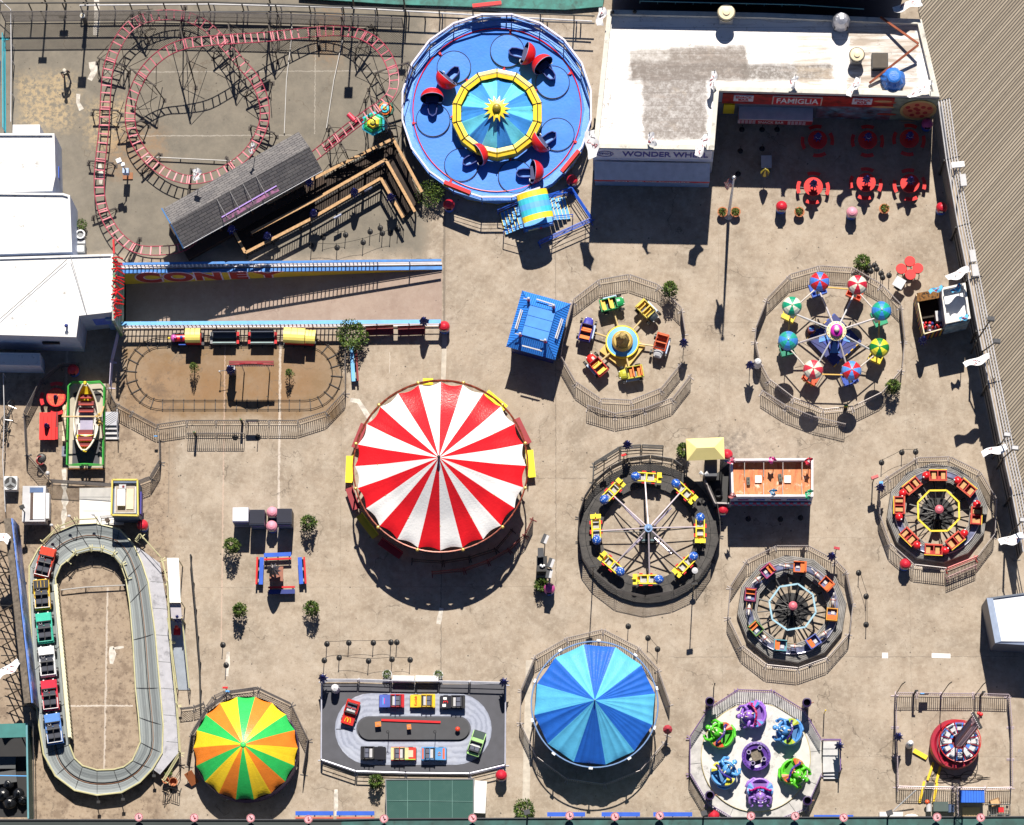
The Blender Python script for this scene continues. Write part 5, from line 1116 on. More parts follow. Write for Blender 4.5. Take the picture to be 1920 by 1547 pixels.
def rnd_table(x, y, lab, shade=False, sq_=False, top=RED, umbl=None):
    p = P(x, y, .75); t = thing('picnic_table', lab, 'picnic table', (p.x, p.y, 0), random.uniform(-.15, .15), 'round red picnic tables')
    part('tabletop', MB().lathe([(0, .72), (.56, .72), (.57, .75), (.56, .78), (0, .78)], n=32), top, t)
    part('pedestal', MB().cyl(0, 0, 0, .72, .05, 8).m(0).box(0, 0, .03, .5, .5, .05), DGREY, t)
    for k in range(4):
        a = k*PI/2
        mb = MB(); n_ = 7; r0, r1 = .78, .99; V_ = []
        for i in range(n_+1):
            aa = a-.42+.84*i/n_; V_ += [(r0*math.cos(aa), r0*math.sin(aa), .46), (r1*math.cos(aa), r1*math.sin(aa), .46)]
        mb.add(V_+[(x_, y_, .42) for x_, y_, _ in V_], [(2*i, 2*i+1, 2*i+3, 2*i+2) for i in range(n_)]+[(2*n_+2+2*i+1, 2*i+1+2*0, 2*i+3, 2*n_+2+2*i+3) for i in range(n_)])
        part('seat', mb, top, t)
        part('seat_arm', MB().tube((.1*math.cos(a), .1*math.sin(a), .3), (.88*math.cos(a), .88*math.sin(a), .42), .022, 5).tube((.85*math.cos(a), .85*math.sin(a), .42), (.85*math.cos(a), .85*math.sin(a), 0), .02, 5), GREY, t)
    return t
TR = mat((.66, .012, .010), .35)
tabs = [(1533, 262, 'round red table in full shade, leftmost of the back row'), (1627, 262, 'round red table in full shade, middle of the back row'), (1705, 260, 'round red table in full shade, rightmost of the back row'),
        (1525, 350, 'round red sunlit table beside the potted plant, leftmost of the front row'), (1624, 342, 'round red half shaded table in the middle of the front row'), (1706, 344, 'round red half shaded table nearest the boardwalk fence')]
for x, y, l in tabs:
    t = rnd_table(x, y, l, top=TR); p = t.location; dup(UP0, (p.x, p.y, 0), random.uniform(0, 3), 'folded blue umbrella through the '+l.replace(' beside the potted plant', '').replace('half shaded ', ''), s=.92)
t = rnd_table(105, 745, 'round red table with worn yellowish top beside the swinging boat', top=RED); t['group'] = 'red tables by the swinging boat'
mb = MB().lathe([(0, .785), (.5, .785)], n=24); part('worn_surface', mb, mat((.60, .05, .02), .5, dirt='d0a040', dirtamt=.35, dscale=9), t)
for k in range(4):
    a = k*PI/2
dup(UP0, (t.location.x, t.location.y, 0), 1, 'folded blue umbrella in the worn round red table by the swinging boat', s=.55)
p = P(89, 799, .75); t = thing('picnic_table', 'rectangular bright red picnic table left of the swinging boat', 'picnic table', (p.x, p.y, 0));
for k in range(4): part('table_plank', MB().box(-.36+.24*k, 0, .74, .23, 1.62, .05), mat((.75, .015, .012), .4), t)
for yy in (-.6, .6): part('leg_frame', MB().box(0, yy, .36, .7, .08, .72), DRED, t)
dup(UP0, (t.location.x-.02, t.location.y+.0, 0), 2, 'folded blue umbrella in the rectangular red table', s=.62)
a, b = P(104, 773, .45), P(104, 824, .45); c = (a+b)/2; t = thing('bench', 'narrow red bench beside the rectangular red table', 'bench', (c.x, c.y, 0)); part('seat', MB().beam(a, b, .30, .05), DRED, t, world=True); part('seat', MB().beam(a.lerp(b, .55)+UPV*.012, b+UPV*.012, .26, .05), RED, t, world=True)
for e in (.15, .85): q_ = a.lerp(b, e); part('leg', MB().box(q_.x, q_.y, .21, .25, .06, .42), BLACK, t, world=True)
p = P(76, 864, .6); t = thing('red_speaker_stool', 'dark red round seat with black cushion leaning at the chain link fence', 'seat', (p.x, p.y, 0)); part('rim', MB().torus(0, 0, .7, .24, .05, 20, 6, Matrix.Rotation(.6, 4, 'Y')), DRED, t); part('cushion', MB().sph(.05, .15, .62, .3, 1, 1, .35), BLACK, t); part('stand', MB().cyl(0, 0, 0, .6, .06, 8), BLACK, t)
p = P(90, 888, .5); t = thing('small_post_lamp', 'little grey ball lamp on the fence below the dark red seat', 'lamp', (p.x, p.y, 0)); part('post', MB().cyl(0, 0, 0, .6, .03, 6), BLACK, t); part('ball', MB().sph(0, 0, .68, .13), LGREY, t)
OUT = [(55, 1112), (55, 1062), (72, 1030), (99, 1002), (140, 984), (180, 982), (224, 992), (250, 1020), (266, 1055), (278, 1092), (291, 1188), (300, 1290), (306, 1360), (304, 1412), (286, 1442), (262, 1467), (228, 1486), (182, 1491), (140, 1482), (104, 1455), (82, 1415), (70, 1340), (62, 1260)]
INN = [(106, 1108), (104, 1085), (114, 1061), (140, 1040), (170, 1032), (190, 1033), (213, 1042), (226, 1058), (236, 1085), (243, 1131), (249, 1200), (254, 1290), (260, 1345), (263, 1392), (248, 1426), (232, 1438), (213, 1443), (182, 1444), (155, 1436), (140, 1422), (130, 1396), (122, 1320), (113, 1210)]
zt = .85; jo = pv(OUT, zt); ji = pv(INN, zt); n_ = len(jo)
m, nn_, L, b = nodemat('track_deck'); g = NG(nn_, L); b.inputs['Roughness'].default_value = .55; b.inputs['Metallic'].default_value = .25
uv = nn_.new('ShaderNodeAttribute'); uv.attribute_name = 'across'; tc = nn_.new('ShaderNodeTexCoord'); n1 = g.noise(tc.outputs['Object'], 1.5, 7); mu = uv.outputs['Fac']
w1 = g.M('ADD', g.M('MULTIPLY', mu, 60), g.M('MULTIPLY', n1, 6)); st = g.M('SINE', w1); st2 = g.M('SINE', g.M('MULTIPLY', mu, 141))
bandm = g.rng(g.M('ABSOLUTE', g.M('SUBTRACT', g.M('ABSOLUTE', g.M('SUBTRACT', mu, .5)), .22)), .02, .16, 1, 0)
col = g.mix(g.M('MULTIPLY', g.rng(st, .1, .9), .6), (.19, .215, .22), (.32, .35, .35)); col = g.mix(g.M('MULTIPLY', bandm, g.rng(g.M('ADD', st2, n1), .2, 1.2, .2, .95)), col, (.07, .08, .09)); col = g.mix(g.rng(n1, .5, .75, 0, .4), col, (.16, .17, .17))
L.new(col, b.inputs['Base Color']); DECKM = m
jt = thing('jeep_track', 'long oval raised track of weathered grey boards with a guide rail for toy jeeps', 'ride track', tuple(Vector((P(190, 1240).x, P(190, 1240).y, 0))))
def loopsub(a, k=3):
    r = catmull([Vector(p) for p in a], k); return r
jo2, ji2 = loopsub(jo), loopsub(ji); N2 = len(jo2); rows = 12; mb = MB(); vals = []
for j in range(rows+1):
    for i in range(N2):
        t = j/rows; p = ji2[i].lerp(jo2[i], t); p.z = zt-.06*math.sin(PI*t); mb.v.append(tuple(p)); vals.append(t)
for j in range(rows):
    for i in range(N2): k = (i+1) % N2; mb.f.append((j*N2+i, j*N2+k, (j+1)*N2+k, (j+1)*N2+i)); mb.mi.append(0)
o = part('deck', mb, DECKM, jt, world=True); at = o.data.attributes.new('across', 'FLOAT', 'POINT'); at.data.foreach_set('value', vals)
mb = MB()
for ring_, hh in ((jo2, 1), (ji2, -1)):
    vs = [(p.x, p.y, zt-.0) for p in ring_]+[(p.x, p.y, .35) for p in ring_]; mb.add(vs, [(i, (i+1) % N2, N2+(i+1) % N2, N2+i) for i in range(N2)])
part('side_skirt', mb, mat((.05, .05, .055), .7), jt, world=True)
JYL = mat((.55, .52, .30), .5)
part('outer_curb', MB().path([p+UPV*.03 for p in jo], .05, 5, True), JYL, jt, world=True); part('inner_curb', MB().path([p+UPV*.03 for p in ji], .045, 5, True), JYL, jt, world=True)
mid = [ji2[i].lerp(jo2[i], .5)+UPV*-.03 for i in range(N2)]; part('guide_rail', MB().path(mid, .028, 5, True), BLACK, jt, world=True)
mid = [ji2[i].lerp(jo2[i], .56)+UPV*-.035 for i in range(N2)]; part('guide_rail', MB().path(mid, .02, 5, True), mat((.25, .12, .06), .7), jt, world=True)
mb = MB()
for i in range(0, N2, 3): mb.beam(ji2[i].lerp(jo2[i], .02)+UPV*.004, ji2[i].lerp(jo2[i], .98)+UPV*.004-UPV*.03, .025, .02)
part('deck_seam', mb, BLACK, jt, world=True)
mb = MB()
for i in range(0, n_, 1): p = jo[i]; mb.box(p.x, p.y, .2, .12, .12, .4)
part('trestle', mb, DGREY, jt, world=True)
for i, k in ((14, 'a'), (16, 'b'), (17, 'c')):
    p = jo[i]; part('bracket_lamp', MB().tube(p, p+Vector((.1, -.35, .1)), .03, 5).box(p.x+.1, p.y-.4, p.z+.1, .2, .15, .1), BLACK, jt, world=True)
wk = [(250, 1020), (300, 1056), (312, 1130), (322, 1260), (333, 1330), (334, 1412), (300, 1452), (286, 1442), (304, 1412), (306, 1340), (291, 1188), (277, 1092)]
q_ = pv(wk, .8); t = thing('walkway', 'pale metal walkway along the right side of the jeep track', 'walkway', tuple(Vector((q_[3].x, q_[3].y, 0)))); part('deck', MB().prism([(p.x, p.y) for p in q_], .70, .80), mat((.40, .40, .44), .6, .0, dirt='55555c', dirtamt=.3), t, world=True)
mb = MB()
for y in (1090, 1140, 1190, 1240, 1290, 1340, 1390): mb.beam(P(282+(y-1090)*.10, y, .81), P(312+(y-1090)*.075, y+2, .81), .025, .01)
part('seam', mb, GREY, t, world=True)
barrier([(253, 1012), (262, 1000), (302, 1045), (313, 1090), (318, 1200), (330, 1320), (336, 1410), (305, 1462)], 'thin yellow pipe railing beside the jeep track walkway', 1.1, 'rails', JYL, z0=.75)
barrier([(78, 1016), (108, 988), (142, 974), (182, 972)], 'thin cream pipe railing at the upper left curve of the jeep track', .35, 'rails', JYL, z0=.9)
barrier([(126, 1053), (140, 1040-6), (170, 1026), (190, 1027), (213, 1036), (230, 1056), (240, 1085)], 'thin cream pipe railing on the inner curve of the jeep track', .35, 'rails', JYL, z0=.9)
for x, y, l in ((130, 968, 'left'), (175, 965, 'middle'), (97, 985, 'far left')):
    p = P(x, y, 2.0); t = thing('track_lamp', 'small gooseneck lamp at the top curve of the jeep track, '+l, 'lamp', (p.x, p.y, 0), 0, 'gooseneck lamps'); part('stem', MB().path([(.35, -.5, 0), (.35, -.5, 1.7), (.25, -.3, 1.95), (0, 0, 2.0)], .025, 5), BLACK, t); part('lamp_head', MB().sph(-.02, .02, 2.0, .08, 1.3, 1, .7), LGREY, t)
railrun([(115, 1106), (160, 1101), (237, 1097)], .35, GALV, 'grey pipe crossing the upper end inside the jeep track', .04, 'ground_pipe', 'pipe')
q_ = [P(104, 1096, 1.35), P(131, 1382, 1.35)]; t = thing('slatted_barrier', 'cream slatted barrier along the inner left edge of the jeep track', 'barrier', tuple(Vector((q_[0].x, q_[0].y, 0))))
part('top_board', MB().beam(q_[0], q_[1], .20, .06), mat((.70, .66, .46), .6), t, world=True); mb = MB()
for k in range(40): p = q_[0].lerp(q_[1], k/39); mb.box(p.x+.09, p.y, .85, .05, .12, 1.0)
part('slats', mb, mat((.62, .58, .40), .6), t, world=True)
def toycar(name, lab, cat, L_, Wd, bodym, hoodm, seatm, group, style='jeep', s4=None, windm=None, extra=None):
    """length along +Y (nose at +Y)"""
    t = thing(name, lab, cat, (0, 0, 0), 0, group); h = .30
    if style == 'truck': BODY = [(-Wd/2, -L_/2), (Wd/2, -L_/2), (Wd/2, L_*.18), (-Wd/2, L_*.18)]
    else: BODY = [(-Wd/2, -L_/2), (Wd/2, -L_/2), (Wd/2, L_*.2), (-Wd/2, L_*.2)]
    def tubp(w0, l0, l1, z0, z1, th=.05):
        mb = MB()
        mb.box(0, (l0+l1)/2, z0, w0, l1-l0, .06); mb.box(-w0/2+th/2, (l0+l1)/2, (z0+z1)/2, th, l1-l0, z1-z0); mb.box(w0/2-th/2, (l0+l1)/2, (z0+z1)/2, th, l1-l0, z1-z0)
        mb.box(0, l0+th/2, (z0+z1)/2, w0-2*th, th, z1-z0); mb.box(0, l1-th/2, (z0+z1)/2, w0-2*th, th, z1-z0); return mb
    part('body', tubp(Wd, -L_/2, L_*.2, .26, .62), bodym, t)
    hw_ = Wd*.86; n_ = 6; mb = MB(); sec = []
    for (y, zz, k) in ((L_*.2, .62, 1), (L_*.33, .60, .95), (L_*.44, .52, .82), (L_*.5, .38, .6)):
        for i in range(n_+1): a = PI*i/n_; sec.append((-math.cos(a)*hw_/2*k, y, .28+(zz-.28)*math.sin(a)**.5))
    mb.add(sec, [(r*(n_+1)+i, r*(n_+1)+i+1, (r+1)*(n_+1)+i+1, (r+1)*(n_+1)+i) for r in range(3) for i in range(n_)]+[tuple(range(3*(n_+1), 4*(n_+1)))]); part('hood', mb, hoodm, t, smooth=False)
    ys = (-L_*.34, -L_*.02) if style != 'stock' else (-L_*.12,)
    for y in ys:
        part('seat', MB().box(0, y, .42, Wd*.8, L_*.13, .12), seatm, t); part('backrest', MB().box(0, y-L_*.085, .58, Wd*.82, .07, .28), seatm, t)
    wr_ = .17
    for sx in (-1, 1):
        for sy in (-.33, .33): part('hub', MB().tube((sx*(Wd/2+.13), L_*sy, wr_), (sx*(Wd/2+.14), L_*sy, wr_), wr_*.5, 8), LGREY, part('wheel', MB().tube((sx*(Wd/2+.01), L_*sy, wr_), (sx*(Wd/2+.13), L_*sy, wr_), wr_, 12), BLACK, t))
    part('windscreen_frame', MB().beam((-Wd*.42, L_*.19, .60), (-Wd*.42, L_*.15, .84), .03, .03).beam((Wd*.42, L_*.19, .60), (Wd*.42, L_*.15, .84), .03, .03).beam((-Wd*.43, L_*.15, .84), (Wd*.43, L_*.15, .84), .03, .04), windm or BLACK, t)
    part('floor', MB().box(0, -L_*.17, .30, Wd*.85, L_*.1, .02), mat((.10, .12, .20), .5), t)
    part('headlight', MB().sph(-Wd*.25, L_*.45, .42, .05), WHITE, t); part('headlight', MB().sph(Wd*.25, L_*.45, .42, .05), WHITE, t)
    return t
def place(t, x, y, hx, hy, z):
    """x,y pixel of the car middle at height z+.5, heading given by a pixel vector"""
    c = P(x, y, z+.45); e = P(x+hx, y+hy, z+.45); d = e-c; t.location = (c.x, c.y, z); t.rotation_euler = (0, 0, math.atan2(d.y, d.x)-PI/2); return t
JB = mat((.02, .02, .025), .45)
for (x, y, dx_, dy_, col, seat, lab) in [(85, 1055, -8, 30, (.60, .05, .02), None, 'orange red toy jeep at the head of the line on the oval track'), (79, 1115, 2, 30, (.75, .48, .04), None, 'yellow toy jeep with black hood second in line'), (84, 1178, 3, 30, (.05, .50, .36), None, 'turquoise green toy jeep third in line'),
                                   (89, 1241, 3, 30, (.72, .74, .76), None, 'white toy jeep fourth in line'), (94, 1304, 3, 30, (.58, .02, .05), None, 'crimson toy jeep fifth in line'), (101, 1367, 4, 30, (.10, .25, .62), None, 'blue toy jeep last in line near the bottom curve')]:
    m_ = mat(col, .35); t = thing('toy_jeep', lab, 'toy jeep', (0, 0, 0), 0, 'toy jeeps queued on the oval track'); L2, W2 = 1.75, .92
    part('body', MB().box(0, 0, .42, W2, L2, .30), m_, t); part('tub', MB().box(0, -.32, .62, W2*.98, .95, .2).m(1).box(0, -.32, .70, W2*.80, .85, .08), [m_, JB], t)
    hd = MB(); hd.box(0, .60, .66, W2*.92, .42, .2).m(1).box(0, .84, .62, W2*.8, .05, .16); part('hood', hd, [JB if 'black hood' in lab else m_, m_], t)
    part('hood_ridge', MB().box(0, .58, .77, .03, .38, .02).box(-.2, .58, .77, .02, .38, .02).box(.2, .58, .77, .02, .38, .02), m_, t)
    part('windscreen', MB().box(0, .34, .80, W2*.88, .05, .22).m(1).box(0, .34, .80, W2*.78, .07, .15), [JB, GLASS], t)
    for yy in (.08, -.42):
        part('seat', MB().box(-.19, yy, .76, .32, .26, .08).box(.19, yy, .76, .32, .26, .08), mat((.045, .05, .07), .4), t); part('backrest', MB().box(-.19, yy-.15, .88, .32, .06, .22).box(.19, yy-.15, .88, .32, .06, .22), mat((.03, .035, .05), .4), t)
    part('steering_wheel', MB().torus(-.18, .26, .86, .08, .014, 12, 4), LGREY, t); part('roll_bar', MB().path([(-.4, -.06, .66), (-.4, -.06, 1.0), (.4, -.06, 1.0), (.4, -.06, .66)], .022, 5), BLACK, t)
    part('rear_trim', MB().path([(-.42, -.2, .76), (-.42, -.8, .76), (.42, -.8, .76), (.42, -.2, .76)], .028, 5), WHITE if col[0] > .5 or col[2] > .5 else m_, t)
    for sx in (-1, 1):
        for sy in (-.55, .58): part('hub', MB().tube((sx*(W2/2+.10), sy, .2), (sx*(W2/2+.11), sy, .2), .09, 8), GREY, part('wheel', MB().tube((sx*(W2/2-.02), sy, .2), (sx*(W2/2+.10), sy, .2), .2, 12), BLACK, t))
    for sx in (-.28, .28): part('headlight', MB().sph(sx, .87, .6, .06), WHITE, t)
    place(t, x, y, -dx_, -dy_, zt)
t = thing('loading_canopy', 'long narrow white canopy over the loading platform right of the jeep track', 'canopy', tuple(Vector((P(328, 1120).x, P(328, 1120).y, 0))))
q_ = pv([(313, 1046), (335, 1046), (339, 1130), (318, 1130)], 2.6); part('roof', MB().prism([(p.x, p.y) for p in q_], 2.52, 2.6), mat((.75, .74, .68), .5), t, world=True)
q_ = pv([(319, 1132), (339, 1132), (341, 1160), (321, 1160)], 2.3); part('ribbed_panel', MB().prism([(p.x, p.y) for p in q_], 2.2, 2.3), mat((.38, .36, .40), .5), t, world=True)
for (x, y) in [(314, 1050), (335, 1050), (319, 1128), (339, 1128), (322, 1158), (340, 1158)]: p = P(x, y, 2.5); part('post', MB().cyl(p.x, p.y, 0, 2.5, .035, 6), JYL, t, world=True)
q_ = pv([(318, 1165), (345, 1165), (356, 1292), (333, 1292)], .45); t = thing('loading_ramp', 'grey steel ramp leading down from the jeep loading platform', 'ramp', tuple(Vector((q_[2].x, q_[2].y, 0))))
part('plate', MB().add([(q_[0].x, q_[0].y, .8), (q_[1].x, q_[1].y, .8), (q_[2].x, q_[2].y, .05), (q_[3].x, q_[3].y, .05)], [(0, 3, 2, 1)]), mat((.40, .45, .52), .4, .2), t, world=True)
for sx in (0, 1): a, b = (q_[0], q_[3]) if sx == 0 else (q_[1], q_[2]); part('handrail', MB().path([(a.x, a.y, 0), (a.x, a.y, 1.8), (b.x, b.y, 1.05), (b.x, b.y, 0)], .03, 5).tube((a.x, a.y, 1.3), (b.x, b.y, .55), .02, 5), JYL, t, world=True)
p = P(330, 1175, 1.5); solo('red_fire_extinguisher', MB().cyl(p.x, p.y, .85, 1.4, .11, 12).sph(p.x, p.y, 1.42, .1).box(p.x, p.y-.2, .83, .4, .4, .03), RED, 'red cylinder standing on the jeep loading platform', 'extinguisher', (p.x, p.y, .8))
railrun([(357, 1040), (366, 1140), (374, 1240), (376, 1330)], .9, BLACK, 'black pipe railing in the open yard right of the jeep track', .05, post=1.6)
barrier([(336, 1328), (362, 1325), (382, 1318)], 'short low fence between the jeep track and the striped dome tent', .9, 'mesh', DFENCE)
for i, (x, y, r_, l) in enumerate([(311, 1463, .17, 'small tipped terracotta pot by the end of the jeep walkway'), (325, 1466, .22, 'large empty terracotta pot by the end of the jeep walkway')]):
    p = P(x, y, .4); solo('flower_pot', MB().lathe([(0, .02), (r_*.7, .02), (r_, .42), (r_*1.18, .42), (r_*1.18, .5), (r_*.95, .5), (r_*.85, .2), (0, .15)], p.x, p.y, 18), CLAY, l, 'flower pot', (p.x, p.y, 0), 'empty terracotta pots')
p = P(316, 1448, .4); make_shrub('small leafy plant above the terracotta pots', (p.x, p.y, 0), .24, .4, .1, 40, n_=220, ls=.07)
barrier([(303, 1480), (318, 1476), (336, 1482)], 'black gate panel leaning by the terracotta pots', 1.0, 'bars', BLACK)
p = P(20, 906, .8); t = thing('air_conditioner', 'white outdoor fan unit at the left border', 'air conditioner', (p.x, p.y, 0)); part('case', MB().box(0, 0, .45, .78, .78, .85), WHITE, t); part('fan_ring', MB().torus(0, 0, .9, .34, .03, 28, 5), GREY, t); part('fan_well', MB().cyl(0, 0, .88, .885, .33, 24), BLACK, t)
part('fan_blade', MB().merge(MB().box(0, .16, .90, .14, .3, .015)).merge(MB().box(0, .16, .90, .14, .3, .015), Matrix.Rotation(2.09, 4, 'Z')).merge(MB().box(0, .16, .90, .14, .3, .015), Matrix.Rotation(4.19, 4, 'Z')).cyl(0, 0, .89, .93, .07, 10), GREY, t)
p = P(64, 945, 1.3); t = thing('utility_trailer', 'white open topped utility bin with dark stripe near the left border', 'trailer', (p.x, p.y, 0)); part('body', MB().box(0, 0, .75, 1.35, 2.1, 1.3), LGREY, t); part('lid', MB().box(.2, .02, 1.42, .85, 1.85, .05), WHITE, t); part('dark_strip', MB().box(-.12, 0, 1.45, .18, 1.85, .01), mat((.08, .05, .04), .7), t); part('side_flap', MB().box(.78, -.1, .9, .18, 1.5, .8), WHITE, t); part('end_window', MB().box(.15, .8, 1.46, .8, .3, .01), mat((.10, .16, .30), .3), t)
p = P(45, 935, 2.6); t = thing('flood_lamp', 'dark flood lamp on a pole in front of the utility bin', 'lamp post', (p.x-.1, p.y-.6, 0)); part('pole', MB().cyl(0, 0, 0, 2.6, .04, 6), BLACK, t); part('lamp_head', MB().box(0, .1, 2.65, .28, .2, .3, .4), BLACK, t)
q_ = pv([(149, 915), (232, 914), (232, 984), (149, 983)], .12); t = thing('white_pad', 'flat white painted pad below the swinging boat', 'slab', tuple(Vector((q_[0].x, q_[0].y, 0)))); part('slab', MB().prism([(p.x, p.y) for p in reversed(q_)], 0, .12), mat((.72, .70, .66), .6), t, world=True)
mb = MB();
for y in (932, 958): mb.beam(P(150, y, .125), P(232, y, .125), .02, .01)
part('seam', mb, GREY, t, world=True)
q_ = pv([(211, 900), (258, 900), (259, 967), (209, 966)], 2.6); c = sum(q_, Vector())/4; t = thing('kiosk', 'small open roofed kiosk with yellow trim above the jeep track', 'kiosk', (c.x, c.y, 0))
part('wall', MB().prism([(p.x, p.y) for p in reversed(q_)], 0, 2.25), mat((.10, .14, .22), .6), t, world=True)
mb = MB()
for i in range(4): mb.beam(q_[i], q_[(i+1) % 4], .09, .3)
part('yellow_trim', mb, mat((.65, .52, .10), .5), t, world=True)
part('inner_frame', MB().box(-.0, 0, 2.35, 1.25, 1.75, .06).m(1).box(0, 0, 2.39, 1.1, 1.6, .03), [LGREY, mat((.35, .30, .26), .6)], t)
part('roof_unit', MB().box(-.2, -.0, 2.55, .45, .95, .3), WHITE, t); part('vent_box', MB().box(-.15, .65, 2.5, .4, .25, .25).m(1).cyl(-.1, .65, 2.62, 2.66, .07, 8), [LGREY, DRED], t); part('cream_panel', MB().box(.28, -.05, 2.44, .4, 1.2, .06), CREAM, t)
part('side_sign', MB().box(.86, -.2, 1.6, .08, 1.3, .9), mat((.04, .03, .28), .5), t)
for k in range(4): solo
p = P(201, 975, 1.0); solo('brown_post_box', MB().box(p.x, p.y, .9, .25, .22, .3, .5).m(1).cyl(p.x, p.y, 0, .8, .04, 6), [mat((.07, .045, .03), .7), BLACK], 'small brown box on a post at the top curve of the jeep track', 'post box', (p.x, p.y, 0))
barrier([(186, 968), (215, 965)], 'short white rail on the pad beside the kiosk', .9, 'rails', LGREY)
def bike(x, y, rz, lab):
    p = P(x, y, .3); t = thing('bicycle', lab, 'bicycle', (p.x, p.y, 0), rz, 'parked bicycles')
    L3 = Matrix.Rotation(PI/2, 4, 'X')
    for xx in (-.5, .5): part('wheel', MB().torus(0, 0, 0, .32, .025, 22, 5).tube((-.3, 0, 0), (.3, 0, 0), .008, 4).tube((0, -.3, 0), (0, .3, 0), .008, 4).xf(T(xx, 0, .33) @ Matrix.Rotation(PI/2-.5, 4, 'X')), BLACK, t)
    part('frame', MB().path([(-.5, 0, .33), (-.05, -.1, .35), (.4, -.2, .78), (-.2, -.2, .78), (-.05, -.1, .35)], .022, 5).tube((-.5, 0, .33), (-.2, -.2, .78), .018, 5).tube((.5, 0, .33), (.38, -.25, .92), .02, 5), DGREY, t)
    part('saddle', MB().sph(-.24, -.25, .9, .11, 1.4, .7, .4), BLACK, t); part('handlebar', MB().tube((.36, -.5, .93), (.38, 0, .93), .018, 5), STEEL, t); return t
bike(14, 775, 1.2, 'dark bicycle leaning at the left border beside the upper fence post'); bike(9, 802, 1.45, 'dark bicycle at the left border below the other one')
railrun([(6, 700), (8, 780), (5, 860), (10, 960)], 1.2, LGREY, 'thin pale railing along the left border by the bicycles', .025)
q_ = [P(24, 972, 3.6), P(62, 1318, 3.6)]; t = thing('billboard', 'long blue and white billboard on wooden beams with steel braces at the left border', 'billboard', tuple(Vector((q_[0].x, q_[0].y, 0))))
d = (q_[1]-q_[0]).normalized(); s = Vector((d.y, -d.x, 0))*-1; s = Vector((1, 0, 0))
part('face', MB().beam(q_[0]-UPV*1.4, q_[1]-UPV*1.4, .06, 2.6), mat((.05, .14, .45), .4, var=.9, scale=.8, dirt='c8c8d8', dirtamt=.5, dscale=.6), t, world=True)
part('timber_beam', MB().beam(q_[0]-s*.33-UPV*.1, q_[1]-s*.33-UPV*.1, .38, .2), mat((.16, .13, .10), .8, var=.4, scale=6), t, world=True)
part('blue_edge', MB().beam(q_[0]-s*.05+UPV*.03, q_[1]-s*.05+UPV*.03, .07, .1), mat((.10, .22, .65), .5), t, world=True)
for k in range(12):
    p = q_[0].lerp(q_[1], k/11)-s*.3-UPV*.1; e = Vector((p.x-1.5, p.y-.1, 0)); part('brace', MB().tube(p, e, .04, 5).tube((p.x, p.y, 2.0), (e.x, e.y+.2, 1.5), .03, 5).tube((p.x, p.y, 0), p, .05, 5), BLACK, t, world=True)
barrier([(30, 1000), (40, 1090), (52, 1200), (62, 1300)], 'narrow rail between billboard and jeep track', .8, 'rails', BLACK)
t = thing('rubbish_enclosure', 'dark green fenced rubbish enclosure with teal roof strip in the lower left corner', 'enclosure', tuple(Vector((P(30, 1450).x, P(30, 1450).y, 0))))
q_ = pv([(-20, 1358), (48, 1356), (49, 1382), (-20, 1384)], 2.2); part('roof_strip', MB().prism([(p.x, p.y) for p in reversed(q_)], 2.1, 2.2), mat((.03, .18, .17), .5), t, world=True)
a, b = P(50, 1356, 2.2), P(53, 1535, 2.2); part('green_wall', MB().beam(a-UPV*1.1, b-UPV*1.1, .06, 2.2), mat((.02, .10, .09), .6), t, world=True); part('top_rail', MB().beam(a, b, .10, .07), mat((.10, .28, .32), .5), t, world=True)
a, b = P(62, 1356, 2.2), P(64, 1535, 2.2); part('outer_rail', MB().beam(a, b, .05, .05), BLACK, t, world=True)
q_ = pv([(-20, 1380), (49, 1380), (51, 1532), (-20, 1532)], 0.02); part('floor', MB().prism([(p.x, p.y) for p in reversed(q_)], 0, .02), mat((.02, .02, .022), .8), t, world=True)
part('cross_bar', MB().beam(P(-10, 1454, 2.1), P(50, 1455, 2.1), .05, .05), LBLUE, t, world=True); part('pallet_boards', MB().merge(sum([[MB().box(0, 0, 0, .1, .1, .1)]], [])[0], T(0, 0, -9)) if False else MB().box(P(10, 1430, .4).x, P(10, 1430, .4).y, .3, 1.2, .7, .3).box(P(12, 1458, .4).x, P(12, 1458, .4).y, .5, 1.2, .7, .2, .15), mat((.07, .075, .08), .7), t, world=True)
for i, (x, y, r_) in enumerate([(15, 1470, .34), (5, 1490, .42), (34, 1488, .36), (18, 1505, .40), (42, 1500, .3)]):
    p = P(x, y, .5); rnd = random.Random(i); mb = MB().sph(0, 0, .36, r_, 1, 1, .9, 14, 9); mb.v = [(v[0]*(1+rnd.uniform(-.12, .12)), v[1]*(1+rnd.uniform(-.12, .12)), v[2]) for v in mb.v]; mb.tube((0, 0, .6), (0, 0, .85), .06, 6, .1); mb.xf(T(p.x, p.y, 0))
    solo('rubbish_bag', mb, mat((.012, .013, .016), .25, bump=.5), 'black plastic rubbish bag in the dark enclosure, %s from the left border' % ('third', 'nearest', 'fourth', 'second lowest', 'farthest')[i], 'rubbish bag', (p.x, p.y, 0), 'black rubbish bags', smooth=True)

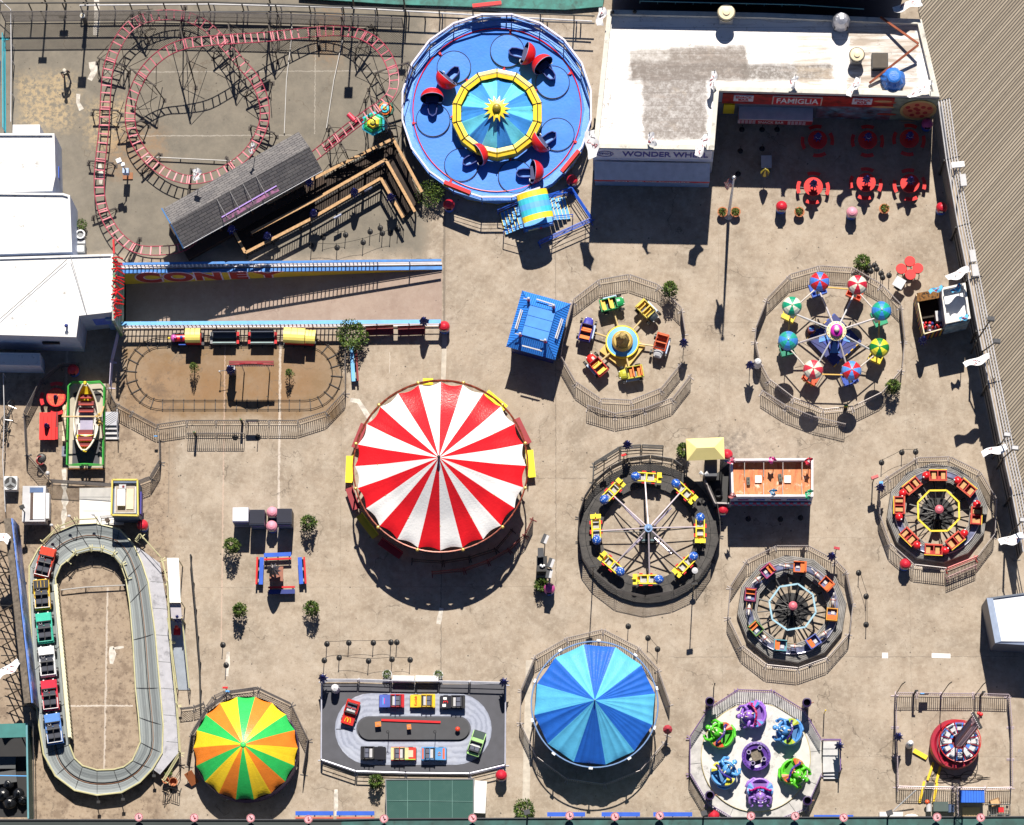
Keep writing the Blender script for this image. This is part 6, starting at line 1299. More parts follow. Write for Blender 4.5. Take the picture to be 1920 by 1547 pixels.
def skirtring(name, t, cx, cy, R_, z0, z1, n_, mats, scal=.0, ns=48):
    mb = MB(); k = ns*4; vs = []
    for j, zz in enumerate((z1, z0)):
        for i in range(k): a = 2*PI*i/k; vs.append((cx+R_*math.cos(a), cy+R_*math.sin(a), zz-(scal*abs(math.sin(a*ns/2)) if j else 0)))
    mb.add(vs, [(i, (i+1) % k, k+(i+1) % k, k+i) for i in range(k)]); mb.mi = [(i//4) % len(mats) for i in range(k)]; return part(name, mb, mats, t)
c = P(826, 874, 3.5); car = thing('carousel', 'big carousel with red and white striped conical canopy', 'carousel', (c.x, c.y, 0))
CR, CW = mat((.70, .012, .018), .33, var=.10, bump=.5, scale=1.5), mat((.80, .79, .78), .4, var=.05, bump=.5, scale=1.5)
def cpf(t): return t*1.14 if t < .66 else .7524+(t-.66)*.728
cone_canopy('canopy', car, 0, 0, 4.93, 3.55, 6.3, 24, [CW, CR], lambda s: 0 if (s-5) % 2 else 1, 0, .05, .022, 8, 14, seed=11, prof=cpf)
skirtring('valance', car, 0, 0, 5.0, 3.3, 3.56, 24, [mat((.33, .01, .01), .5), mat((.42, .02, .012), .5)], .16, 48)
part('gold_rim', MB().torus(0, 0, 3.57, 5.03, .05, 72, 5), mat((.30, .06, .03), .4, .2, var=.5, scale=6), car)
for k in range(12): a = 2*PI*(k+.5)/12; part('gold_crest', MB().sph(5.06*math.cos(a), 5.06*math.sin(a), 3.6, .11, 1, 1, .6, 8, 5), mat((.55, .36, .10), .35, .5), car)
pass; part('finial', MB().cyl(0, 0, 6.2, 6.6, .07, 8).sph(0, 0, 6.6, .1), BLACK, car)
mb = MB()
for k in range(12): a = 2*PI*(k+.5)/12; mb.tube((4.93*math.cos(a), 4.93*math.sin(a), 3.58), (4.93*.66*math.cos(a), 4.93*.66*math.sin(a), 4.25), .012, 4)
part('deck', MB().cyl(0, 0, .2, .45, 4.5, 48), mat((.25, .16, .09), .6), car); part('center_drum', MB().cyl(0, 0, .45, 4.6, .9, 24), mat((.5, .4, .2), .5), car)
for k in range(12): a = 2*PI*k/12; part('pole', MB().cyl(3.6*math.cos(a), 3.6*math.sin(a), .45, 4.1, .035, 6), mat((.6, .42, .12), .3, .6), car)
YB, RB = mat((.85, .72, .01), .45), mat((.28, .01, .02), .5)
for i, (x0, y0, x1, y1, m_, l) in enumerate([(656, 855, 654, 905, YB, 'yellow bench at the left rim of the carousel'), (993, 844, 998, 895, YB, 'yellow bench at the right rim of the carousel'), (912, 736, 948, 766, YB, 'yellow bench at the upper right rim of the carousel'),
                                    (673, 966, 704, 1007, mat((.50, .42, .02), .5), 'yellow bench coloured darker for shade at the lower left rim of the carousel'), (793, 716, 812, 716, YB, 'yellow bench peeping out at the top rim of the carousel'),  # lower left bench is plain yellow, carousel shade put into its darker colour
                                    (683, 795, 665, 840, RB, 'dark red bench at the upper left rim of the carousel'), (968, 785, 991, 832, RB, 'dark red bench at the upper right rim of the carousel'), (654, 915, 668, 955, RB, 'dark red bench at the left rim below the yellow one'), (712, 1015, 752, 1043, RB, 'dark red bench in the carousel shadow at the lower left')]):
    a, b = P(x0, y0, .5), P(x1, y1, .5); d = (b-a).normalized(); s = Vector((-d.y, d.x, 0)); cc = (a+b)/2; s = s if s.dot(cc-c) > 0 else -s; t = thing('bench', l, 'bench', (cc.x, cc.y, 0), 0, 'benches round the carousel')
    part('seat', MB().beam(a, b, .42, .05), m_, t, world=True); part('backrest', MB().beam(a-s*.22+UPV*.22, b-s*.22+UPV*.22, .05, .42), m_, t, world=True)
    for k in (.12, .88): e = a.lerp(b, k); part('leg', MB().box(e.x, e.y, .23, .3, .08, .46, math.atan2(d.y, d.x)+PI/2), m_, t, world=True)
barrier([(1000, 968), (985, 1000), (955, 1028), (915, 1050), (870, 1066), (808, 1072)], 'dark red picket railing curving round the lower right of the carousel', 1.1, 'bars', mat((.18, .02, .02), .5))
barrier([(962, 990), (930, 1028), (880, 1044), (830, 1052), (770, 1048)], 'inner dark fence under the lower edge of the carousel', 1.0, 'bars', BLACK)
c = P(1115, 1320, 2.9); bt = thing('round_tent', 'round tent with pleated canopy of alternating deep blue and pale turquoise wedges', 'tent', (c.x, c.y, 0))
TB1, TB2 = mat((.018, .12, .52), .38, var=.12, bump=.5, scale=2), mat((.10, .45, .72), .38, var=.10, bump=.5, scale=2)
cone_canopy('canopy', bt, 0, 0, 3.50, 2.75, 4.7, 12, [TB1, TB2], lambda s: s % 2, math.radians(10), .05, .075, 26, 14, wf=4, seed=21, prof=lambda t: t**.92)
part('rim_tube', MB().torus(0, 0, 2.75, 3.62, .045, 64, 6), mat((.20, .32, .55), .35, .3), bt)
for k in range(10):
    a = 2*PI*k/10+.25; part('rim_lamp', MB().box(3.68*math.cos(a), 3.68*math.sin(a), 2.78, .22, .12, .12, a+PI/2), WHITE, bt); part('post', MB().cyl(3.6*math.cos(a), 3.6*math.sin(a), 0, 2.75, .04, 6), STEEL, bt)
part('finial', MB().cyl(0, 0, 4.6, 4.95, .04, 6), GREY, bt); part('deck', MB().cyl(0, 0, .1, .35, 3.2, 40), mat((.10, .14, .22), .6), bt)
barrier([(975, 1353), (977, 1292), (1003, 1230), (1063, 1196), (1131, 1180), (1197, 1214), (1234, 1254), (1257, 1320), (1253, 1374), (1247, 1390), (1201, 1444), (1134, 1470), (1063, 1460), (1005, 1418), (975, 1353)], 'grey picket barrier ring round the blue pleated tent', 1.1, 'bars', FENCE, skip=(7,))
p = P(1252, 1367, 1.6); t = thing('folded_umbrella', 'small dark red folded umbrella at the right of the blue tent fence', 'umbrella', (p.x, p.y, 0)); part('pole', MB().cyl(0, 0, 0, 1.7, .02, 6), GREY, t)
part('canopy', MB().lathe([(.28, 1.35), (.10, 1.62), (.02, 1.75)], n=9), mat((.40, .04, .06), .5), t)
c = P(460, 1402, 1.9); dt_ = thing('dome_tent', 'domed round tent with wedges of green, yellow and orange', 'tent', (c.x, c.y, 0))
DG, DO, DY = mat((.03, .50, .10), .4, var=.1, bump=.4, scale=2), mat((.80, .22, .02), .4, var=.1, bump=.4, scale=2), mat((.88, .60, .02), .4, var=.08, bump=.4, scale=2)
def domef(t): return t**1.55
cone_canopy('canopy', dt_, 0, 0, 3.0, 1.75, 3.55, 18, [DG, DY, DO], lambda s: (s-4) % 3, 0, .035, .020, 8, 14, seed=31, prof=domef)
part('cap', MB().lathe([(.17, 3.55), (.12, 3.60), (0, 3.62)], n=10), mat((.05, .65, .12), .4), dt_); part('side_wall', MB().lathe([(2.98, 1.74), (3.03, 1.1), (3.0, .1)], n=54), mat((.09, .05, .16), .6), dt_)
barrier([(350, 1435), (358, 1375), (386, 1328), (428, 1296), (482, 1288), (545, 1318), (577, 1385), (567, 1450)], 'dark mesh fence round the striped dome tent', 1.3, 'mesh', DFENCE)
barrier([(388, 1322), (400, 1305), (420, 1296), (474, 1290)], 'second pipe railing above the striped dome tent', 1.2, 'rails', DFENCE)
p = P(422, 1289, 1.4); solo('red_blue_sign', MB().box(p.x, p.y, 1.3, .3, .1, .16).m(1).box(p.x+.15, p.y-.2, 1.2, .25, .1, .2).m(2).cyl(p.x, p.y, 0, 1.2, .025, 5), [RED, LBLUE, BLACK], 'small red and pale blue sign at the top of the dome tent fence', 'sign', (p.x, p.y, 0))
solo('leaning_board', MB().beam(P(352, 1448, .7), P(366, 1470, .2), .5, .03), mat((.38, .12, .04), .7), 'brown ribbed board leaning at the lower left of the striped dome tent', 'board', tuple(P(355, 1460)))
c = P(1167, 640, .6); t = thing('truck_ride', 'toy truck carousel hub with lighthouse rock drum, blue ring and beige arms', 'fairground ride', (c.x, c.y, 0))
part('base_plate', MB().box(0, -.35, .12, 1.9, 1.9, .24, .9), mat((.62, .42, .10), .5), t)
part('blue_ring', MB().lathe([(.55, .55), (.95, .50), (.97, .3), (.6, .2)], n=36), LBLUE, t); mb = MB().ring(0, 0, .90, .98, .28, .52, 36); part('ring_trim', mb, YEL, t)
part('drum', MB().lathe([(.62, .5), (.62, .75), (.5, .9), (0, .95)], n=28), mat((.55, .38, .10), .4), t)
rk = MB(); rnd = random.Random(5); prof = [(.42, .85), (.36, 1.2), (.30, 1.6), (.25, 1.95), (.16, 2.15), (0, 2.2)]; n_ = 12; vs = []
for r_, z_ in prof:
    for i in range(n_): rr = r_*(1+rnd.uniform(-.22, .22)); vs.append((rr*math.cos(2*PI*i/n_), rr*math.sin(2*PI*i/n_), z_))
rk.add(vs, [(k*n_+i, k*n_+(i+1) % n_, (k+1)*n_+(i+1) % n_, (k+1)*n_+i) for k in range(5) for i in range(n_)]); part('rock', rk, mat((.42, .30, .10), .7, var=.4, scale=6), t)
trk = [((1148, 569), (28, -7), 'green', (.02, .30, .09), (.02, .30, .09), SEATY, 'green toy truck with yellow seats at the top of the truck ride'), ((1215, 584), (22, 22), 'yellow', (.60, .50, .08), (.04, .05, .06), SEATY, 'yellow toy truck with dark bonnet at the upper right of the truck ride'),
       ((1238, 648), (-8, 28), 'white', (.55, .08, .02), (.60, .60, .62), mat((.62, .12, .03), .4), 'orange toy truck with white bonnet at the right of the truck ride'), ((1183, 699), (-28, 5), 'olive', (.48, .45, .04), (.52, .50, .05), SEATO, 'olive yellow toy truck with orange seats at the bottom of the truck ride'),
       ((1118, 683), (-20, -23), 'red', (.50, .01, .01), (.55, .015, .012), SEATY, 'red toy truck with yellow seats at the lower left of the truck ride'), ((1100, 617), (7, -28), 'blue', (.05, .04, .30), (.05, .05, .38), SEATO, 'dark blue toy truck with orange seats at the left of the truck ride')]
for (x, y), (hx, hy), nm, bc, hc, st_, lab in trk:
    q_ = toycar('toy_truck', lab, 'toy truck', 1.45, .72, mat(bc, .35), mat(hc, .35), st_, 'toy trucks of the truck ride'); place(q_, x, y, hx, hy, .30)
    for sg in (-1,):
        w_ = part('running_board', MB().box(.42*(1 if nm in ('blue', 'x') else -1), -.05, .33, .12, .8, .06), mat((.45, .55, .75), .4), q_)
    e = q_.location-Vector((c.x, c.y, 0)); e.z = 0; L_ = e.length; u = e.normalized(); part('arm', MB().tube(u*.8+UPV*.42, u*(L_-.40)+UPV*.42, .055, 7), mat((.55, .42, .20), .5), t)
barrier([(1051, 666), (1055, 640), (1075, 561), (1123, 524), (1180, 514), (1234, 533), (1278, 577), (1285, 622)], 'grey picket barrier round the upper half of the toy truck ride', 1.1, 'bars', FENCE)
barrier([(1050, 664), (1079, 715), (1126, 747), (1184, 750), (1240, 727), (1278, 680)], 'grey picket barrier round the lower half of the toy truck ride', 1.1, 'bars', FENCE)
barrier([(1100, 759), (1154, 775), (1209, 765), (1262, 745), (1297, 700)], 'outer picket barrier forming a lane below the toy truck ride', 1.1, 'bars', FENCE)
q_ = pv([(979, 545), (1070, 570), (1041, 675), (949, 650)], 2.5); c = sum(q_, Vector())/4; t = thing('ticket_booth', 'square booth with bright blue hipped metal roof and flat top', 'booth', (c.x, c.y, 0))
BM_, nn_, L, b = nodemat('ribbed_blue'); g = NG(nn_, L); b.inputs['Roughness'].default_value = .35; b.inputs['Base Color'].default_value = (.03, .20, .68, 1)
BRf = mat((.035, .22, .72), .35, var=.06); top = [p+(c-p)*.47+UPV*.55 for p in q_]
k = [p-(p-c)*.14 for p in q_]; part('wall', MB().prism([(p.x, p.y) for p in reversed(k)], 0, 2.48), NAVY, t, world=True)
mb = MB()
for i in range(4): mb.add([q_[i], q_[(i+1) % 4], top[(i+1) % 4], top[i]], [(3, 2, 1, 0)])
part('hip_roof', mb, BRf, t, world=True); part('flat_top', MB().add([p+UPV*.03 for p in top], [(3, 2, 1, 0)]), mat((.06, .27, .75), .35), t, world=True)
mb = MB()
for i in range(4):
    for j in range(1, 24):
        u = j/24; a = q_[i].lerp(q_[(i+1) % 4], u); # rib runs square to the eave
        w0, w1 = u, u; s0 = min(1, u/.235, (1-u)/.235); e_ = q_[i].lerp(q_[(i+1) % 4], u); tt = top[i].lerp(top[(i+1) % 4], min(1, max(0, (u-.235)/.53)))
        edge = (q_[(i+1) % 4]-q_[i]); inward = (top[i]+top[(i+1) % 4])/2-(q_[i]+q_[(i+1) % 4])/2; mb.tube(e_+UPV*.01, e_+inward*s0+UPV*.015, .016, 4)
part('roof_rib', mb, mat((.02, .13, .50), .4), t, world=True)
mb = MB()
for i in range(4): mb.tube(q_[i], top[i], .03, 5); mb.tube(top[i]+UPV*.03, top[(i+1) % 4]+UPV*.03, .02, 4)
mb.tube(top[0].lerp(top[3], .33)+UPV*.04, top[1].lerp(top[2], .33)+UPV*.04, .012, 4); mb.tube(top[0].lerp(top[3], .68)+UPV*.04, top[1].lerp(top[2], .68)+UPV*.04, .012, 4)
part('ridge_cap', mb, mat((.02, .12, .45), .4), t, world=True)
for (x0, y0, x1, y1) in [(1006, 561, 1038, 571), (966, 616, 977, 580), (1041, 634, 1053, 597), (979, 648, 1013, 657)]:
    a, b2 = P(x0, y0, 3.0), P(x1, y1, 3.0); part('light_strip', MB().beam(a, b2, .07, .07).beam(a+Vector((.09, -.04, -.04)), b2+Vector((.09, -.04, -.04)), .05, .05), LGREY, t, world=True)
for i, (x, y) in enumerate([(991, 560), (1038, 573), (975, 626), (1022, 638)]):
    p = P(x, y, 3.4); mb = MB().cyl(p.x, p.y, 2.7, 3.3, .03, 5).sph(p.x, p.y, 3.45, .09, nu=8, nv=5); mb.m(1).tube((p.x, p.y, 3.0), (p.x+.05, p.y-.1, 3.4), .10, 6, .05).m(0).beam((p.x-.05, p.y, 3.25), (p.x-.3, p.y+.05, 3.3), .04, .04); part('roof_figurine', mb, [mat((.5, .5, .55), .5), mat((.45, .03, .08), .5)], t, world=True)

c = P(1565, 632, .6); t = thing('parasol_ride', 'parasol ride hub with cream and purple topped column on a dark blue diamond base', 'fairground ride', (c.x, c.y, 0))
part('base', MB().box(0, -.1, .18, 2.2, 2.2, .34, .75).m(1).box(0, -.1, .36, 1.2, 1.2, .06, .75), [mat((.015, .025, .16), .5), mat((.03, .06, .35), .4)], t)
mb = MB(); Mr = T(0, -.1, 0, .75)
for sgn in (0, 1):
    for i in range(10):
        mb.m(i % 2).box(-1.0+.22*i, -1.13, .24, .21, .06, .2) if sgn == 0 else mb.m(i % 2).box(-1.0+.22*i, 1.13, .24, .21, .06, .2)
part('checker_edge', mb.xf(Mr), [mat((.65, .42, .08), .5), mat((.04, .10, .40), .5)], t)
for a in (0, PI/2, PI, PI*1.5): part('blue_wedge', MB().add([(0, 0, .42), (.95*math.cos(a-.3), .95*math.sin(a-.3), .40), (.95*math.cos(a+.3), .95*math.sin(a+.3), .40)], [(0, 1, 2)]), mat((.10, .30, .75), .4), t)
part('column', MB().cyl(0, 0, .3, 2.2, .22, 16), NAVY, t); part('crown', MB().lathe([(.25, 2.1), (.55, 2.25), (.58, 2.35), (.36, 2.42)], n=28), CREAM, t)
mb = MB()
for k in range(16): a = 2*PI*k/16; mb.sph(.5*math.cos(a), .5*math.sin(a), 2.4, .03, nu=6, nv=4)
part('bulb_ring', mb, YEL, t); part('purple_cap', MB().lathe([(.36, 2.4), (.36, 2.6), (.28, 2.66), (.14, 2.7)], n=24), mat((.50, .02, .36), .35), t); part('top_bulb', MB().sph(0, 0, 2.78, .16), mat((.75, .68, .6), .3), t)
part('green_trim', MB().torus(0, 0, 2.30, .57, .018, 28, 5), GREEN, t)
um8 = [((1537, 527), 'blue', (.60, .02, .03), (.07, .22, .72), 'red and blue', 'top left'), ((1608, 533), 'red', (.55, .02, .05), (.72, .70, .58), 'crimson and cream', 'top right'), ((1653, 582), 'green', (.01, .36, .24), (.04, .24, .68), 'green and blue', 'right, upper'),
       ((1649, 651), 'yellow', (.01, .20, .04), (.75, .68, .04), 'dark green and yellow', 'right, lower'), ((1597, 694), 'navy', (.60, .02, .03), (.10, .30, .75), 'red and light blue', 'bottom right'), ((1525, 692), 'orange', (.60, .04, .07), (.72, .70, .58), 'red and cream', 'bottom left'),
       ((1478, 638), 'dgreen', (.02, .34, .28), (.05, .25, .66), 'teal green and blue', 'left, lower'), ((1485, 573), 'yellow2', (.01, .32, .18), (.70, .72, .60), 'green and cream', 'left, upper')]
TUBC = {'blue': (.02, .10, .50), 'red': (.62, .07, .02), 'green': (.01, .30, .15), 'yellow': (.72, .55, .03), 'navy': (.02, .07, .40), 'orange': (.62, .08, .02), 'dgreen': (.01, .22, .13), 'yellow2': (.72, .55, .05)}
ends = []
for i, ((x, y), tcn, c1, c2, cn, pn) in enumerate(um8):
    u = P(x, y, 3.25); d = Vector((u.x-c.x, u.y-c.y, 0)); R_ = d.length; ang = math.atan2(d.y, d.x); loc = Vector((u.x, u.y, 0))
    g_ = thing('parasol_gondola', 'gondola under a %s parasol, %s on the parasol ride' % (cn, pn), 'ride car', tuple(loc), ang, 'parasol ride gondolas'); tm = mat(TUBC[tcn], .4)
    mb = MB(); mb.lathe([(0, 3.52), (.18, 3.50), (.36, 3.42), (.50, 3.28), (.58, 3.08)], n=32, fm=lambda i_, k_: (i_//4) % 2); mb.m(2).sph(0, 0, 3.53, .05, nu=8, nv=5)
    part('parasol', mb, [mat(c1, .35), mat(c2, .35), CREAM], g_, smooth=False)
    part('mast', MB().cyl(0, 0, .9, 3.5, .025, 6), STEEL, g_)
    hb = MB(); W2, L2 = .92, .78
    for (a_, b_, c_, d_) in ((0, W2/2-.03, L2, .05), (0, -W2/2+.03, L2, .05)): hb.box(a_, b_, .98, c_, d_, .42)
    hb.box(-L2/2+.03, 0, .98, .05, W2-.1, .42).box(L2/2-.03, 0, .90, .05, W2-.1, .26).box(0, 0, .80, L2, W2, .05); part('tub', hb, tm, g_)
    part('seat', MB().box(.12, .26, 1.0, .42, .26, .06).box(.12, -.26, 1.0, .42, .26, .06), tm, g_); part('floor', MB().box(0, 0, .84, .65, .3, .03), BLACK, g_); part('bumper', MB().box(L2/2+.02, -.25, .82, .04, .14, .12).box(L2/2+.02, .0, .82, .04, .14, .12).box(L2/2+.02, .25, .82, .04, .14, .12), YEL if tcn in ('yellow', 'orange', 'yellow2', 'red') else tm, g_)
    loc0 = loc-Vector((c.x, c.y, 0)); e = d.normalized()*(R_-.35); part('arm', MB().tube(d.normalized()*.5+UPV*2.2, e+UPV*1.55, .05, 7), LGREY if i % 2 else mat((.62, .58, .60), .35, .3), t)
    part('tie_rod', MB().tube(d.normalized()*.5+UPV*1.5, e*.9+UPV*1.4, .014, 4), GREY, t); ends.append(Vector((d.x, d.y, 1.75)))
for i in range(8): part('ring_strut', MB().tube(ends[i]*1.0, ends[(i+1) % 8]*1.0, .045, 6), mat((.70, .42, .10), .4) if i % 2 == 0 else mat((.6, .55, .5), .4), t)
p = P(1522, 615, 1.0); solo('blue_drum', MB().cyl(p.x, p.y, 0, .85, .2, 16).m(1).cyl(p.x, p.y, .85, .87, .17, 16).m(2).box(p.x, p.y, .89, .3, .04, .02), [DRED, NAVY, LBLUE], 'small barrel with blue lid on the left of the parasol ride base', 'barrel', (p.x, p.y, 0))
A_ = [(1418, 612), (1439, 558), (1482, 514), (1537, 498), (1600, 502), (1652, 532), (1690, 571), (1697, 635), (1692, 690), (1654, 735), (1601, 761), (1545, 767), (1488, 745), (1442, 710), (1426, 680), (1416, 636), (1418, 612)]
barrier(A_, 'grey picket barrier ring round the parasol ride', 1.1, 'bars', FENCE, skip=())
barrier([(1427, 730), (1474, 760), (1524, 780), (1587, 795)], 'outer picket barrier forming a lane below the parasol ride', 1.1, 'bars', FENCE)
p = P(1421, 678, 1.1); t = thing('covered_control_stand', 'control stand wrapped in a white cover at the left of the parasol ride fence', 'control box', (p.x, p.y, 0)); part('cover', MB().lathe([(.26, .1), (.24, .9), (.17, 1.25), (0, 1.33)], n=10), mat((.66, .66, .68), .7, bump=1), t)
p = P(1586, 763, 1.2); t = thing('height_gauge', 'black height gauge with yellow green top on the lower parasol ride barrier', 'sign', (p.x, p.y, 0), 0, 'height gauges'); part('board', MB().box(0, 0, .7, .2, .05, 1.3), BLACK, t); part('top_cap', MB().box(0, 0, 1.4, .26, .08, .15).m(1).box(0, .02, 1.5, .2, .06, .06), [YEL, GREEN], t)
for i, (x, y, l) in enumerate([(1706, 490, 'top one'), (1690, 504, 'left one'), (1721, 503, 'right one'), (1707, 515, 'lowest one')]):
    p = P(x, y, 1.0); t = thing('bar_stool', 'tall stool with round red seat near the boardwalk fence, '+l+' of four', 'stool', (p.x, p.y, 0), 0, 'red stools by the boardwalk fence'); part('seat', MB().lathe([(0, .95), (.30, .95), (.32, .99), (.30, 1.03), (0, 1.03)], n=24), mat((.75, .02, .02), .4), t)
    for k in range(4): a = k*PI/2+.6; part('leg', MB().tube((.1*math.cos(a), .1*math.sin(a), .95), (.24*math.cos(a), .24*math.sin(a), 0), .02, 5), BLACK, t)
    part('footring', MB().torus(0, 0, .35, .2, .012, 14, 4), BLACK, t)
p = P(1686, 530, .9); t = thing('small_table', 'small square pale grey table set at an angle beside the red stools', 'table', (p.x, p.y, 0), -.55); part('tabletop', MB().box(0, 0, .9, .62, .62, .04), mat((.55, .57, .60), .35), t); part('pedestal', MB().cyl(0, 0, 0, .9, .04, 8).box(0, 0, .02, .4, .4, .04), BLACK, t)
q_ = pv([(1718, 551), (1765, 543), (1772, 615), (1733, 626)], 2.0); c = sum(q_, Vector())/4; t = thing('striped_stand', 'open topped food stand with yellow orange and black striped sides holding red and blue toys', 'food stand', (c.x, c.y, 0))
mb = MB(); floor = [(p.x, p.y) for p in reversed(q_)]
part('floor', MB().prism(floor, 0, .6), mat((.03, .022, .015), .8), t, world=True)
for i in range(4):
    a, b = q_[i], q_[(i+1) % 4]; mb = MB(); k = max(6, int((b-a).length/.12))
    for j in range(k): mb.m((0, 1, 0, 2)[j % 4]).beam(a.lerp(b, j/k)-UPV*.95, a.lerp(b, (j+1)/k)-UPV*.95, .05, 1.9)
    part('striped_side', mb, [mat((.015, .02, .08), .5), mat((.62, .42, .04), .5), mat((.45, .10, .03), .5)], t, world=True)
    part('top_rail', MB().beam(a, b, .06, .06), CREAM, t, world=True)
mb = MB(); a, b = q_[0], q_[1]
part('awning_top', MB().add([q_[0]+UPV*.2, q_[1]+UPV*.2, q_[1]+Vector((-.05, -.5, .1)), q_[0]+Vector((.05, -.5, .1))], [(0, 3, 2, 1)]), mat((.45, .20, .04), .6, var=.8, scale=8, dirt='181010', dirtamt=.6, dscale=8), t, world=True)
rnd = random.Random(8)
mb = MB()
for i in range(22): u, v = rnd.random(), rnd.random()*.32; p = q_[3].lerp(q_[2], u)*(1-v)+q_[0].lerp(q_[1], u)*v; mb.m(rnd.choice((0, 0, 1, 2))).sph(p.x, p.y, 1.2+rnd.random()*.4, rnd.uniform(.08, .15), nu=7, nv=5)
part('toy_pile', mb, [RED, NAVY, mat((.5, .4, .6), .6)], t, world=True); p = P(1760, 592, 1.6); part('grey_counter', MB().box(p.x, p.y, 1.2, .35, .6, .8, .1), LGREY, t, world=True)
q_ = pv([(1764, 540), (1810, 530), (1820, 597), (1773, 607)], 3.0); c = sum(q_, Vector())/4
t, _q = building('white_booth', 'white flat roofed booth beside the striped stand at the boardwalk fence', [(1764, 540), (1810, 530), (1820, 597), (1773, 607)], 3.2, mat((.35, .42, .5), .6, var=.6, scale=1.5, dirt='b09020', dirtamt=.3), mat((.74, .75, .78), .5), .45, .12, mat((.72, .70, .66), .5), 'booth')
a, b = _q[3], _q[2]; part('mural_front', MB().beam(a+Vector((.05, -.06, -1.5)), b+Vector((-.05, -.06, -1.5)), .04, 2.4), mat((.20, .42, .55), .5, var=.7, scale=3, dirt='c8c8c0', dirtamt=.8, dscale=2), t, world=True)
for (x0, y0, x1, y1, l) in [(1768, 538, 1742, 548, 'upper left'), (1803, 534, 1785, 549, 'upper right'), (1816, 592, 1799, 600, 'lower right')]:
    flag(x0, y0, x1, y1, 4.0, 3.0, 'small light blue pennant with red letters at the %s corner of the white booth' % l, .32, mat((.10, .42, .68), .6), [RED, RED], group='blue pennants on the white booth')
p = P(1727, 692, .02); t = dup(UP0, (P(1727, 648).x, P(1727, 648).y, 0), 0, 'folded blue umbrella at the lower left corner of the striped stand');

FL = [(1763, 190), (1778, 300), (1800, 425), (1820, 525), (1838, 620), (1858, 720), (1880, 830), (1902, 930), (1922, 1035)]
fw = thing('boardwalk_fence', 'long tall chain link fence with white top rails separating the park from the boardwalk', 'fence', tuple(Vector((P(1840, 620).x, P(1840, 620).y, 0))))
HB = 3.4
tp = pv([(x-4, y) for x, y in FL], HB)
for i in range(len(tp)-1):
    part('mesh_panel', panel_mb(tp[i], tp[i+1], HB, 'mesh', .03), mat((.20, .19, .18), .5, .3), fw, world=True)
    a, b = tp[i], tp[i+1]; d = (b-a).normalized(); s = Vector((-d.y, d.x, 0)); mb = MB()
    for k in range(5): mb.tube(a+s*(.02+.15*k)+UPV*(.05+.08*k), b+s*(.02+.15*k)+UPV*(.05+.08*k), .032, 5)
    part('white_rail', mb, mat((.62, .62, .66), .4, .2), fw, world=True); part('arm', MB().beam(a-s*.05, a+s*.75+UPV*.4, .06, .06).beam(a-s*.1, a-s*.1-UPV*HB, .10, .10), BLACK, fw, world=True)
    if i > 1: part('lower_rail', MB().tube(a-UPV*1.1-s*.05, b-UPV*1.1-s*.05, .03, 5).tube(a-UPV*2.2-s*.05, b-UPV*2.2-s*.05, .03, 5), BLACK, fw, world=True)
barrier([(1766, 190), (1780, 300), (1786, 372)], 'pale mesh fence behind the shaded tables along the boardwalk', 1.4, 'mesh', LGREY)
FLD = [(1831, 640, 1858, 598, 'right of the white booth'), (1842, 660, 1869, 640, 'right of the parasol ride'), (1872, 840, 1888, 815, 'above the fire engine ride, upper'), (1880, 860, 1903, 840, 'above the fire engine ride, lower'), (1895, 1000, 1918, 975, 'below the last flag')]
for i, (bx, by, hx_, hy_, l) in enumerate(FLD):
    h = P(hx_, hy_, 6.0); b = P(bx, by, 3.4); t = thing('flood_lamp', 'flood lamp on a black arm of the boardwalk fence, '+l, 'lamp post', (b.x, b.y, 0), 0, 'flood lamps of the boardwalk fence')
    part('pole', MB().cyl(b.x, b.y, 0, 3.6, .06, 7).tube((b.x, b.y, 3.5), tuple(h), .045, 6), BLACK, t, world=True)
    part('lamp_head', MB().box(h.x, h.y, h.z, .40, .26, .28, -.1).m(1).box(h.x, h.y, h.z+.15, .34, .2, .02, -.1), [DGREY, LGREY if i > 1 else DGREY], t, world=True)
for i, (x, y, l) in enumerate([(1796, 309, 'behind the shaded tables'), (1806, 338, 'below the first on the boardwalk'), (1824, 480, 'upper of two above the white booth'), (1828, 507, 'lower of two above the white booth')]):
    p = P(x, y, 4.0); t = thing('light_box', 'grey box lamp outside the boardwalk fence, '+l, 'lamp', (p.x, p.y, 0), 0, 'box lamps of the boardwalk fence'); part('post', MB().cyl(0, 0, 0, 4, .05, 6), GREY, t); part('box', MB().box(0, 0, 4.0, .75 if i == 0 else .35, .32 if i == 0 else .7, .22, .1), [LGREY, WHITE][i == 0], t)
t, _q = building('white_cabin', 'white roofed cabin with dark trimmed edge at the right border', [(1850, 1121), (1990, 1102), (1990, 1214), (1866, 1206)], 3.3, mat((.10, .12, .16), .5), mat((.72, .74, .78), .5), .1, .1, mat((.12, .14, .18), .4), 'cabin')
part('slanted_eaves', MB().add([_q[0], _q[3], _q[3]+Vector((.35, .1, .12)), _q[0]+Vector((.35, -.05, .12))], [(0, 1, 2, 3)]), mat((.35, .42, .56), .3), t, world=True)
part('slanted_eaves', MB().add([_q[3], _q[2], _q[2]+Vector((0, .3, .12)), _q[3]+Vector((.35, .1, .12))], [(0, 1, 2, 3)]), mat((.30, .36, .50), .3), t, world=True)

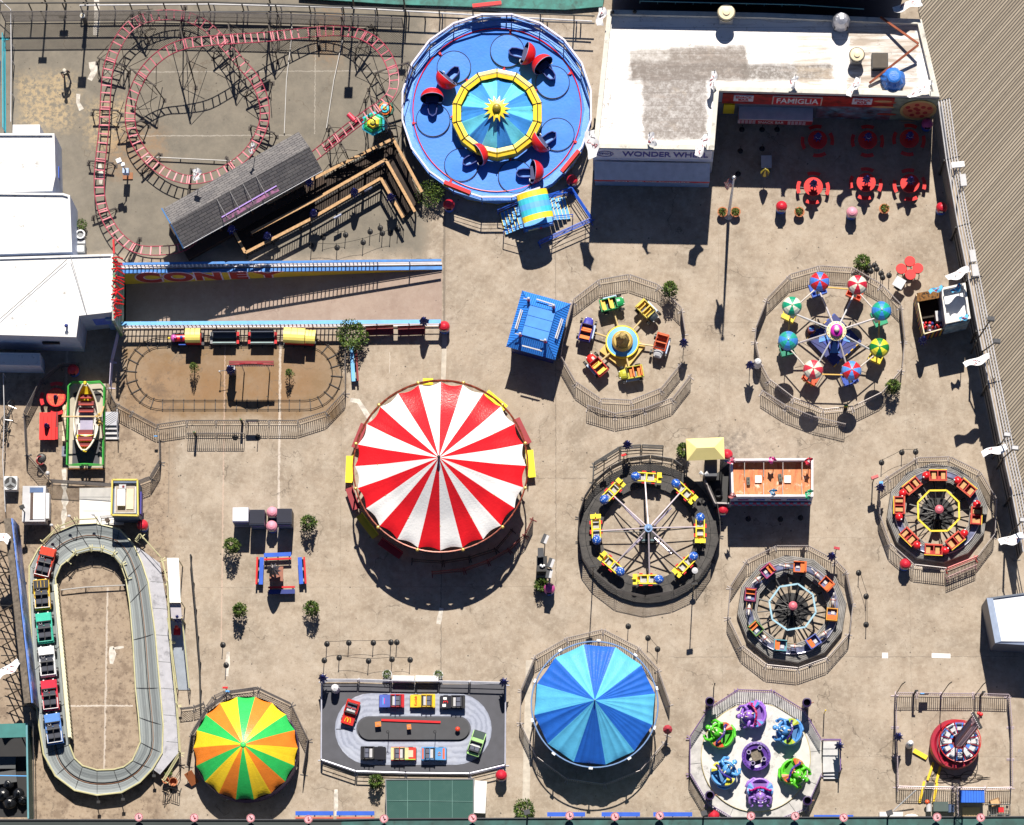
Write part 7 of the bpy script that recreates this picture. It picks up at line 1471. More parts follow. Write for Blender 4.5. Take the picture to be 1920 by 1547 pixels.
c = P(1215, 1000, .3); t = thing('aeroplane_ride', 'aeroplane ride hub with long pale spokes over a dark ring deck', 'fairground ride', (c.x, c.y, 0))
m, nn_, L, b = nodemat('worn_black_boards'); g = NG(nn_, L); b.inputs['Roughness'].default_value = .7; tcx = nn_.new('ShaderNodeTexCoord'); n1 = g.noise(tcx.outputs['Object'], 1.6, 8, .7); n2 = g.noise(tcx.outputs['Object'], 9, 6, .7)
col = g.mix(g.rng(n1, .4, .65), (.028, .026, .026), (.065, .06, .058)); col = g.mix(g.rng(n2, .5, .75, 0, .5), col, (.11, .10, .09)); L.new(col, b.inputs['Base Color']); WBK = m
part('ring_deck', MB().ring(0, 0, 2.72, 4.1, .15, .30, 32), WBK, t)
mb = MB()
for k in range(32): a = 2*PI*k/32; mb.beam((2.72*math.cos(a), 2.72*math.sin(a), .305), (4.1*math.cos(a), 4.1*math.sin(a), .305), .03, .012)
for rr in (3.2, 3.65): mb.torus(0, 0, .305, rr, .01, 32, 4)
part('deck_seam', mb, BLACK, t)
part('motor_base', MB().box(0, -.1, .3, 1.0, 1.0, .6).m(1).box(0, -.45, .63, .8, .12, .04), [BLACK, mat((.08, .14, .16), .5)], t); part('column', MB().cyl(0, 0, .3, 2.15, .16, 12), BLACK, t); part('hub', MB().cyl(0, 0, 2.1, 2.25, .24, 16).sph(0, 0, 2.27, .12), mat((.18, .30, .52), .35), t)
PLY = mat((.82, .66, .03), .4); m, nn_, L, b = nodemat('starry_blue'); g = NG(nn_, L); tcx = nn_.new('ShaderNodeTexCoord'); v2 = nn_.new('ShaderNodeTexVoronoi'); v2.inputs['Scale'].default_value = 9; L.new(tcx.outputs['Object'], v2.inputs['Vector']); L.new(g.mix(g.M('LESS_THAN', v2.outputs['Distance'], .30), (.015, .09, .42), (.60, .68, .8)), b.inputs['Base Color']); b.inputs['Roughness'].default_value = .35; STAR = m
pl = [((1209, 894), (-1, -.06), 'top'), ((1145, 924), (-.7, .72), 'upper left'), ((1118, 995), (.05, 1), 'left'), ((1150, 1060), (.75, .65), 'lower left'), ((1218, 1086), (1, 0), 'bottom'), ((1288, 1055), (.72, -.72), 'lower right'), ((1313, 987), (0, -1), 'right'), ((1280, 918), (-.72, -.68), 'upper right')]
p0 = None; tip = Vector((0, 0, 2.2))
for (x, y), (hx, hy), pn in pl:
    q_ = P(x, y, 1.1); e = P(x+hx*20, y+hy*20, 1.1)-q_; rz = math.atan2(e.y, e.x)-PI/2; lab = 'yellow toy aeroplane with starry blue nose, at the %s of the ride' % pn
    if p0 is None:
        p0 = thing('toy_aeroplane', lab, 'toy aeroplane', (q_.x, q_.y, .62), rz, 'toy aeroplanes')
        hull = MB(); ns = 9; prof = [(-.80, .12), (-.55, .20), (-.2, .26), (.2, .27), (.45, .25)]; vs = []; na = 10
        for y_, r_ in prof:
            for i in range(na+1): a = PI+PI*i/na; vs.append((r_*1.0*math.cos(a), y_, .42+r_*1.2*math.sin(a)))
        hull.add(vs, [(k*(na+1)+i, k*(na+1)+i+1, (k+1)*(na+1)+i+1, (k+1)*(na+1)+i) for k in range(4) for i in range(na)]+[tuple(range(na+1))]); part('fuselage', hull, PLY, p0)
        part('deck_edge', MB().box(-.24, -.1, .44, .06, 1.1, .05).box(.24, -.1, .44, .06, 1.1, .05).box(0, -.1, .44, .42, .08, .06).box(0, .38, .44, .45, .1, .06), PLY, p0)
        part('cockpit', MB().box(0, -.36, .25, .34, .38, .06).m(1).box(0, -.50, .38, .34, .05, .16), [mat((.40, .40, .38), .5), LGREY], p0); part('cockpit', MB().box(0, .14, .25, .34, .38, .06).m(1).box(0, .0, .38, .34, .05, .16), [mat((.40, .40, .38), .5), LGREY], p0)
        part('nose', MB().sph(0, .52, .38, .28, 1, 1.1, .95, 14, 9), STAR, p0, smooth=True)
        part('tail_wing', MB().box(0, -.84, .46, .62, .26, .05).box(0, -.9, .55, .05, .24, .24), PLY, p0)
        for sx in (-1, 1): part('fin', MB().box(sx*.30, .05, .36, .14, .24, .08), RED, p0)
        part('fin', MB().box(-.3, -.5, .36, .14, .2, .08).box(.3, -.5, .36, .14, .2, .08), RED, p0)
        part('handle_bar', MB().tube((-.12, .38, .5), (.05, .28, .56), .02, 5).tube((-.12, -.7, .5), (.05, -.62, .55), .02, 5), RED, p0)
    else: dup(p0, (q_.x, q_.y, .62), rz, lab)
    d = Vector((q_.x-c.x, q_.y-c.y, 0)); L_ = d.length; d.normalize(); mb = MB().tube(d*.15+tip, d*(L_-.2)+UPV*1.0, .045, 6);
    part('spoke', mb, mat((.66, .58, .62), .35, .2), t); part('lower_spoke', MB().tube(d*.4+UPV*.75, d*(L_-.3)+UPV*.8, .035, 5), BLACK, t)
for a in (PI*.25, PI*.75, PI*1.25, PI*1.75): part('piston', MB().tube((.5*math.cos(a), .5*math.sin(a), .9), (1.9*math.cos(a), 1.9*math.sin(a), 1.25), .06, 7), mat((.60, .52, .66), .3, .4), t)
ring14 = polyring(1216, 993, 132, 18, .1, 134)
barrier([(1280, 873), (1262, 860), (1220, 853), (1180, 858), (1145, 874), (1115, 900), (1096, 930), (1085, 965), (1086, 1010), (1092, 1045), (1112, 1072), (1155, 1105), (1210, 1117), (1262, 1108), (1307, 1087), (1336, 1045), (1351, 1000), (1350, 975), (1345, 945), (1330, 910)], 'dark mesh fence ring round the aeroplane ride deck', 1.35, 'mesh', mat((.07, .065, .065), .5))
barrier([(1112, 900), (1113, 868), (1163, 837), (1203, 834), (1245, 836)], 'dark pipe railing queue at the top left of the aeroplane ride', 1.1, 'rails', mat((.10, .10, .10), .5), r=.03)
for (x, y, h, k, l) in [(1303, 1070, 1.9, 0, 'with white dish, lower right of the aeroplane ride'), (1112, 1062, 4.6, 1, 'lower left of the aeroplane ride'), (1302, 1095, 4.2, 2, 'right of the dish at the aeroplane ride fence'), (1133, 862, 1.8, 1, 'at the top left railing of the aeroplane ride')]:
    p = P(x, y, h); t = thing('slim_lamp_post', 'slim dark post '+l, 'lamp post', (p.x, p.y, 0), 0, 'slim posts at the aeroplane ride'); part('pole', MB().cyl(0, 0, 0, h, .03, 6), BLACK, t)
    part('lamp_head', MB().lathe([(0, h), (.17, h+.02), (.18, h+.05), (.05, h+.09), (0, h+.09)], n=18) if k == 0 else MB().box(0, 0, h, .36, .12, .3, .2), LGREY if k == 0 else BLACK, t)
p = P(1170, 853, 1.6); solo('red_sign', MB().box(p.x, p.y, 1.6, .32, .12, .14, .3).m(1).cyl(p.x, p.y, 0, 1.5, .03, 6), [RED, BLACK], 'small red box sign at the top of the aeroplane ride fence', 'sign', (p.x, p.y, 0))
q_ = pv([(1286, 823), (1357, 820), (1359, 861), (1288, 864)], 2.6); c = sum(q_, Vector())/4; t = thing('yellow_canopy', 'pale yellow hipped canopy above the aeroplane ride', 'canopy', (c.x, c.y, 0)); r1, r2 = c+(q_[0]+q_[3]-q_[1]-q_[2])/2*.23+UPV*.45, c-(q_[0]+q_[3]-q_[1]-q_[2])/2*.23+UPV*.45
mb = MB().add(q_+[r1, r2], [(4, 5, 1, 0), (5, 2, 1), (3, 2, 5, 4), (3, 4, 0)]); part('cloth', mb, mat((.80, .68, .28), .6, var=.05), t, world=True)
for p in q_: part('post', MB().cyl(p.x+(c.x-p.x)*.05, p.y+(c.y-p.y)*.05, 0, 2.6, .04, 6), GREY, t, world=True)
p = P(1333, 877, 1.8); t = thing('dark_cabinet', 'dark grey roof box between the yellow canopy and the rusty roofed stand', 'cabinet', (p.x, p.y, 0)); part('body', MB().box(0, 0, .85, .70, .95, 1.7), DGREY, t); part('lid', MB().box(0, 0, 1.74, .72, .98, .06), mat((.07, .075, .09), .45), t)
p = P(1320, 889, 2.2); t = thing('twin_loudspeaker', 'pair of small white horn speakers beside the dark cabinet', 'loudspeaker', (p.x, p.y, 0)); part('pole', MB().cyl(0, 0, 0, 2.1, .03, 6), GREY, t); part('horn', MB().tube((-.05, 0, 2.15), (-.24, .12, 2.2), .05, 8, .12), WHITE, t); part('horn', MB().tube((.05, 0, 2.15), (.22, .08, 2.2), .05, 8, .12), WHITE, t)
q_ = pv([(1322, 900), (1372, 858), (1372, 944), (1341, 943)], 1.3); t = thing('side_yard', 'low grey walled store yard at the left of the rusty roofed stand', 'enclosure', tuple(Vector((q_[3].x, q_[3].y, 0)))); part('floor', MB().prism([(p.x, p.y) for p in reversed(q_)], 0, .03), BLACK, t, world=True)
a, b = q_[0], q_[3]; part('wall', MB().beam(a-UPV*.6, b-UPV*.6, .08, 1.3), mat((.30, .27, .26), .7), t, world=True); a, b = q_[3], q_[2]; part('wall', MB().beam(a-UPV*.6, b-UPV*.6, .08, 1.3), mat((.48, .44, .42), .7), t, world=True)
p = P(1347, 922, .8); solo('coiled_hose', MB().torus(p.x, p.y, .3, .24, .05, 20, 5).torus(p.x, p.y, .36, .2, .05, 20, 5), DGREY, 'coiled dark hose in the store yard', 'hose', (p.x, p.y, 0))
m, nn_, L, b = nodemat('rusty_sheet'); g = NG(nn_, L); b.inputs['Roughness'].default_value = .6; tcx = nn_.new('ShaderNodeTexCoord'); mpp = nn_.new('ShaderNodeMapping'); mpp.inputs['Scale'].default_value = (3.0, .8, 1); L.new(tcx.outputs['Object'], mpp.inputs[0]); n1 = g.noise(mpp.outputs[0], 1.3, 8, .7); n2 = g.noise(tcx.outputs['Object'], 2.2, 9, .75)
col = g.mix(g.rng(n1, .40, .62), (.42, .10, .03), (.60, .25, .09)); col = g.mix(g.rng(n2, .56, .68, 0, .9), col, (.78, .66, .52)); col = g.mix(g.rng(n1, .55, .72, 0, .7), col, (.12, .03, .015)); L.new(col, b.inputs['Base Color'])
t, _q = building('rusty_roofed_stand', 'long game stand with rusty sheet roof, white parapet and pink blue checkered front', [(1370, 860), (1525, 859), (1525, 931), (1372, 931)], 3.1, mat((.45, .47, .60), .6), m, .55, .12, mat((.72, .68, .72), .5), 'stand')
mb = MB(); yb = _q[3].y
for k in range(22):
    xx = _q[3].x+(_q[2].x-_q[3].x)*(k+.5)/22; mb.m(k % 2).box(xx, yb-.10, 1.25, (_q[2].x-_q[3].x)/22-.02, .05, .5).m((k+1) % 2).box(xx, yb-.09, .75, (_q[2].x-_q[3].x)/22-.02, .05, .45)
part('checkered_front', mb, [mat((.55, .06, .16), .5), mat((.16, .36, .55), .5)], t, world=True)
for k, (wd, cx_) in enumerate([('PIZZA', .15), ('CANDY', .35), ('ICE CREAM', .55), ('SODA', .75), ('NUTS', .9)]): textm('lettering', wd, .26, frame((_q[3].x+(_q[2].x-_q[3].x)*cx_, yb-.02, 2.3), (1, 0, 0), UPV), [MAG, BLUE, RED, BLUE, PURP][k], t, .01) if False else part('sign_stripe', MB().box(_q[3].x+(_q[2].x-_q[3].x)*cx_, yb-.03, 2.1, .6, .04, .12), [MAG, BLUE, RED, BLUE, PURP][k], t, world=True)
for x in (1396, 1432, 1468, 1504): a, b = P(x, 864, 3.0), P(x, 930, 3.0); part('roof_strut', MB().tube((a.x, a.y, 3.0), (a.x, a.y-.9, 2.75), .02, 4).tube((b.x, b.y+.8, 2.7), (b.x, b.y, 3.0), .02, 4), mat((.6, .55, .5), .5), t, world=True)
for i, (x, y) in enumerate([(1422, 898), (1477, 898)]): p = P(x, y, 2.7); part('white_panel', MB().box(p.x, p.y, 2.62, .38, .42, .08), WHITE, t, world=True)
for i, (x, y) in enumerate([(1403, 902), (1463, 896)]): p = P(x, y, 2.7); part('concrete_block', MB().box(p.x, p.y, 2.66, .2, .45, .18, .1*i+.05).m(1).box(p.x, p.y+.1, 2.76, .1, .1, .01).box(p.x, p.y-.1, 2.76, .1, .1, .01), [mat((.12, .12, .10), .8), BLACK], t, world=True)
for (x0, y0, x1, y1, m_, l) in [(1518, 858, 1513, 872, mat((.62, .03, .06), .6), 'red pennant at the upper right corner of the rusty roofed stand'), (1452, 858, 1442, 866, mat((.65, .05, .30), .6), 'magenta pennant at the top edge of the rusty roofed stand'), (1376, 858, 1368, 870, mat((.5, .08, .15), .6), 'red pennant at the upper left corner of the rusty roofed stand'),
                                 (1519, 918, 1512, 935, mat((.05, .45, .22), .6), 'green and white pennant at the lower right corner of the rusty roofed stand'), (1451, 917, 1447, 928, mat((.10, .35, .60), .6), 'blue pennant at the lower edge of the rusty roofed stand'), (1376, 925, 1370, 935, mat((.5, .15, .15), .6), 'small red pennant at the lower left corner of the rusty roofed stand')]: flag(x0, y0, x1, y1, 3.6, 3.0, l, .35, m_, [WHITE, WHITE], group='pennants on the rusty roofed stand')

def cartride(cx, cy, s, lab, fr_col, cen_lab, octr, cap_px):
    c = P(cx, cy, .5); t = thing('cart_ride', lab, 'fairground ride', (c.x, c.y, 0)); n_ = 12; BD = mat((.26, .25, .24), .6, var=.3, scale=3)
    part('ring_deck', MB().lathe([(2.05*s, .5), (2.5*s, .52), (2.9*s, .5), (3.15*s, .48), (3.2*s, .15)], n=n_, a0=.1, a1=.1+2*PI), BD, t)
    mb = MB()
    for r_ in (2.12, 2.22, 2.78, 2.88, 2.98, 3.08): mb.lathe([((r_-.01)*s, .527), ((r_+.01)*s, .527)], n=n_, a0=.1, a1=.1+2*PI)
    part('board_gap', mb, BLACK, t)
    part('track_band', MB().lathe([(2.30*s, .56), (2.36*s, .60), (2.62*s, .60), (2.70*s, .56), (2.70*s, .5)], n=48), mat((.18, .20, .34), .35, .3, var=.5, scale=2), t); part('track_lip', MB().torus(0, 0, .62, 2.66*s, .03, 48, 5), mat((.50, .50, .60), .3, .5), t)
    part('center_floor', MB().cyl(0, 0, .0, .04, 1.0, 20), BLACK, t)
    for k in range(16):
        a = 2*PI*k/16+.1; u = Vector((math.cos(a), math.sin(a), 0)); part('spoke', MB().tube(u*.2+UPV*.55, u*2.2*s+UPV*.40, .055 if k % 2 else .035, 5), BLACK, t)
    R_ = 1.38*s; o = [Vector((R_*math.cos(PI/4*k+octr), R_*math.sin(PI/4*k+octr), 1.15)) for k in range(8)]; mb = MB()
    for k in range(8): mb.beam(o[k], o[(k+1) % 8], .10, .08)
    part('octagon_frame', mb, fr_col, t); mb = MB()
    for k in range(8): mb.tube(o[k], (0, 0, 1.0), .02, 4)
    part('frame_tie', mb, BLACK, t); part('center_post', MB().cyl(0, 0, 0, 1.6, .10, 10).box(0, -.2, .5, .5, .5, .6), BLACK, t)
    p = P(cap_px[0], cap_px[1], 1.75)-Vector((c.x, c.y, 0)); part('pink_cap', MB().lathe([(.26, 1.6), (.25, 1.7), (.14, 1.8), (0, 1.83)], 0, 0, 20).xf(T(0, 0, 0)), mat((.62, .14, .18), .45), t)
    return t, c
t1, c1_ = cartride(1485, 1141, 1.0, 'pony cart ride with grey ring deck, dark spokes and pale blue octagon frame', mat((.30, .50, .62), .4), '', .55, (1488, 1125))
OC = mat((.72, .15, .02), .4)
def horse(t, y0):
    m_ = mat((.62, .58, .55), .5)
    mb = MB().sph(0, y0, .42, .13, .8, 1.7, .9, 10, 6).tube((0, y0+.18, .46), (0, y0+.32, .66), .07, 6, .05).sph(0, y0+.38, .68, .06, .8, 1.6, .8, 8, 5)
    for sx in (-.06, .06):
        for sy in (-.14, .14): mb.tube((sx, y0+sy, .38), (sx, y0+sy, .06), .028, 5, .02)
    mb.tube((0, y0-.2, .45), (0, y0-.28, .2), .025, 4); part('pony', mb, m_, t); part('harness', MB().torus(0, y0+.05, .42, .14, .015, 12, 4, Matrix.Rotation(PI/2, 4, 'X')), RED, t)
carts = [((1440, 1070), (-.78, .65), (.40, .04, .18), 'upper left, purple edged'), ((1500, 1063), (-1, -.05), (.62, .12, .02), 'top, orange'), ((1550, 1095), (-.8, -.75), (.60, .10, .02), 'upper right, orange red'), ((1560, 1152), (.08, -1), (.65, .30, .03), 'right, orange with pale edge'),
         ((1525, 1203), (.85, -.6), (.10, .14, .45), 'lower right, blue edged'), ((1463, 1210), (1, .08), (.10, .30, .36), 'bottom, teal edged'), ((1417, 1178), (.7, .75), (.12, .25, .06), 'lower left, green edged'), ((1407, 1115), (-.1, 1), (.25, .02, .10), 'left, maroon')]
for (x, y), (hx, hy), cc, pn in carts:
    q_ = P(x, y, 1.0); e = P(x+hx*20, y+hy*20, 1.0)-q_; rz = math.atan2(e.y, e.x)-PI/2; t = thing('pony_cart', 'small cart drawn by a white pony, '+pn, 'ride car', (q_.x, q_.y, .6), rz, 'pony carts')
    m_ = mat(cc, .4); mb = MB().box(-.30, 0, .33, .05, .75, .38).box(.30, 0, .33, .05, .75, .38).box(0, -.35, .38, .62, .05, .48).box(0, .35, .28, .62, .05, .28).box(0, 0, .15, .62, .75, .05); part('cart_body', mb, m_, t)
    part('seat', MB().box(0, -.16, .36, .52, .26, .1).m(0).box(0, -.28, .50, .52, .06, .24), OC, t); part('floor', MB().box(0, .12, .20, .5, .3, .03).m(1).box(.05, .12, .24, .2, .2, .05), [mat((.12, .14, .30), .5), LGREY], t); part('shaft', MB().tube((-.16, .35, .3), (-.16, .95, .35), .018, 4).tube((.16, .35, .3), (.16, .95, .35), .018, 4), BRONZE, t)
    for sx in (-1, 1): part('wheel', MB().torus(sx*.35, -.05, .2, .18, .02, 14, 4, Matrix.Rotation(PI/2, 4, 'Y')), BLACK, t)
    horse(t, .78)
r1 = [(1370, 1098), (1401, 1050), (1456, 1023), (1516, 1023), (1567, 1050), (1587, 1070), (1600, 1130), (1593, 1187), (1553, 1232), (1497, 1252), (1437, 1246), (1391, 1210), (1365, 1155), (1370, 1098)]
barrier(r1, 'grey picket barrier ring round the pony cart ride', 1.1, 'bars', FENCE)
p = P(1569, 1028, 1.7); solo('red_box_sign', MB().box(p.x, p.y, 1.7, .34, .14, .16, -.2).m(1).cyl(p.x, p.y, 0, 1.6, .03, 6), [mat((.45, .02, .04), .5), BLACK], 'small dark red box sign above the folded umbrella at the pony cart ride', 'sign', (p.x, p.y, 0))
t2, c2_ = cartride(1758, 961, .93, 'fire engine ride with grey ring deck, dark spokes and yellow octagon frame', YEL, '', .40, (1766, 949))
fire = [((1755, 891), (-1, 0), 'top'), ((1810, 912), (-.85, -.7), 'upper right'), ((1831, 963), (.05, -1), 'right'), ((1794, 1011), (.8, -.65), 'lower right'), ((1754, 1031), (1, .05), 'bottom'), ((1707, 1009), (.75, .75), 'lower left'), ((1686, 951), (0, 1), 'left'), ((1707, 913), (-.8, .65), 'upper left')]
f0 = None
for (x, y), (hx, hy), pn in fire:
    q_ = P(x, y, 1.0); e = P(x+hx*20, y+hy*20, 1.0)-q_; rz = math.atan2(e.y, e.x)-PI/2; lab = 'red toy fire engine with tan seats, %s of the fire engine ride' % pn
    if f0 is None:
        t = f0 = thing('toy_fire_engine', lab, 'toy fire engine', (q_.x, q_.y, .55), rz, 'toy fire engines')
        part('body', MB().box(-.27, -.12, .36, .06, 1.0, .36).box(.27, -.12, .36, .06, 1.0, .36).box(0, -.6, .36, .56, .06, .36).box(0, -.1, .36, .5, .06, .34).box(0, .38, .36, .56, .06, .3).box(0, -.1, .2, .56, 1.0, .05), mat((.45, .03, .02), .4), t)
        part('cab_nose', MB().sph(0, .55, .36, .24, 1.0, 1.1, .9, 12, 7), mat((.62, .015, .02), .3), t, smooth=True); part('seat', MB().box(0, -.42, .36, .44, .24, .1), mat((.50, .28, .10), .6), t); part('seat', MB().box(0, .12, .36, .44, .24, .1), mat((.50, .28, .10), .6), t)
        part('side_rail', MB().box(.32, -.12, .5, .04, 1.05, .06), YEL, t); part('side_rail', MB().box(-.32, -.12, .5, .04, 1.05, .06), mat((.6, .1, .03), .4), t); part('lamp', MB().sph(-.12, .72, .48, .05), WHITE, t)
        for sx in (-1, 1):
            for sy in (-.4, .4): part('wheel', MB().tube((sx*.28, sy, .13), (sx*.34, sy, .13), .13, 10), BLACK, t)
    else: dup(f0, (q_.x, q_.y, .55), rz, lab)
r2 = [(1649, 905), (1668, 892), (1721, 858), (1782, 856), (1838, 884), (1869, 935), (1866, 1000), (1834, 1042), (1776, 1065), (1714, 1058), (1669, 1018), (1650, 965), (1649, 905)]
barrier(r2, 'grey picket barrier ring round the fire engine ride', 1.1, 'bars', FENCE, skip=(7,))
barrier([(1834, 1042), (1776, 1065)], 'bright red picket gate at the lower right of the fire engine ride', 1.15, 'bars', mat((.55, .02, .02), .4), gap=.09, r=.03); barrier([(1833, 1058), (1776, 1082)], 'second white and red gate leaning at the fire engine ride', 1.0, 'bars', mat((.45, .25, .25), .5))
p = P(1640, 895, 1.9); t = thing('arrow_sign', 'salmon pink sign on a post left of the fire engine ride', 'sign', (p.x, p.y, 0)); part('board', MB().box(0, 0, 1.9, .42, .16, .36, .35), mat((.60, .12, .12), .5), t); part('post', MB().cyl(0, 0, 0, 1.8, .035, 6).m(0).cyl(0, 0, 1.5, 1.8, .06, 6), BLACK, t)
p = P(1652, 905, 1.3); solo('light_blue_box', MB().box(p.x, p.y, 1.25, .22, .14, .2).m(1).cyl(p.x, p.y, 0, 1.1, .03, 5), [LBLUE, BLACK], 'small light blue box at the upper left of the fire engine ride fence', 'box', (p.x, p.y, 0))
q_ = pv([(603, 1283), (947, 1283), (946, 1431), (880, 1448), (665, 1445), (603, 1423)], .35); c = sum(q_, Vector())/6
rp = thing('racing_platform', 'grey rectangular platform with pale oval track and dark central island', 'ride platform', (c.x, c.y, 0))
part('deck', MB().prism([(p.x, p.y) for p in reversed(q_)], .05, .35), mat((.060, .062, .078), .6, var=.15, scale=2), rp, world=True)
def oval2(x0, y0, x1, y1, z, n_=14): return pv(oval(x0, y0, x1, y1, n_), z)
m, nn_, L, b = nodemat('worn_track'); g = NG(nn_, L); b.inputs['Roughness'].default_value = .6; at_ = nn_.new('ShaderNodeAttribute'); at_.attribute_name = 'across'; tcx = nn_.new('ShaderNodeTexCoord'); n1 = g.noise(tcx.outputs['Object'], 1.2, 8, .7)
st = g.M('SINE', g.M('ADD', g.M('MULTIPLY', at_.outputs['Fac'], 26), g.M('MULTIPLY', n1, 16))); col = g.mix(g.rng(g.M('ADD', st, g.M('MULTIPLY', n1, 1.5)), .2, 2.0, 0, .8), (.30, .33, .42), (.17, .19, .26)); col = g.mix(g.rng(n1, .45, .7, 0, .6), col, (.42, .45, .52)); L.new(col, b.inputs['Base Color'])
oo, oi = oval2(628, 1300, 922, 1434, .36), oval2(668, 1343, 883, 1390, .36); n_ = len(oo); mb = MB(); vals = []; RW_ = 8
for j in range(RW_+1):
    for i in range(n_): p = oi[i].lerp(oo[i], j/RW_); mb.v.append((p.x, p.y, .357)); vals.append(j/RW_)
for j in range(RW_):
    for i in range(n_): k = (i+1) % n_; mb.f.append((j*n_+i, (j+1)*n_+i, (j+1)*n_+k, j*n_+k)); mb.mi.append(0)
o = part('oval_track', mb, m, rp, world=True); a_ = o.data.attributes.new('across', 'FLOAT', 'POINT'); a_.data.foreach_set('value', vals)
part('island', MB().prism([(p.x, p.y) for p in oval2(672, 1346, 880, 1387, .4)], .36, .50), DGREY, rp, world=True)
part('red_strip', MB().beam(P(715, 1350, .55), P(826, 1354, .55), .12, .05), RED, rp, world=True)
part('lane_line', MB().merge(MB().beam(P(630, 1367, .375), P(666, 1367, .375), .03, .01)), BLACK, rp, world=True)
for (x, y, l) in [(709, 1358, 'orange square marker at the left of the central island'), (767, 1363, 'small orange marker in the middle of the central island')]:
    p = P(x, y, .8); t = thing('marker_sign', l, 'marker', (p.x, p.y, .5), 0, 'orange markers'); part('plate', MB().box(0, 0, .34, .34 if x < 720 else .24, .28, .04, .1).m(1).cyl(0, 0, .0, .34, .05, 8).box(0, 0, .37, .16, .12, .02), [mat((.75, .22, .03), .4), mat((.5, .2, .1), .5)], t)
p = P(858, 1367, .8); t = thing('red_dome', 'small red dome on a stem at the right of the central island', 'lamp', (p.x, p.y, .5)); part('dome', MB().sph(0, 0, .25, .15, 1, 1, .7), mat((.60, .05, .02), .35), t); part('stem', MB().cyl(0, 0, 0, .2, .05, 8), BLACK, t)
for x in (728, 816): p = P(x, 1375, 1.0); solo('thin_post', MB().cyl(p.x, p.y, .5, 1.7, .02, 5).torus(p.x, p.y, 1.7, .08, .012, 12, 4), BLACK, 'thin black post with ring top on the island, %s one' % ('left' if x < 800 else 'right'), 'post', (p.x, p.y, .5))
RC = [((657, 1335), (-.32, 1), (.50, .02, .015), (.50, .02, .015), 'red racing car with yellow M on its bonnet, at the left bend', 'M'), ((735, 1314), (-1, 0), (.08, .12, .45), (.50, .02, .03), 'blue and red racing car with rainbow painted bonnet, left of the upper row', 'R'), ((793, 1314), (-1, 0), (.78, .50, .03), (.78, .50, .03), 'yellow racing car with red lettering, middle of the upper row', 'Kodak'),
      ((849, 1316), (-1, 0), (.02, .02, .03), (.03, .03, .03), 'black racing car with red and white bonnet, right of the upper row', '3'), ((893, 1394), (.33, -1), (.06, .09, .08), (.32, .60, .20), 'dark green and lime racing car at the right bend', 'G'), ((699, 1412), (1, 0), (.015, .015, .02), (.02, .02, .025), 'black racing car, left of the lower row', 'B'),
      ((756, 1413), (1, 0), (.55, .04, .03), (.60, .58, .30), 'red racing car with cream and lime bonnet, middle of the lower row', 'Y'), ((813, 1413), (1, 0), (.10, .30, .60), (.14, .34, .62), 'light blue racing car with red stripe, right of the lower row', '43')]
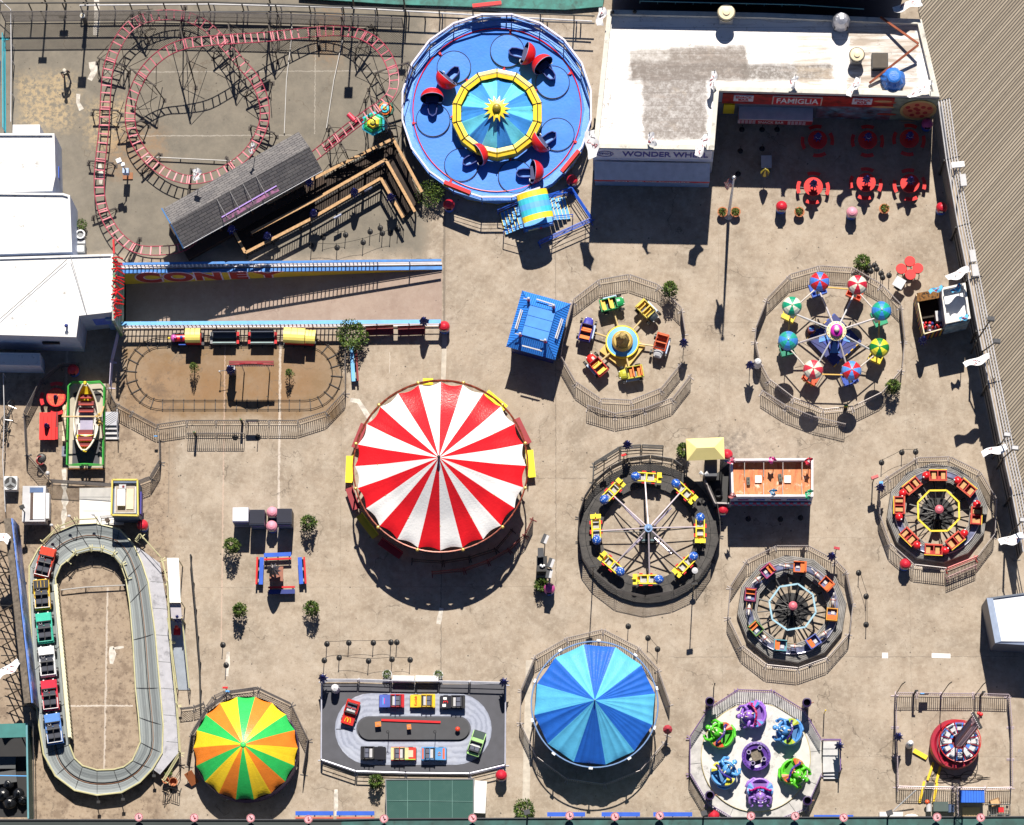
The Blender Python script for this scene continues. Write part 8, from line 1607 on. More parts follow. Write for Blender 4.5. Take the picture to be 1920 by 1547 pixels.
for (x, y), (hx, hy), bc, c2c, lab, mk_ in RC:
    t = thing('racing_car', lab, 'toy car', (0, 0, 0), 0, 'toy racing cars'); L2, W2 = 1.42, .78; bm_ = mat(bc, .3); b2 = mat(c2c, .3)
    low = MB(); low.box(0, -.30, .30, W2, .78, .30).m(1).box(0, .42, .28, W2*.94, .62, .24); part('body', low, [b2 if mk_ in ('R',) else bm_, bm_], t)
    pr_ = [(-W2*.46, .10, .42), (W2*.46, .10, .42), (W2*.42, .72, .36), (-W2*.42, .72, .36)]; mb = MB().add(pr_+[(p[0], p[1], .2) for p in pr_], [(0, 1, 2, 3), (2, 1, 5, 6), (3, 2, 6, 7), (0, 3, 7, 4)]); part('hood', mb, b2 if mk_ in ('Y', 'G') else bm_, t)
    part('tail', MB().box(0, -.64, .40, W2*.9, .14, .14), b2 if mk_ != '43' else bm_, t)
    part('cockpit_rim', MB().path([(-.33, .08, .5), (-.33, -.55, .5), (.33, -.55, .5), (.33, .08, .5)], .035, 5, True), b2 if mk_ in ('R', 'Y') else bm_, t); part('cockpit_floor', MB().box(0, -.22, .455, .58, .6, .02), BLACK, t)
    part('seat', MB().box(-.14, -.32, .52, .24, .26, .06).box(.14, -.32, .52, .24, .26, .06), mat((.10, .11, .16), .4), t); part('backrest', MB().box(0, -.47, .60, .56, .07, .22), mat((.04, .045, .06), .4), t); part('white_panel', MB().box(0, -.12, .48, .5, .18, .02), LGREY, t)
    part('windscreen', MB().beam((-.32, .06, .56), (.32, .06, .56), .06, .16), BLACK, t); part('roof_bar', MB().path([(-.32, -.2, .5), (-.32, -.2, .85), (.32, -.2, .85), (.32, -.2, .5)], .022, 5), bm_, t)
    for sx in (-1, 1):
        for sy in (-.42, .42): part('hub', MB().tube((sx*(W2/2+.02), sy, .15), (sx*(W2/2+.03), sy, .15), .08, 8), GREY, part('wheel', MB().tube((sx*(W2/2-.06), sy, .15), (sx*(W2/2+.02), sy, .15), .15, 12), BLACK, t))
    if mk_ == 'M':
        mb = MB();
        for sx in (-.085, .085): mb.path([(sx-.08, .34, .435), (sx-.07, .5, .425), (sx-.03, .60, .42), (sx, .62, .42), (sx+.03, .60, .42), (sx+.07, .5, .425), (sx+.08, .34, .435)], .018, 4)
        mb.xf(T(0, .96, 0, PI)); mb.v = [(v[0], v[1], v[2]) for v in mb.v]; part('letter', mb, YEL, t)
    elif mk_ == 'Kodak': textm('lettering', 'Kodak', .22, frame((0, .42, .42), (1, 0, 0), (0, 1, -.08)), RED, t, .004, world=False)
    elif mk_ == '43': part('stripe', MB().box(0, .58, .40, W2*.8, .12, .01).box(0, -.62, .475, W2*.8, .1, .01), mat((.6, .1, .03), .5), t); textm('lettering', '43', .26, frame((0, .32, .425), (1, 0, 0), (0, 1, -.08)), mat((.6, .2, .05), .5), t, .004, world=False)
    elif mk_ == '3': textm('lettering', '3', .40, frame((0, .40, .43), (1, 0, 0), (0, 1, -.08)), RED, t, .004, world=False); part('white_flash', MB().box(-.2, .5, .41, .16, .2, .01).box(.2, .45, .415, .14, .2, .01), WHITE, t)
    elif mk_ == 'R':
        for k, cc in enumerate([(.6, .5, .02), (.02, .4, .15), (.05, .3, .7), (.5, .05, .3)]): part('rainbow_stripe', MB().box(0, .66-.07*k, .385+.006*k, W2*.8-.1*k, .06, .008), mat(cc, .4), t)
    elif mk_ == 'Y': part('lime_edge', MB().box(.33, .4, .42, .05, .6, .02), mat((.35, .55, .05), .4), t); part('sponsor_panel', MB().box(.0, .42, .415, .4, .3, .01), mat((.7, .5, .35), .5), t)
    elif mk_ == 'G': part('lime_edge', MB().box(.36, .1, .44, .05, 1.2, .03).box(-.36, .1, .44, .05, 1.2, .03), mat((.38, .65, .25), .4), t)
    part('bumper', MB().box(0, .74, .24, W2*.8, .05, .1), BLACK, t)
    place(t, x, y, hx*20, hy*20, .36)
barrier([(603, 1274), (671, 1274), (732, 1276), (780, 1277), (822, 1277), (880, 1278), (948, 1280)], 'white topped rail fence along the upper side of the racing platform', 1.1, 'rails', mat((.55, .56, .62), .4, .2), r=.035)
barrier([(948, 1280), (947, 1434), (880, 1450), (760, 1449), (667, 1446), (602, 1424), (603, 1274)], 'white topped rail fence round the sides and bottom of the racing platform', .9, 'rails', mat((.55, .56, .66), .4, .2), r=.035)
for (x0, x1, l) in [(736, 777, 'left'), (779, 822, 'right')]: a, b = P(x0, 1271, .9), P(x1, 1272, .9); solo('white_board', MB().beam(a, b, .30, .06).beam(a-UPV*.45, b-UPV*.45, .05, .85), mat((.70, .68, .66), .6), 'pale board on the upper fence of the racing platform, %s one' % l, 'board', tuple(a), 'pale boards')
p = P(628, 1290, 1.1); t = thing('covered_control_stand', 'control stand wrapped in a white cover on the racing platform', 'control box', (p.x, p.y, .35)); part('cover', MB().lathe([(.26, .0), (.25, .6), (.20, .9), (0, 1.0)], n=11), mat((.66, .66, .68), .7, bump=1), t)
m, nn_, L, b = nodemat('green_netting'); g = NG(nn_, L); b.inputs['Roughness'].default_value = .8; tcx = nn_.new('ShaderNodeTexCoord'); n1 = g.noise(tcx.outputs['Object'], 2.5, 8, .7); sp = nn_.new('ShaderNodeSeparateXYZ'); L.new(tcx.outputs['Object'], sp.inputs[0])
w1 = g.M('SINE', g.M('MULTIPLY', g.M('ADD', sp.outputs[0], sp.outputs[1]), 60)); w2 = g.M('SINE', g.M('MULTIPLY', g.M('SUBTRACT', sp.outputs[0], sp.outputs[1]), 60)); col = g.mix(g.rng(g.M('ADD', w1, w2), .2, 1.5, 0, .7), (.022, .085, .072), (.006, .02, .018)); col = g.mix(g.rng(n1, .5, .75, 0, .35), col, (.06, .13, .11)); L.new(col, b.inputs['Base Color'])
q_ = pv([(723, 1462), (888, 1461), (888, 1537), (725, 1537)], 1.8); t = thing('netting_enclosure', 'enclosure roofed with dark green netting below the racing platform', 'enclosure', tuple(Vector((q_[0].x, q_[0].y, 0)))); part('netting', MB().prism([(p.x, p.y) for p in reversed(q_)], 1.78, 1.8), m, t, world=True)
mb = MB()
for i in range(4): mb.tube(q_[i]+UPV*.02, q_[(i+1) % 4]+UPV*.02, .035, 5); mb.tube(q_[i], (q_[i].x, q_[i].y, 0), .04, 5)
part('frame', mb, GREY, t, world=True); mb = MB()
for x in (764, 806, 848): mb.tube(P(x, 1463, 1.83), P(x, 1536, 1.83), .012, 4)
mb.tube(P(725, 1501, 1.83), P(888, 1503, 1.83), .012, 4); part('seam_cord', mb, mat((.2, .35, .32), .5), t, world=True)
q_ = pv([(890, 1463), (913, 1465), (910, 1525), (887, 1524)], 1.2); solo('white_sheet', MB().prism([(p.x, p.y) for p in reversed(q_)], 1.0, 1.2).box(q_[0].x+.35, q_[0].y-.9, .5, .5, 1.5, 1.0), mat((.74, .72, .70), .6), 'narrow white table with white cover beside the green netting enclosure', 'table', tuple(Vector((q_[0].x, q_[0].y, 0))))

rp_ = [(1294, 1380), (1327, 1330), (1383, 1293), (1449, 1295), (1507, 1331), (1540, 1386), (1541, 1449), (1512, 1515), (1464, 1534), (1375, 1534), (1328, 1506), (1294, 1449)]
q_ = pv([(x, y+4) for x, y in rp_], .25); c = P(1417, 1420, .3); t = thing('dragon_ride', 'dragon ride deck with large round turntable and purple centre drum', 'fairground ride', (c.x, c.y, 0))
part('outer_deck', MB().prism([(p.x, p.y) for p in reversed(q_)], 0, .25), mat((.46, .45, .44), .6, .1, var=.2, dirt='5a5a58', dirtamt=.3), t, world=True); part('turntable', MB().cyl(0, 0, .25, .36, 3.12, 56), mat((.55, .54, .52), .5, .1, var=.12, dirt='6a6a66', dirtamt=.2), t); part('turntable_edge', MB().torus(0, 0, .33, 3.13, .035, 64, 5), mat((.50, .42, .20), .4), t)
mb = MB()
for k in range(12): a = 2*PI*k/12+.1; mb.beam((3.15*math.cos(a), 3.15*math.sin(a), .256), (3.9*math.cos(a), 3.9*math.sin(a), .256), .02, .01)
part('deck_seam', mb, DGREY, t)
part('drum', MB().lathe([(.78, .36), (.80, .9), (.84, 1.0), (.70, 1.02), (.66, .9), (.45, .85)], n=32), mat((.10, .04, .28), .35), t); part('drum_top', MB().box(0, 0, 1.0, .55, .55, .3, .35), mat((.18, .15, .11), .7, var=.4, scale=8), t)
for k in range(4): a = .35+PI/4+PI/2*k; part('open_pipe', MB().lathe([(.12, .9), (.13, 1.3), (.09, 1.3), (.08, 1.0)], .48*math.cos(a), .48*math.sin(a), 14), mat((.30, .26, .42), .4), t)
mb = MB()
for k in range(24): a = 2*PI*k/24; mb.sph(.74*math.cos(a), .74*math.sin(a), 1.03, .025, nu=6, nv=4)
part('bulb_ring', mb, BLACK, t)
def dragon(lab, bc, wc, wc2, crest):
    t = thing('dragon_car', lab, 'ride car', (0, 0, 0), 0, 'dragon cars'); B_ = mat(bc, .35, var=.15); D_ = mat(tuple(v*.55 for v in bc), .4); W_ = mat(wc, .4); W2_ = mat(wc2, .4)
    part('egg_tub', MB().lathe([(.35, .0), (.66, .18), (.78, .45), (.74, .68), (.66, .74), (.60, .60), (.5, .35), (0, .32)], n=28), B_, t, smooth=True)
    mb = MB().sph(0, .30, .95, .30, 1, 1.1, .8, 12, 8)
    mb.sph(0, .62, 1.12, .19, 1, 1.3, .8, 10, 7).sph(0, .86, 1.05, .14, 1.1, 1.1, .7, 10, 6).tube((0, .35, .95), (0, .62, 1.12), .2, 10, .16)
    part('head', mb, B_, t, smooth=True)
    mb = MB()
    for k in range(3): mb.torus(0, .46+.10*k, 1.16-.0*k, .155-.01*k, .022, 14, 4, Matrix.Rotation(PI/2, 4, 'X'))
    part('neck_ring', mb, D_, t)
    part('horn', MB().tube((-.10, .50, 1.26), (-.16, .36, 1.48), .045, 6, .01), CREAM, t); part('horn', MB().tube((.10, .50, 1.26), (.16, .36, 1.48), .045, 6, .01), CREAM, t); part('eye', MB().sph(-.11, .72, 1.22, .045), WHITE, t); part('eye', MB().sph(.11, .72, 1.22, .045), WHITE, t)
    part('snout_nostril', MB().sph(-.05, .99, 1.09, .022, nu=6, nv=4).sph(.05, .99, 1.09, .022, nu=6, nv=4), BLACK, t)
    for sx in (-1, 1):
        part('foreleg', MB().path([(sx*.30, .30, .9), (sx*.58, .42, .80), (sx*.62, .66, .55), (sx*.5, .78, .45)], .09, 8).sph(sx*.48, .80, .45, .11, 1, 1.2, .6, 8, 5), B_, t, smooth=True)
        part('haunch', MB().sph(sx*.52, -.25, .62, .25, .9, 1.1, .9, 10, 7), B_, t, smooth=True)
        fan = [(sx*.30, -.05, 1.0)]+[(sx*(.30+.46*math.cos(a)), -.05+.5*math.sin(a), .92+.06*(k % 2)) for k, a in enumerate([-1.0, -.6, -.2, .2, .6])]
        mb = MB()
        for k in range(4): mb.m(k % 2).add([fan[0], fan[k+1], fan[k+2]], [(0, 1, 2) if sx > 0 else (0, 2, 1)])
        part('wing', mb, [W_, W2_], t)
    part('seat', MB().box(0, -.28, .62, .7, .3, .12).m(1).box(-.05, .02, .60, .36, .22, .16), [D_, W_], t)
    part('tail', MB().path([(0, -.62, .5), (.35, -.74, .4), (.66, -.55, .36), (.80, -.25, .4)], .075, 7), B_, t, smooth=True)
    arc = [(.62*math.cos(a), -.05+.08*math.sin(a*3), .90+.46*math.sin(a)) for a in [PI*k/10 for k in range(11)]]; part('crest', MB().path(arc, .065, 6), mat(crest, .35), t); mb = MB()
    for p in arc[1:-1]: mb.tube(p, (p[0]*1.12, p[1], p[2]+.12), .05, 5, .005)
    part('crest_spine', mb, mat(crest, .35), t); part('tooth', MB().tube((.02, .12, 1.16), (.04, -.14, 1.22), .05, 6, .005), CREAM, t); return t
DP = [((1413, 1340), 1.75, (.30, .14, .60), (.08, .28, .65), (.45, .10, .45), (.45, .01, .10), 'purple dragon car with blue wings and crimson crest, at the top of the turntable'), ((1480, 1372), 1.35, (.08, .28, .66), (.45, .48, .04), (.30, .50, .06), (.05, .02, .20), 'light blue dragon car with olive yellow wings, upper right'),
      ((1488, 1447), -2.2, (.12, .62, .03), (.60, .10, .03), (.40, .20, .04), (.08, .03, .28), 'lime green dragon car with orange red wings, lower right'), ((1425, 1483), PI, (.34, .18, .62), (.05, .20, .55), (.10, .25, .60), (.55, .01, .20), 'lilac dragon car with crimson crest, at the bottom'),
      ((1357, 1450), -.8, (.10, .34, .72), (.65, .60, .05), (.50, .50, .05), (.05, .03, .30), 'blue dragon car with yellow wings, lower left'), ((1352, 1378), 1.1, (.10, .58, .03), (.60, .08, .03), (.45, .12, .04), (.06, .03, .25), 'bright green dragon car with dark red wings, upper left')]
for (x, y), rz, bc, wc, w2c, cr_, lab in DP:
    t = dragon(lab, bc, wc, w2c, cr_); p = P(x, y, 1.0); t.location = (p.x, p.y, .36); t.rotation_euler = (0, 0, rz)
PF = mat((.20, .12, .30), .45)
barrier([(1375, 1534), (1328, 1506), (1294, 1449), (1294, 1380), (1327, 1330), (1383, 1293), (1449, 1295), (1507, 1331), (1540, 1386)], 'purple topped picket fence round the left and top of the dragon ride', 1.1, 'bars', PF, z0=.1); barrier([(1541, 1449), (1512, 1515), (1464, 1534)], 'purple topped picket fence at the lower right of the dragon ride', 1.1, 'bars', PF, z0=.1)
for (x, y, l) in [(1331, 1315, 'upper left'), (1513, 1317, 'upper right'), (1514, 1501, 'lower right'), (1331, 1491, 'lower left')]:
    p = P(x, y, 1.9); t = thing('hollow_tower', 'dark purple hollow tower pot at the %s corner of the dragon ride' % l, 'tower', (p.x, p.y, 0), 0, 'towers of the dragon ride'); part('shell', MB().lathe([(.20, 0), (.20, 1.4), (.27, 1.6), (.27, 1.95), (.20, 1.98), (.18, 1.6)], n=18), mat((.04, .02, .09), .5), t); part('inner_plate', MB().cyl(0, 0, 1.5, 1.52, .18, 16), BLACK, t)
    part('sign_plate', MB().box(.3, .05, 1.2, .26, .04, .3, .3), mat((.45, .2, .12), .5, var=.6, scale=8), t)
t = thing('entrance_steps', 'grey entrance platform with purple rails at the right of the dragon ride', 'steps', tuple(Vector((P(1560, 1415).x, P(1560, 1415).y, 0)))); q_ = pv([(1543, 1390), (1574, 1390), (1574, 1447), (1543, 1448)], .45); part('landing', MB().prism([(p.x, p.y) for p in reversed(q_)], .3, .4), mat((.5, .5, .5), .5), t, world=True); c4 = q_[2]
for k in range(2): p = P(1558, 1450+6*k, .25); part('step', MB().box(p.x, p.y, .25-.12*k, .85, .25, .05), LGREY, t, world=True)
mb = MB()
for (a, b) in ((0, 1), (1, 2)): mb.tube(q_[a]+UPV*1.0, q_[b]+UPV*1.0, .035, 5); mb.tube(q_[a]+UPV*.5, q_[b]+UPV*.5, .02, 4)
for p in q_[:3]: mb.tube(p+UPV*1.0, (p.x, p.y, 0), .035, 5)
part('purple_rail', mb, PF, t, world=True)
for (x0, y0, x1, y1, l) in [(1339, 1304, 1340, 1282, 'upper left'), (1548, 1352, 1548, 1332, 'right')]:
    p = P(x1, y1, 1.6); solo('thin_post', MB().cyl(p.x, p.y, 0, 1.6, .03, 6).sph(p.x, p.y, 1.62, .05, nu=6, nv=4), BLACK if l != 'right' else YEL, 'thin upright post outside the dragon ride fence, '+l, 'post', (p.x, p.y, 0))
FR = mat((.50, .42, .46), .45, .2)
barrier([(1680, 1299), (1721, 1299), (1767, 1300), (1828, 1300), (1893, 1302)], 'grey picket fence on the upper side of the square pen', 1.1, 'bars', FR); barrier([(1893, 1302), (1898, 1360), (1898, 1420), (1899, 1476)], 'grey picket fence on the right side of the square pen', 1.1, 'bars', FR)
barrier([(1899, 1476), (1850, 1477), (1790, 1476), (1735, 1475), (1684, 1474)], 'grey picket fence on the lower side of the square pen', 1.1, 'bars', FR); barrier([(1684, 1474), (1683, 1415), (1681, 1360), (1680, 1299)], 'grey picket fence on the left side of the square pen', 1.1, 'bars', FR); barrier([(1795, 1478), (1797, 1532)], 'short picket fence dividing the store strip below the square pen', 1.1, 'bars', FR)
for i, x in enumerate((1681, 1767, 1831)):
    p = P(x, 1300, 1.1); t = thing('curved_post', 'thin black post with bent tip on the upper pen fence, %s' % ('left one', 'middle one', 'right one')[i], 'post', (p.x, p.y, 0), 0, 'bent tip posts'); part('pole', MB().path([(0, 0, 0), (0, 0, 4.6), (.05, .05, 5.0), (.2, .15, 5.2)], .03, 5), BLACK, t)
for (x, y) in ((1716, 1298), (1842, 1300)):
    p = P(x, y, 1.3); t = thing('height_gauge', 'black height gauge board on the upper pen fence, %s one' % ('left' if x < 1800 else 'right'), 'sign', (p.x, p.y, 0), 0, 'height gauges'); part('board', MB().box(0, 0, .8, .13, .05, 1.55), BLACK, t); part('top_cap', MB().box(.05, .05, 1.6, .2, .1, .06), BLACK, t)
p = P(1729, 1301, 1.0); solo('blue_tag', MB().box(p.x, p.y, 1.1, .22, .05, .2).m(1).box(p.x+.15, p.y+.02, .8, .5, .03, .6), [LBLUE, DGREY], 'light blue tag and dark board on the upper pen fence', 'sign', (p.x, p.y, .7))
c = P(1790, 1396, .6); t = thing('tower_ride', 'round red tub ride with blue and white seats and a tall lattice tower', 'fairground ride', (c.x, c.y, 0))
DRr = mat((.36, .012, .035), .35); part('tub', MB().lathe([(1.15, .1), (1.42, .25), (1.45, .75), (1.38, .95), (1.2, .95), (1.05, .8)], n=44), DRr, t, smooth=False); part('tub_floor', MB().cyl(0, 0, .5, .8, 1.15, 36), mat((.18, .02, .04), .5), t)
off = Vector((.22, .10, 0))
for k in range(12):
    a = 2*PI*k/12; a0_, a1_ = a-.24, a+.24; V_ = [(.45, a0_), (1.12, a0_), (1.12, a1_), (.45, a1_)]
    part('seat_wedge', MB().prism([(off.x+r_*math.cos(b_), off.y+r_*math.sin(b_)) for r_, b_ in V_], 1.15, 1.25), mat((.05, .20, .62), .35) if k % 2 else mat((.62, .64, .68), .4), t); part('chair', MB().box(off.x+.82*math.cos(a), off.y+.82*math.sin(a), 1.36, .36, .26, .22, a).m(1).box(off.x+.98*math.cos(a), off.y+.98*math.sin(a), 1.46, .07, .26, .3, a), [LGREY, mat((.10, .12, .18), .5)], t)
part('cage_ring', MB().torus(off.x, off.y, 1.55, 1.2, .025, 40, 5), RED, t); mb = MB()
for k in range(12): a = 2*PI*k/12+.26; mb.tube((off.x+.4*math.cos(a), off.y+.4*math.sin(a), 1.6), (off.x+1.2*math.cos(a), off.y+1.2*math.sin(a), 1.55), .014, 4)
part('cage_bar', mb, RED, t)
HT = 11.5; tw = MB()
for (sx, sy) in ((-.22, -.22), (.22, -.22), (.22, .22), (-.22, .22)): tw.beam((off.x+sx, off.y+sy, .8), (off.x+sx, off.y+sy, HT), .07, .07)
part('tower_leg', tw, mat((.16, .01, .03), .5), t); tw = MB()
for k in range(24):
    z0 = .9+k*.44
    for (a_, b_) in (((-.22, -.22), (.22, -.22)), ((.22, -.22), (.22, .22)), ((.22, .22), (-.22, .22)), ((-.22, .22), (-.22, -.22))): tw.tube((off.x+a_[0], off.y+a_[1], z0), (off.x+b_[0], off.y+b_[1], z0+.44), .02, 4); tw.tube((off.x+a_[0], off.y+a_[1], z0), (off.x+b_[0], off.y+b_[1], z0), .022, 4)
part('lattice', tw, mat((.45, .30, .34), .4), t)
part('tower_crown', MB().box(off.x+.05, off.y+.0, HT+.1, 1.0, .16, .5, -1.1).m(1).sph(off.x+.3, off.y+.35, HT, .12).sph(off.x+.2, off.y+.45, HT-.3, .1), [BLACK, RED], t); mb = MB()
for k in range(9): u = -.45+.11*k; mb.box(off.x+.05+u*math.cos(-1.1)-.1, off.y+u*math.sin(-1.1), HT+.36, .05, .05, .04)
part('crown_bulb', mb, mat((.6, .5, .55), .4), t)
p = P(1707, 1394, 1.1); t = thing('covered_control_stand', 'control stand with white cover and yellow pipe in the square pen', 'control box', (p.x, p.y, 0)); part('cover', MB().lathe([(.22, .1), (.20, .8), (.18, 1.25), (.08, 1.4), (0, 1.4)], n=10), mat((.70, .70, .72), .7, bump=1), t)
solo('yellow_ramp', MB().beam(P(1713, 1407, .1), P(1738, 1421, .1), .26, .12), mat((.85, .60, .02), .5), 'short yellow cable ramp beside the covered control stand', 'cable ramp', tuple(P(1725, 1413)))
for i, (x0, y0, x1, y1) in enumerate([(1750, 1430, 1739, 1463), (1763, 1437, 1755, 1468), (1733, 1465, 1724, 1505), (1757, 1468, 1750, 1505)]): solo('yellow_ramp', MB().beam(P(x0, y0, .08), P(x1, y1, .08), .14, .12), mat((.82, .55, .02), .5), 'yellow edge strip of the cable duct below the tower ride, %s' % ('upper left', 'upper right', 'lower left', 'lower right')[i], 'cable ramp', tuple(P(x0, y0)), 'yellow cable duct strips')
q_ = pv([(1738, 1467), (1752, 1467), (1744, 1505), (1726, 1505)], .06); solo('cable_duct', MB().prism([(p.x, p.y) for p in reversed(q_)], 0, .06), mat((.06, .06, .055), .7), 'dark cable duct plate between the yellow strips', 'cable duct', tuple(q_[0]))
rnd = random.Random(2)
for i, (x, y, l) in enumerate([(1765, 1458, 'left'), (1818, 1458, 'right')]):
    c = P(x, y, .03); solo('loose_cable', MB().path([(c.x+(.35+.04*k)*math.cos(k*.6), c.y+(.45-.02*k)*math.sin(k*.6), .02+.004*k) for k in range(24)], .018, 4), BLACK, 'coiled loose black cable on the ground below the tower ride, %s coil' % l, 'cable', tuple(c), 'loose cables')
t = thing('generator', 'dark green generator with grey tanks in the store strip', 'generator', tuple(Vector((P(1762, 1515).x, P(1762, 1515).y, 0)))); part('housing', MB().box(0, 0, .55, .85, .55, .6), mat((.05, .08, .075), .5), t); part('tank', MB().tube((-.65, -.25, .4), (-.65, .2, .4), .16, 14), LGREY, t); part('tank', MB().tube((.62, -.3, .4), (.62, .15, .4), .2, 14), mat((.10, .14, .25), .4), t); part('red_cap', MB().sph(-.75, .3, .5, .14), mat((.7, .1, .03), .4), t)
t = thing('blue_pallet_stack', 'stack of bright blue ribbed panels in the store strip below the pen', 'panels', tuple(Vector((P(1823, 1493).x, P(1823, 1493).y, 0)))); c = P(1823, 1493, .9); mb = MB()
for k in range(9): mb.box(c.x-.62+.155*k, c.y, .88, .14, .72, .08)
part('ribs', mb, mat((.02, .14, .68), .4), t, world=True); part('stack', MB().box(c.x, c.y, .75, 1.42, .74, .16), NAVY, t, world=True); part('trestle', MB().box(c.x-.3, c.y, .33, .06, .5, .66).box(c.x+.4, c.y, .33, .06, .5, .66), BLACK, t, world=True)
t = thing('shopping_cart', 'wire trolley beside a cardboard box in the lower right corner', 'trolley', tuple(Vector((P(1872, 1520).x, P(1872, 1520).y, 0)))); c = Vector((0, 0, 0)); mb = MB()
for k in range(9): mb.tube((-.6+.15*k, -.3, .35), (-.6+.15*k, -.3, .8), .012, 4); mb.tube((-.6+.15*k, .3, .35), (-.6+.15*k, .3, .8), .012, 4); mb.tube((-.6+.15*k, -.3, .35), (-.6+.15*k, .3, .35), .012, 4)
for z in (.4, .6, .8): mb.path([(-.62, -.3, z), (.62, -.3, z), (.62, .3, z), (-.62, .3, z)], .015, 4, True)
part('basket', mb, STEEL, t); part('red_bundle', MB().box(.1, 0, .5, .3, .3, .2), RED, t)
for (sx, sy) in ((-.5, -.25), (.5, -.25), (.5, .25), (-.5, .25)): part('wheel', MB().tube((sx, sy-.02, .07), (sx, sy+.02, .07), .07, 8), BLACK, t)
p = P(1866, 1504, .5); solo('cardboard_box', MB().box(p.x, p.y, .3, .55, .4, .5, .35).m(1).box(p.x-.02, p.y-.02, .56, .45, .3, .01, .35), [mat((.25, .14, .07), .8), mat((.55, .36, .18), .8)], 'open cardboard box above the wire trolley', 'box', (p.x, p.y, 0))
p = P(1821, 1524, .1); solo('tan_board', MB().box(p.x, p.y, .05, 1.0, .65, .05), mat((.55, .38, .20), .8), 'tan plywood board on the ground below the blue panels', 'board', (p.x, p.y, 0))
p = P(1671, 1529, .5); solo('white_crate', MB().box(p.x, p.y, .3, 1.35, .4, .55), mat((.62, .60, .60), .6), 'long white crate at the bottom fence left of the pen', 'crate', (p.x, p.y, 0)); p = P(1709, 1532, .3); solo('white_sack', MB().sph(p.x, p.y, .2, .4, 1.1, .5, .5), mat((.72, .68, .64), .8), 'rounded white sack beside the long white crate', 'sack', (p.x, p.y, 0))
solo('slanting_pole', MB().tube(P(1675, 1520, .1), P(1717, 1482, 1.2), .04, 6), LGREY, 'pale pole leaning on the lower left corner of the pen', 'pole', tuple(P(1695, 1505)))

def vbox(x, y, w_, l_, lab, lidm, bodym, h=1.5):
    p = P(x, y, h); t = thing('vending_machine', lab, 'vending machine', (p.x, p.y, 0), 0, 'vending boxes in the middle yard'); part('body', MB().box(0, 0, h/2, w_, l_, h), bodym, t); part('lid', MB().box(0, .02, h+.02, w_*.97, l_*.9, .06), lidm, t); part('front', MB().box(0, -l_/2-.02, h*.6, w_*.9, .04, h*.6).m(1).box(0, -l_/2-.045, h*.8, w_*.7, .01, .12), [mat((.10, .14, .24), .3), LPURP], t)
vbox(451, 965, .92, .85, 'white topped vending box, leftmost of the row', WHITE, mat((.30, .30, .45), .5), 1.9); vbox(482, 970, .85, .9, 'black topped vending box with rounded rear next to the white one', mat((.012, .014, .03), .35), mat((.015, .025, .07), .5), 1.8); vbox(533, 968, .85, .9, 'black topped vending box at the right of the pink bins', mat((.012, .014, .03), .35), mat((.015, .025, .07), .5), 1.9)
longbench(495, 1041, 546, 1039, 'blue plank bench with red rail, upper side of the picnic set', BLUE, RED, .24, 'benches of the picnic set'); longbench(565, 1095, 562, 1045, 'blue plank bench with red rail, right side of the picnic set', BLUE, RED, .24, 'benches of the picnic set')
longbench(491, 1045, 489, 1096, 'blue plank bench with red rail, left side of the picnic set', BLUE, RED, .24, 'benches of the picnic set'); longbench(553, 1109, 503, 1110, 'dark blue plank bench with red rail, lower side of the picnic set', NAVY, RED, .26, 'benches of the picnic set')
p = P(518, 1076, .8); t = thing('brick_table', 'small red brown table with grey striped folded parasol between the benches', 'table', (p.x, p.y, 0)); part('tabletop', MB().box(0, 0, .78, .8, .85, .06), mat((.30, .12, .08), .7), t); part('leg', MB().box(0, 0, .38, .3, .3, .76), DGREY, t)
p = P(512, 1066, 2.3); t = thing('folded_parasol', 'grey and white striped folded parasol standing in the picnic set', 'parasol', (p.x, p.y, 0)); part('pole', MB().cyl(0, 0, 0, 2.9, .03, 7), LGREY, t); mb = MB(); k_ = 18; prof = [(.05, 2.85), (.16, 2.6), (.26, 2.2), (.34, 1.75), (.36, 1.45)]; vs = []
for j, (r_, z_) in enumerate(prof):
    for i in range(k_): a = 2*PI*i/k_; rr = r_*(1.25 if i % 2 else .65); vs.append((rr*math.cos(a+j*.08), rr*math.sin(a+j*.08), z_))
mb.v = vs
for j in range(len(prof)-1):
    for i in range(k_): mb.f.append((j*k_+i, (j+1)*k_+i, (j+1)*k_+(i+1) % k_, j*k_+(i+1) % k_)); mb.mi.append(i % 2)
part('canopy', mb, [mat((.62, .60, .60), .7), mat((.06, .06, .08), .7)], t); part('base', MB().cyl(0, 0, 0, .12, .3, 16), LGREY, t)
for i, (x, y, m_, l, hh) in enumerate([(1021, 1010, LGREY, 'uppermost pale loudspeaker in the stack right of the carousel', 2.2), (1013, 1036, DGREY, 'dark loudspeaker below the uppermost pale one', 2.0), (1032, 1055, LGREY, 'pale loudspeaker turned to the right, third from above', 2.4), (1029, 1075, LGREY, 'lowest pale loudspeaker above the dark pink bin', 2.2)]):
    p = P(x, y, hh); t = thing('loudspeaker', l, 'loudspeaker', (p.x, p.y, 0), (-.4, 0, -.35, -.2)[i], 'loudspeakers by the carousel'); part('cabinet', MB().box(0, 0, hh-.15, .30, .55, .3), DGREY, t); part('front', MB().box(.12, .0, hh+.01, .16, .5, .03), m_, t); part('pole', MB().cyl(0, 0, 0, hh-.3, .03, 6), BLACK, t)
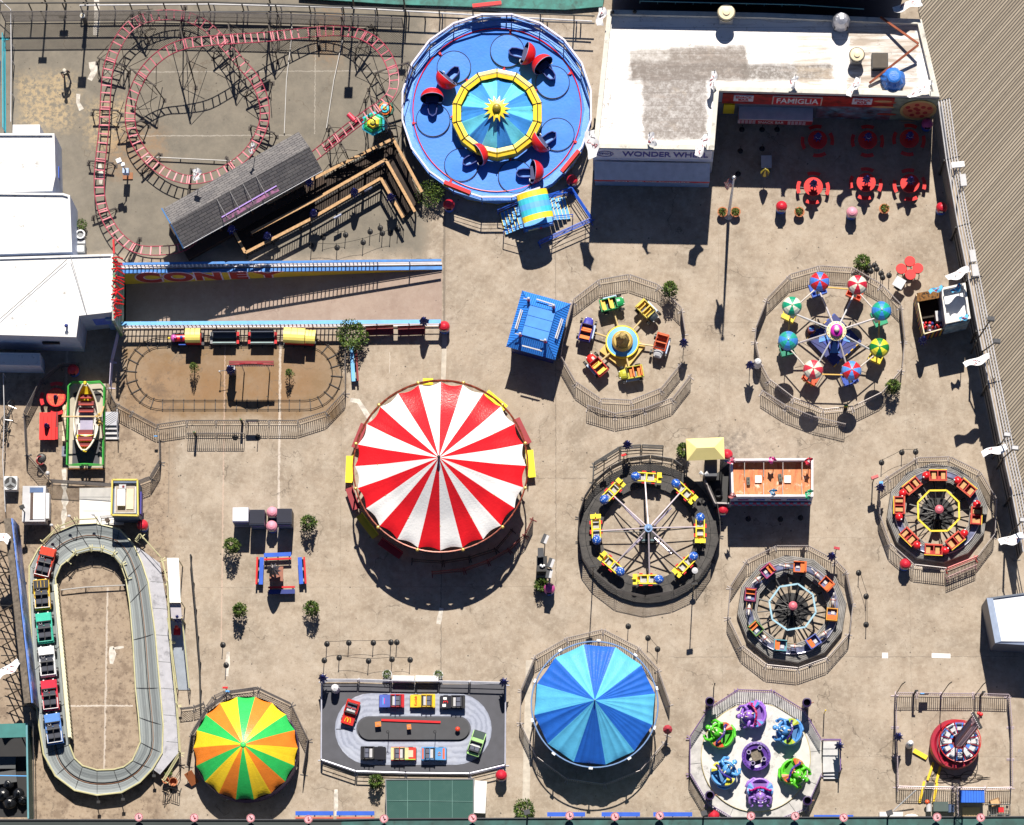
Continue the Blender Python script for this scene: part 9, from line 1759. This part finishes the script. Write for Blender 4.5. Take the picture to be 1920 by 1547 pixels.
p = P(1016, 1060, .9); solo('black_cabinet', MB().box(p.x, p.y, .75, .6, .9, 1.5), BLACK, 'black cabinet behind the loudspeakers', 'cabinet', (p.x, p.y, 0)); p = P(1017, 1061, 1.7); solo('white_bow', MB().sph(p.x-.08, p.y+.03, 1.6, .09).sph(p.x+.09, p.y+.03, 1.6, .08).sph(p.x, p.y-.04, 1.6, .06), WHITE, 'small white twin horn on the black cabinet', 'horn', (p.x, p.y, 1.5))
p = P(1437, 303, .8); t = thing('white_serving_table', 'white table in the shade south of the red sign', 'table', (p.x, p.y, 0)); part('tabletop', MB().box(0, 0, .78, .62, .75, .04), mat((.42, .45, .52), .5), t); part('frame', MB().box(0, 0, .38, .5, .6, .7), DGREY, t)
p = P(1435, 320, 1.7); t = thing('folded_umbrella', 'folded yellow and black umbrella beside the white table', 'umbrella', (p.x, p.y, 0)); part('pole', MB().cyl(0, 0, 0, 2.1, .025, 6), GREY, t); part('canopy', MB().lathe([(.27, 1.2), (.20, 1.5), (.12, 1.85), (.03, 2.05)], n=9, fm=lambda i, k: i % 2), [mat((.62, .50, .05), .6), BLACK], t)

q_ = [P(-40, 1537, 2.6), P(640, 1537, 2.6), P(720, 1535, 2.6), P(1300, 1533, 2.6), P(1960, 1531, 2.6)]
t = thing('street_fence', 'long fence with dark green netting along the bottom edge', 'fence', tuple(Vector((q_[2].x, q_[2].y, 0))))
for i in range(len(q_)-1):
    a, b = q_[i], q_[i+1]; m_ = mat((.02, .03, .03), .6) if i < 1 else mat((.03, .13, .12), .6, var=.5, scale=3, dirt='0a0c0c', dirtamt=.6); part('netting', MB().beam(a-UPV*1.2, b-UPV*1.2, .04, 2.4), m_, t, world=True); part('top_rail', MB().beam(a+UPV*.01, b+UPV*.01, .06, .05), DGREY, t, world=True)
    part('netting_strip', MB().beam(a+Vector((0, -.30, -.1)), b+Vector((0, -.30, -.1)), .5, .05), m_, t, world=True)
SGN = [(260, 1532), (364, 1533), (470, 1534), (578, 1536), (720, 1535), (886, 1534), (1068, 1529), (1153, 1531), (1237, 1529), (1408, 1530), (1491, 1530), (1582, 1533), (1757, 1532), (1839, 1533)]
for i, (x, y) in enumerate(SGN):
    p = P(x, y, 3.2); t = thing('round_sign', 'round pink painted disc sign on the bottom fence, %s' % (['below the jeep track', 'left of the dome tent', 'below the dome tent', 'above the left blue bench', 'left of the green netting', 'right of the green netting', 'left below the blue tent', 'below the blue tent', 'right below the blue tent', 'left below the dragon ride', 'below the dragon ride', 'right of the dragon ride', 'below the generator', 'below the blue panels'][i]), 'sign', (p.x, p.y, 0), 0, 'round signs along the bottom fence')
    part('disc', MB().cyl(0, 0, 3.12, 3.2, .24, 22).m(1).torus(0, 0, 3.2, .21, .014, 22, 4), [mat((.72, .36, .40), .5, var=.3, scale=6), DRED], t); part('emblem', MB().box(0, .02, 3.215, .05, .22, .01, .3*(i % 3)).box(.06, -.05, 3.215, .12, .05, .01, .5), DRED if i % 2 else BLACK, t); part('post', MB().cyl(0, 0, 0, 3.12, .05, 6), BLACK, t)
for (x0, x1, y, l) in [(554, 625, 1525, 'blue and red bench at the bottom fence, left of the two below the racing platform'), (631, 702, 1525, 'blue and red bench at the bottom fence, right of the two below the racing platform')]: longbench(x0, y, x1, y, l, BLUE, mat((.5, .12, .08), .5), .24, 'benches along the bottom fence')
for (x0, x1, y, l) in [(1026, 1097, 1527, 'below the left half of the blue tent'), (1128, 1200, 1527, 'below the right half of the blue tent'), (1225, 1298, 1527, 'between the blue tent and the dragon ride'), (1526, 1600, 1532, 'right of the dragon ride')]: longbench(x0, y, x1, y, 'plain blue bench at the bottom fence '+l, BLUE, None, .24, 'plain blue benches along the bottom fence')
for (x, y, l) in [(988, 1522, 'in front of the yellow green bush'), (1320, 1524, 'left of the dragon ride bin'), (1668, 1523, 'over the long white crate')]:
    p = P(x, y, 4.2); t = thing('flood_lamp', 'dark flood lamp on the bottom fence '+l, 'lamp post', (p.x, p.y-.15, 0), 0, 'flood lamps of the bottom fence'); part('pole', MB().cyl(0, 0, 0, 4.1, .05, 6), BLACK, t); part('lamp_head', MB().box(0, .12, 4.2, .34, .28, .25, .3), DGREY, t)

p = P(127, 146, 0); me = bpy.data.meshes.new('person'); J = {}
V_ = [((0, 0, .95), .13), ((0, .01, 1.12), .125), ((0, .02, 1.32), .15), ((0, .02, 1.46), .085), ((0, .02, 1.53), .055), ((0, .03, 1.62), .09), ((0, .04, 1.70), .085), ((0, .03, 1.76), .05),
      ((.17, .02, 1.42), .065), ((.25, -.08, 1.18), .048), ((.22, .08, .98), .035), ((.21, .14, .92), .032), ((-.17, .02, 1.42), .065), ((-.24, .06, 1.16), .048), ((-.20, -.10, .98), .035), ((-.19, -.16, .93), .032),
      ((.10, 0, .88), .095), ((.11, -.14, .50), .065), ((.11, -.34, .14), .045), ((.11, -.36, .06), .042), ((.12, -.20, .04), .035), ((-.10, 0, .88), .095), ((-.11, .20, .50), .065), ((-.11, .22, .12), .045), ((-.11, .22, .05), .042), ((-.12, .40, .04), .035)]
E_ = [(0, 1), (1, 2), (2, 3), (3, 4), (4, 5), (5, 6), (6, 7), (3, 8), (8, 9), (9, 10), (10, 11), (3, 12), (12, 13), (13, 14), (14, 15), (0, 16), (16, 17), (17, 18), (18, 19), (19, 20), (0, 21), (21, 22), (22, 23), (23, 24), (24, 25)]
for (w0, sx) in ((11, 1), (15, -1)):
    b_ = V_[w0][0]
    for k in range(5):
        n0 = len(V_); dx_ = (-.032+.016*k)*1.2; V_.append(((b_[0]+dx_, b_[1]+.03, b_[2]-.03-(0 if k else -.02)), .010)); V_.append(((b_[0]+dx_*1.2, b_[1]+.05, b_[2]-.07+(.03 if k == 0 else 0)), .008)); E_ += [(w0, n0), (n0, n0+1)]
me.from_pydata([v[0] for v in V_], E_, []); per = bpy.data.objects.new('person', me); sc.collection.objects.link(per); sk = per.modifiers.new('skin', 'SKIN'); lay = me.skin_vertices if me.skin_vertices else None
if not me.skin_vertices:
    pass
sl_ = me.skin_vertices[0].data
for i, (_, r_) in enumerate(V_): sl_[i].radius = (r_, r_*(.75 if i < 4 else 1)); sl_[i].use_root = (i == 0)
sb_ = per.modifiers.new('sub', 'SUBSURF'); sb_.levels = 1; sb_.render_levels = 2; per.location = (p.x, p.y, 0); per.rotation_euler = (0, 0, PI+.3)
m, nn_, L, b = nodemat('clothing'); g = NG(nn_, L); tcx = nn_.new('ShaderNodeTexCoord'); sp = nn_.new('ShaderNodeSeparateXYZ'); L.new(tcx.outputs['Object'], sp.inputs[0]); z_ = sp.outputs[2]
col = g.mix(g.M('GREATER_THAN', z_, .94), (.03, .035, .06), (.015, .018, .022)); col = g.mix(g.M('GREATER_THAN', z_, 1.50), col, (.45, .24, .16)); col = g.mix(g.M('MULTIPLY', g.M('GREATER_THAN', g.M('ABSOLUTE', sp.outputs[0]), .175), g.M('LESS_THAN', z_, 1.18)), col, (.45, .22, .15)); L.new(col, b.inputs['Base Color']); me.materials.append(m)
tag(per, 'person in black top and pale cap walking across the upper left yard', 'person')
mb = MB().sph(0, .03, 1.76, .112, 1, 1.15, .62, 14, 8).box(0, .15, 1.74, .15, .12, .015); part('cap', mb, mat((.55, .50, .42), .7), per)
mb = MB().sph(-.035, .13, 1.69, .012, nu=6, nv=4).sph(.035, .13, 1.69, .012, nu=6, nv=4).m(1).sph(0, .14, 1.66, .016, .7, 1, 1.3, 6, 4).box(0, .13, 1.62, .045, .012, .008); part('face', mb, [BLACK, mat((.4, .2, .14), .6)], per)
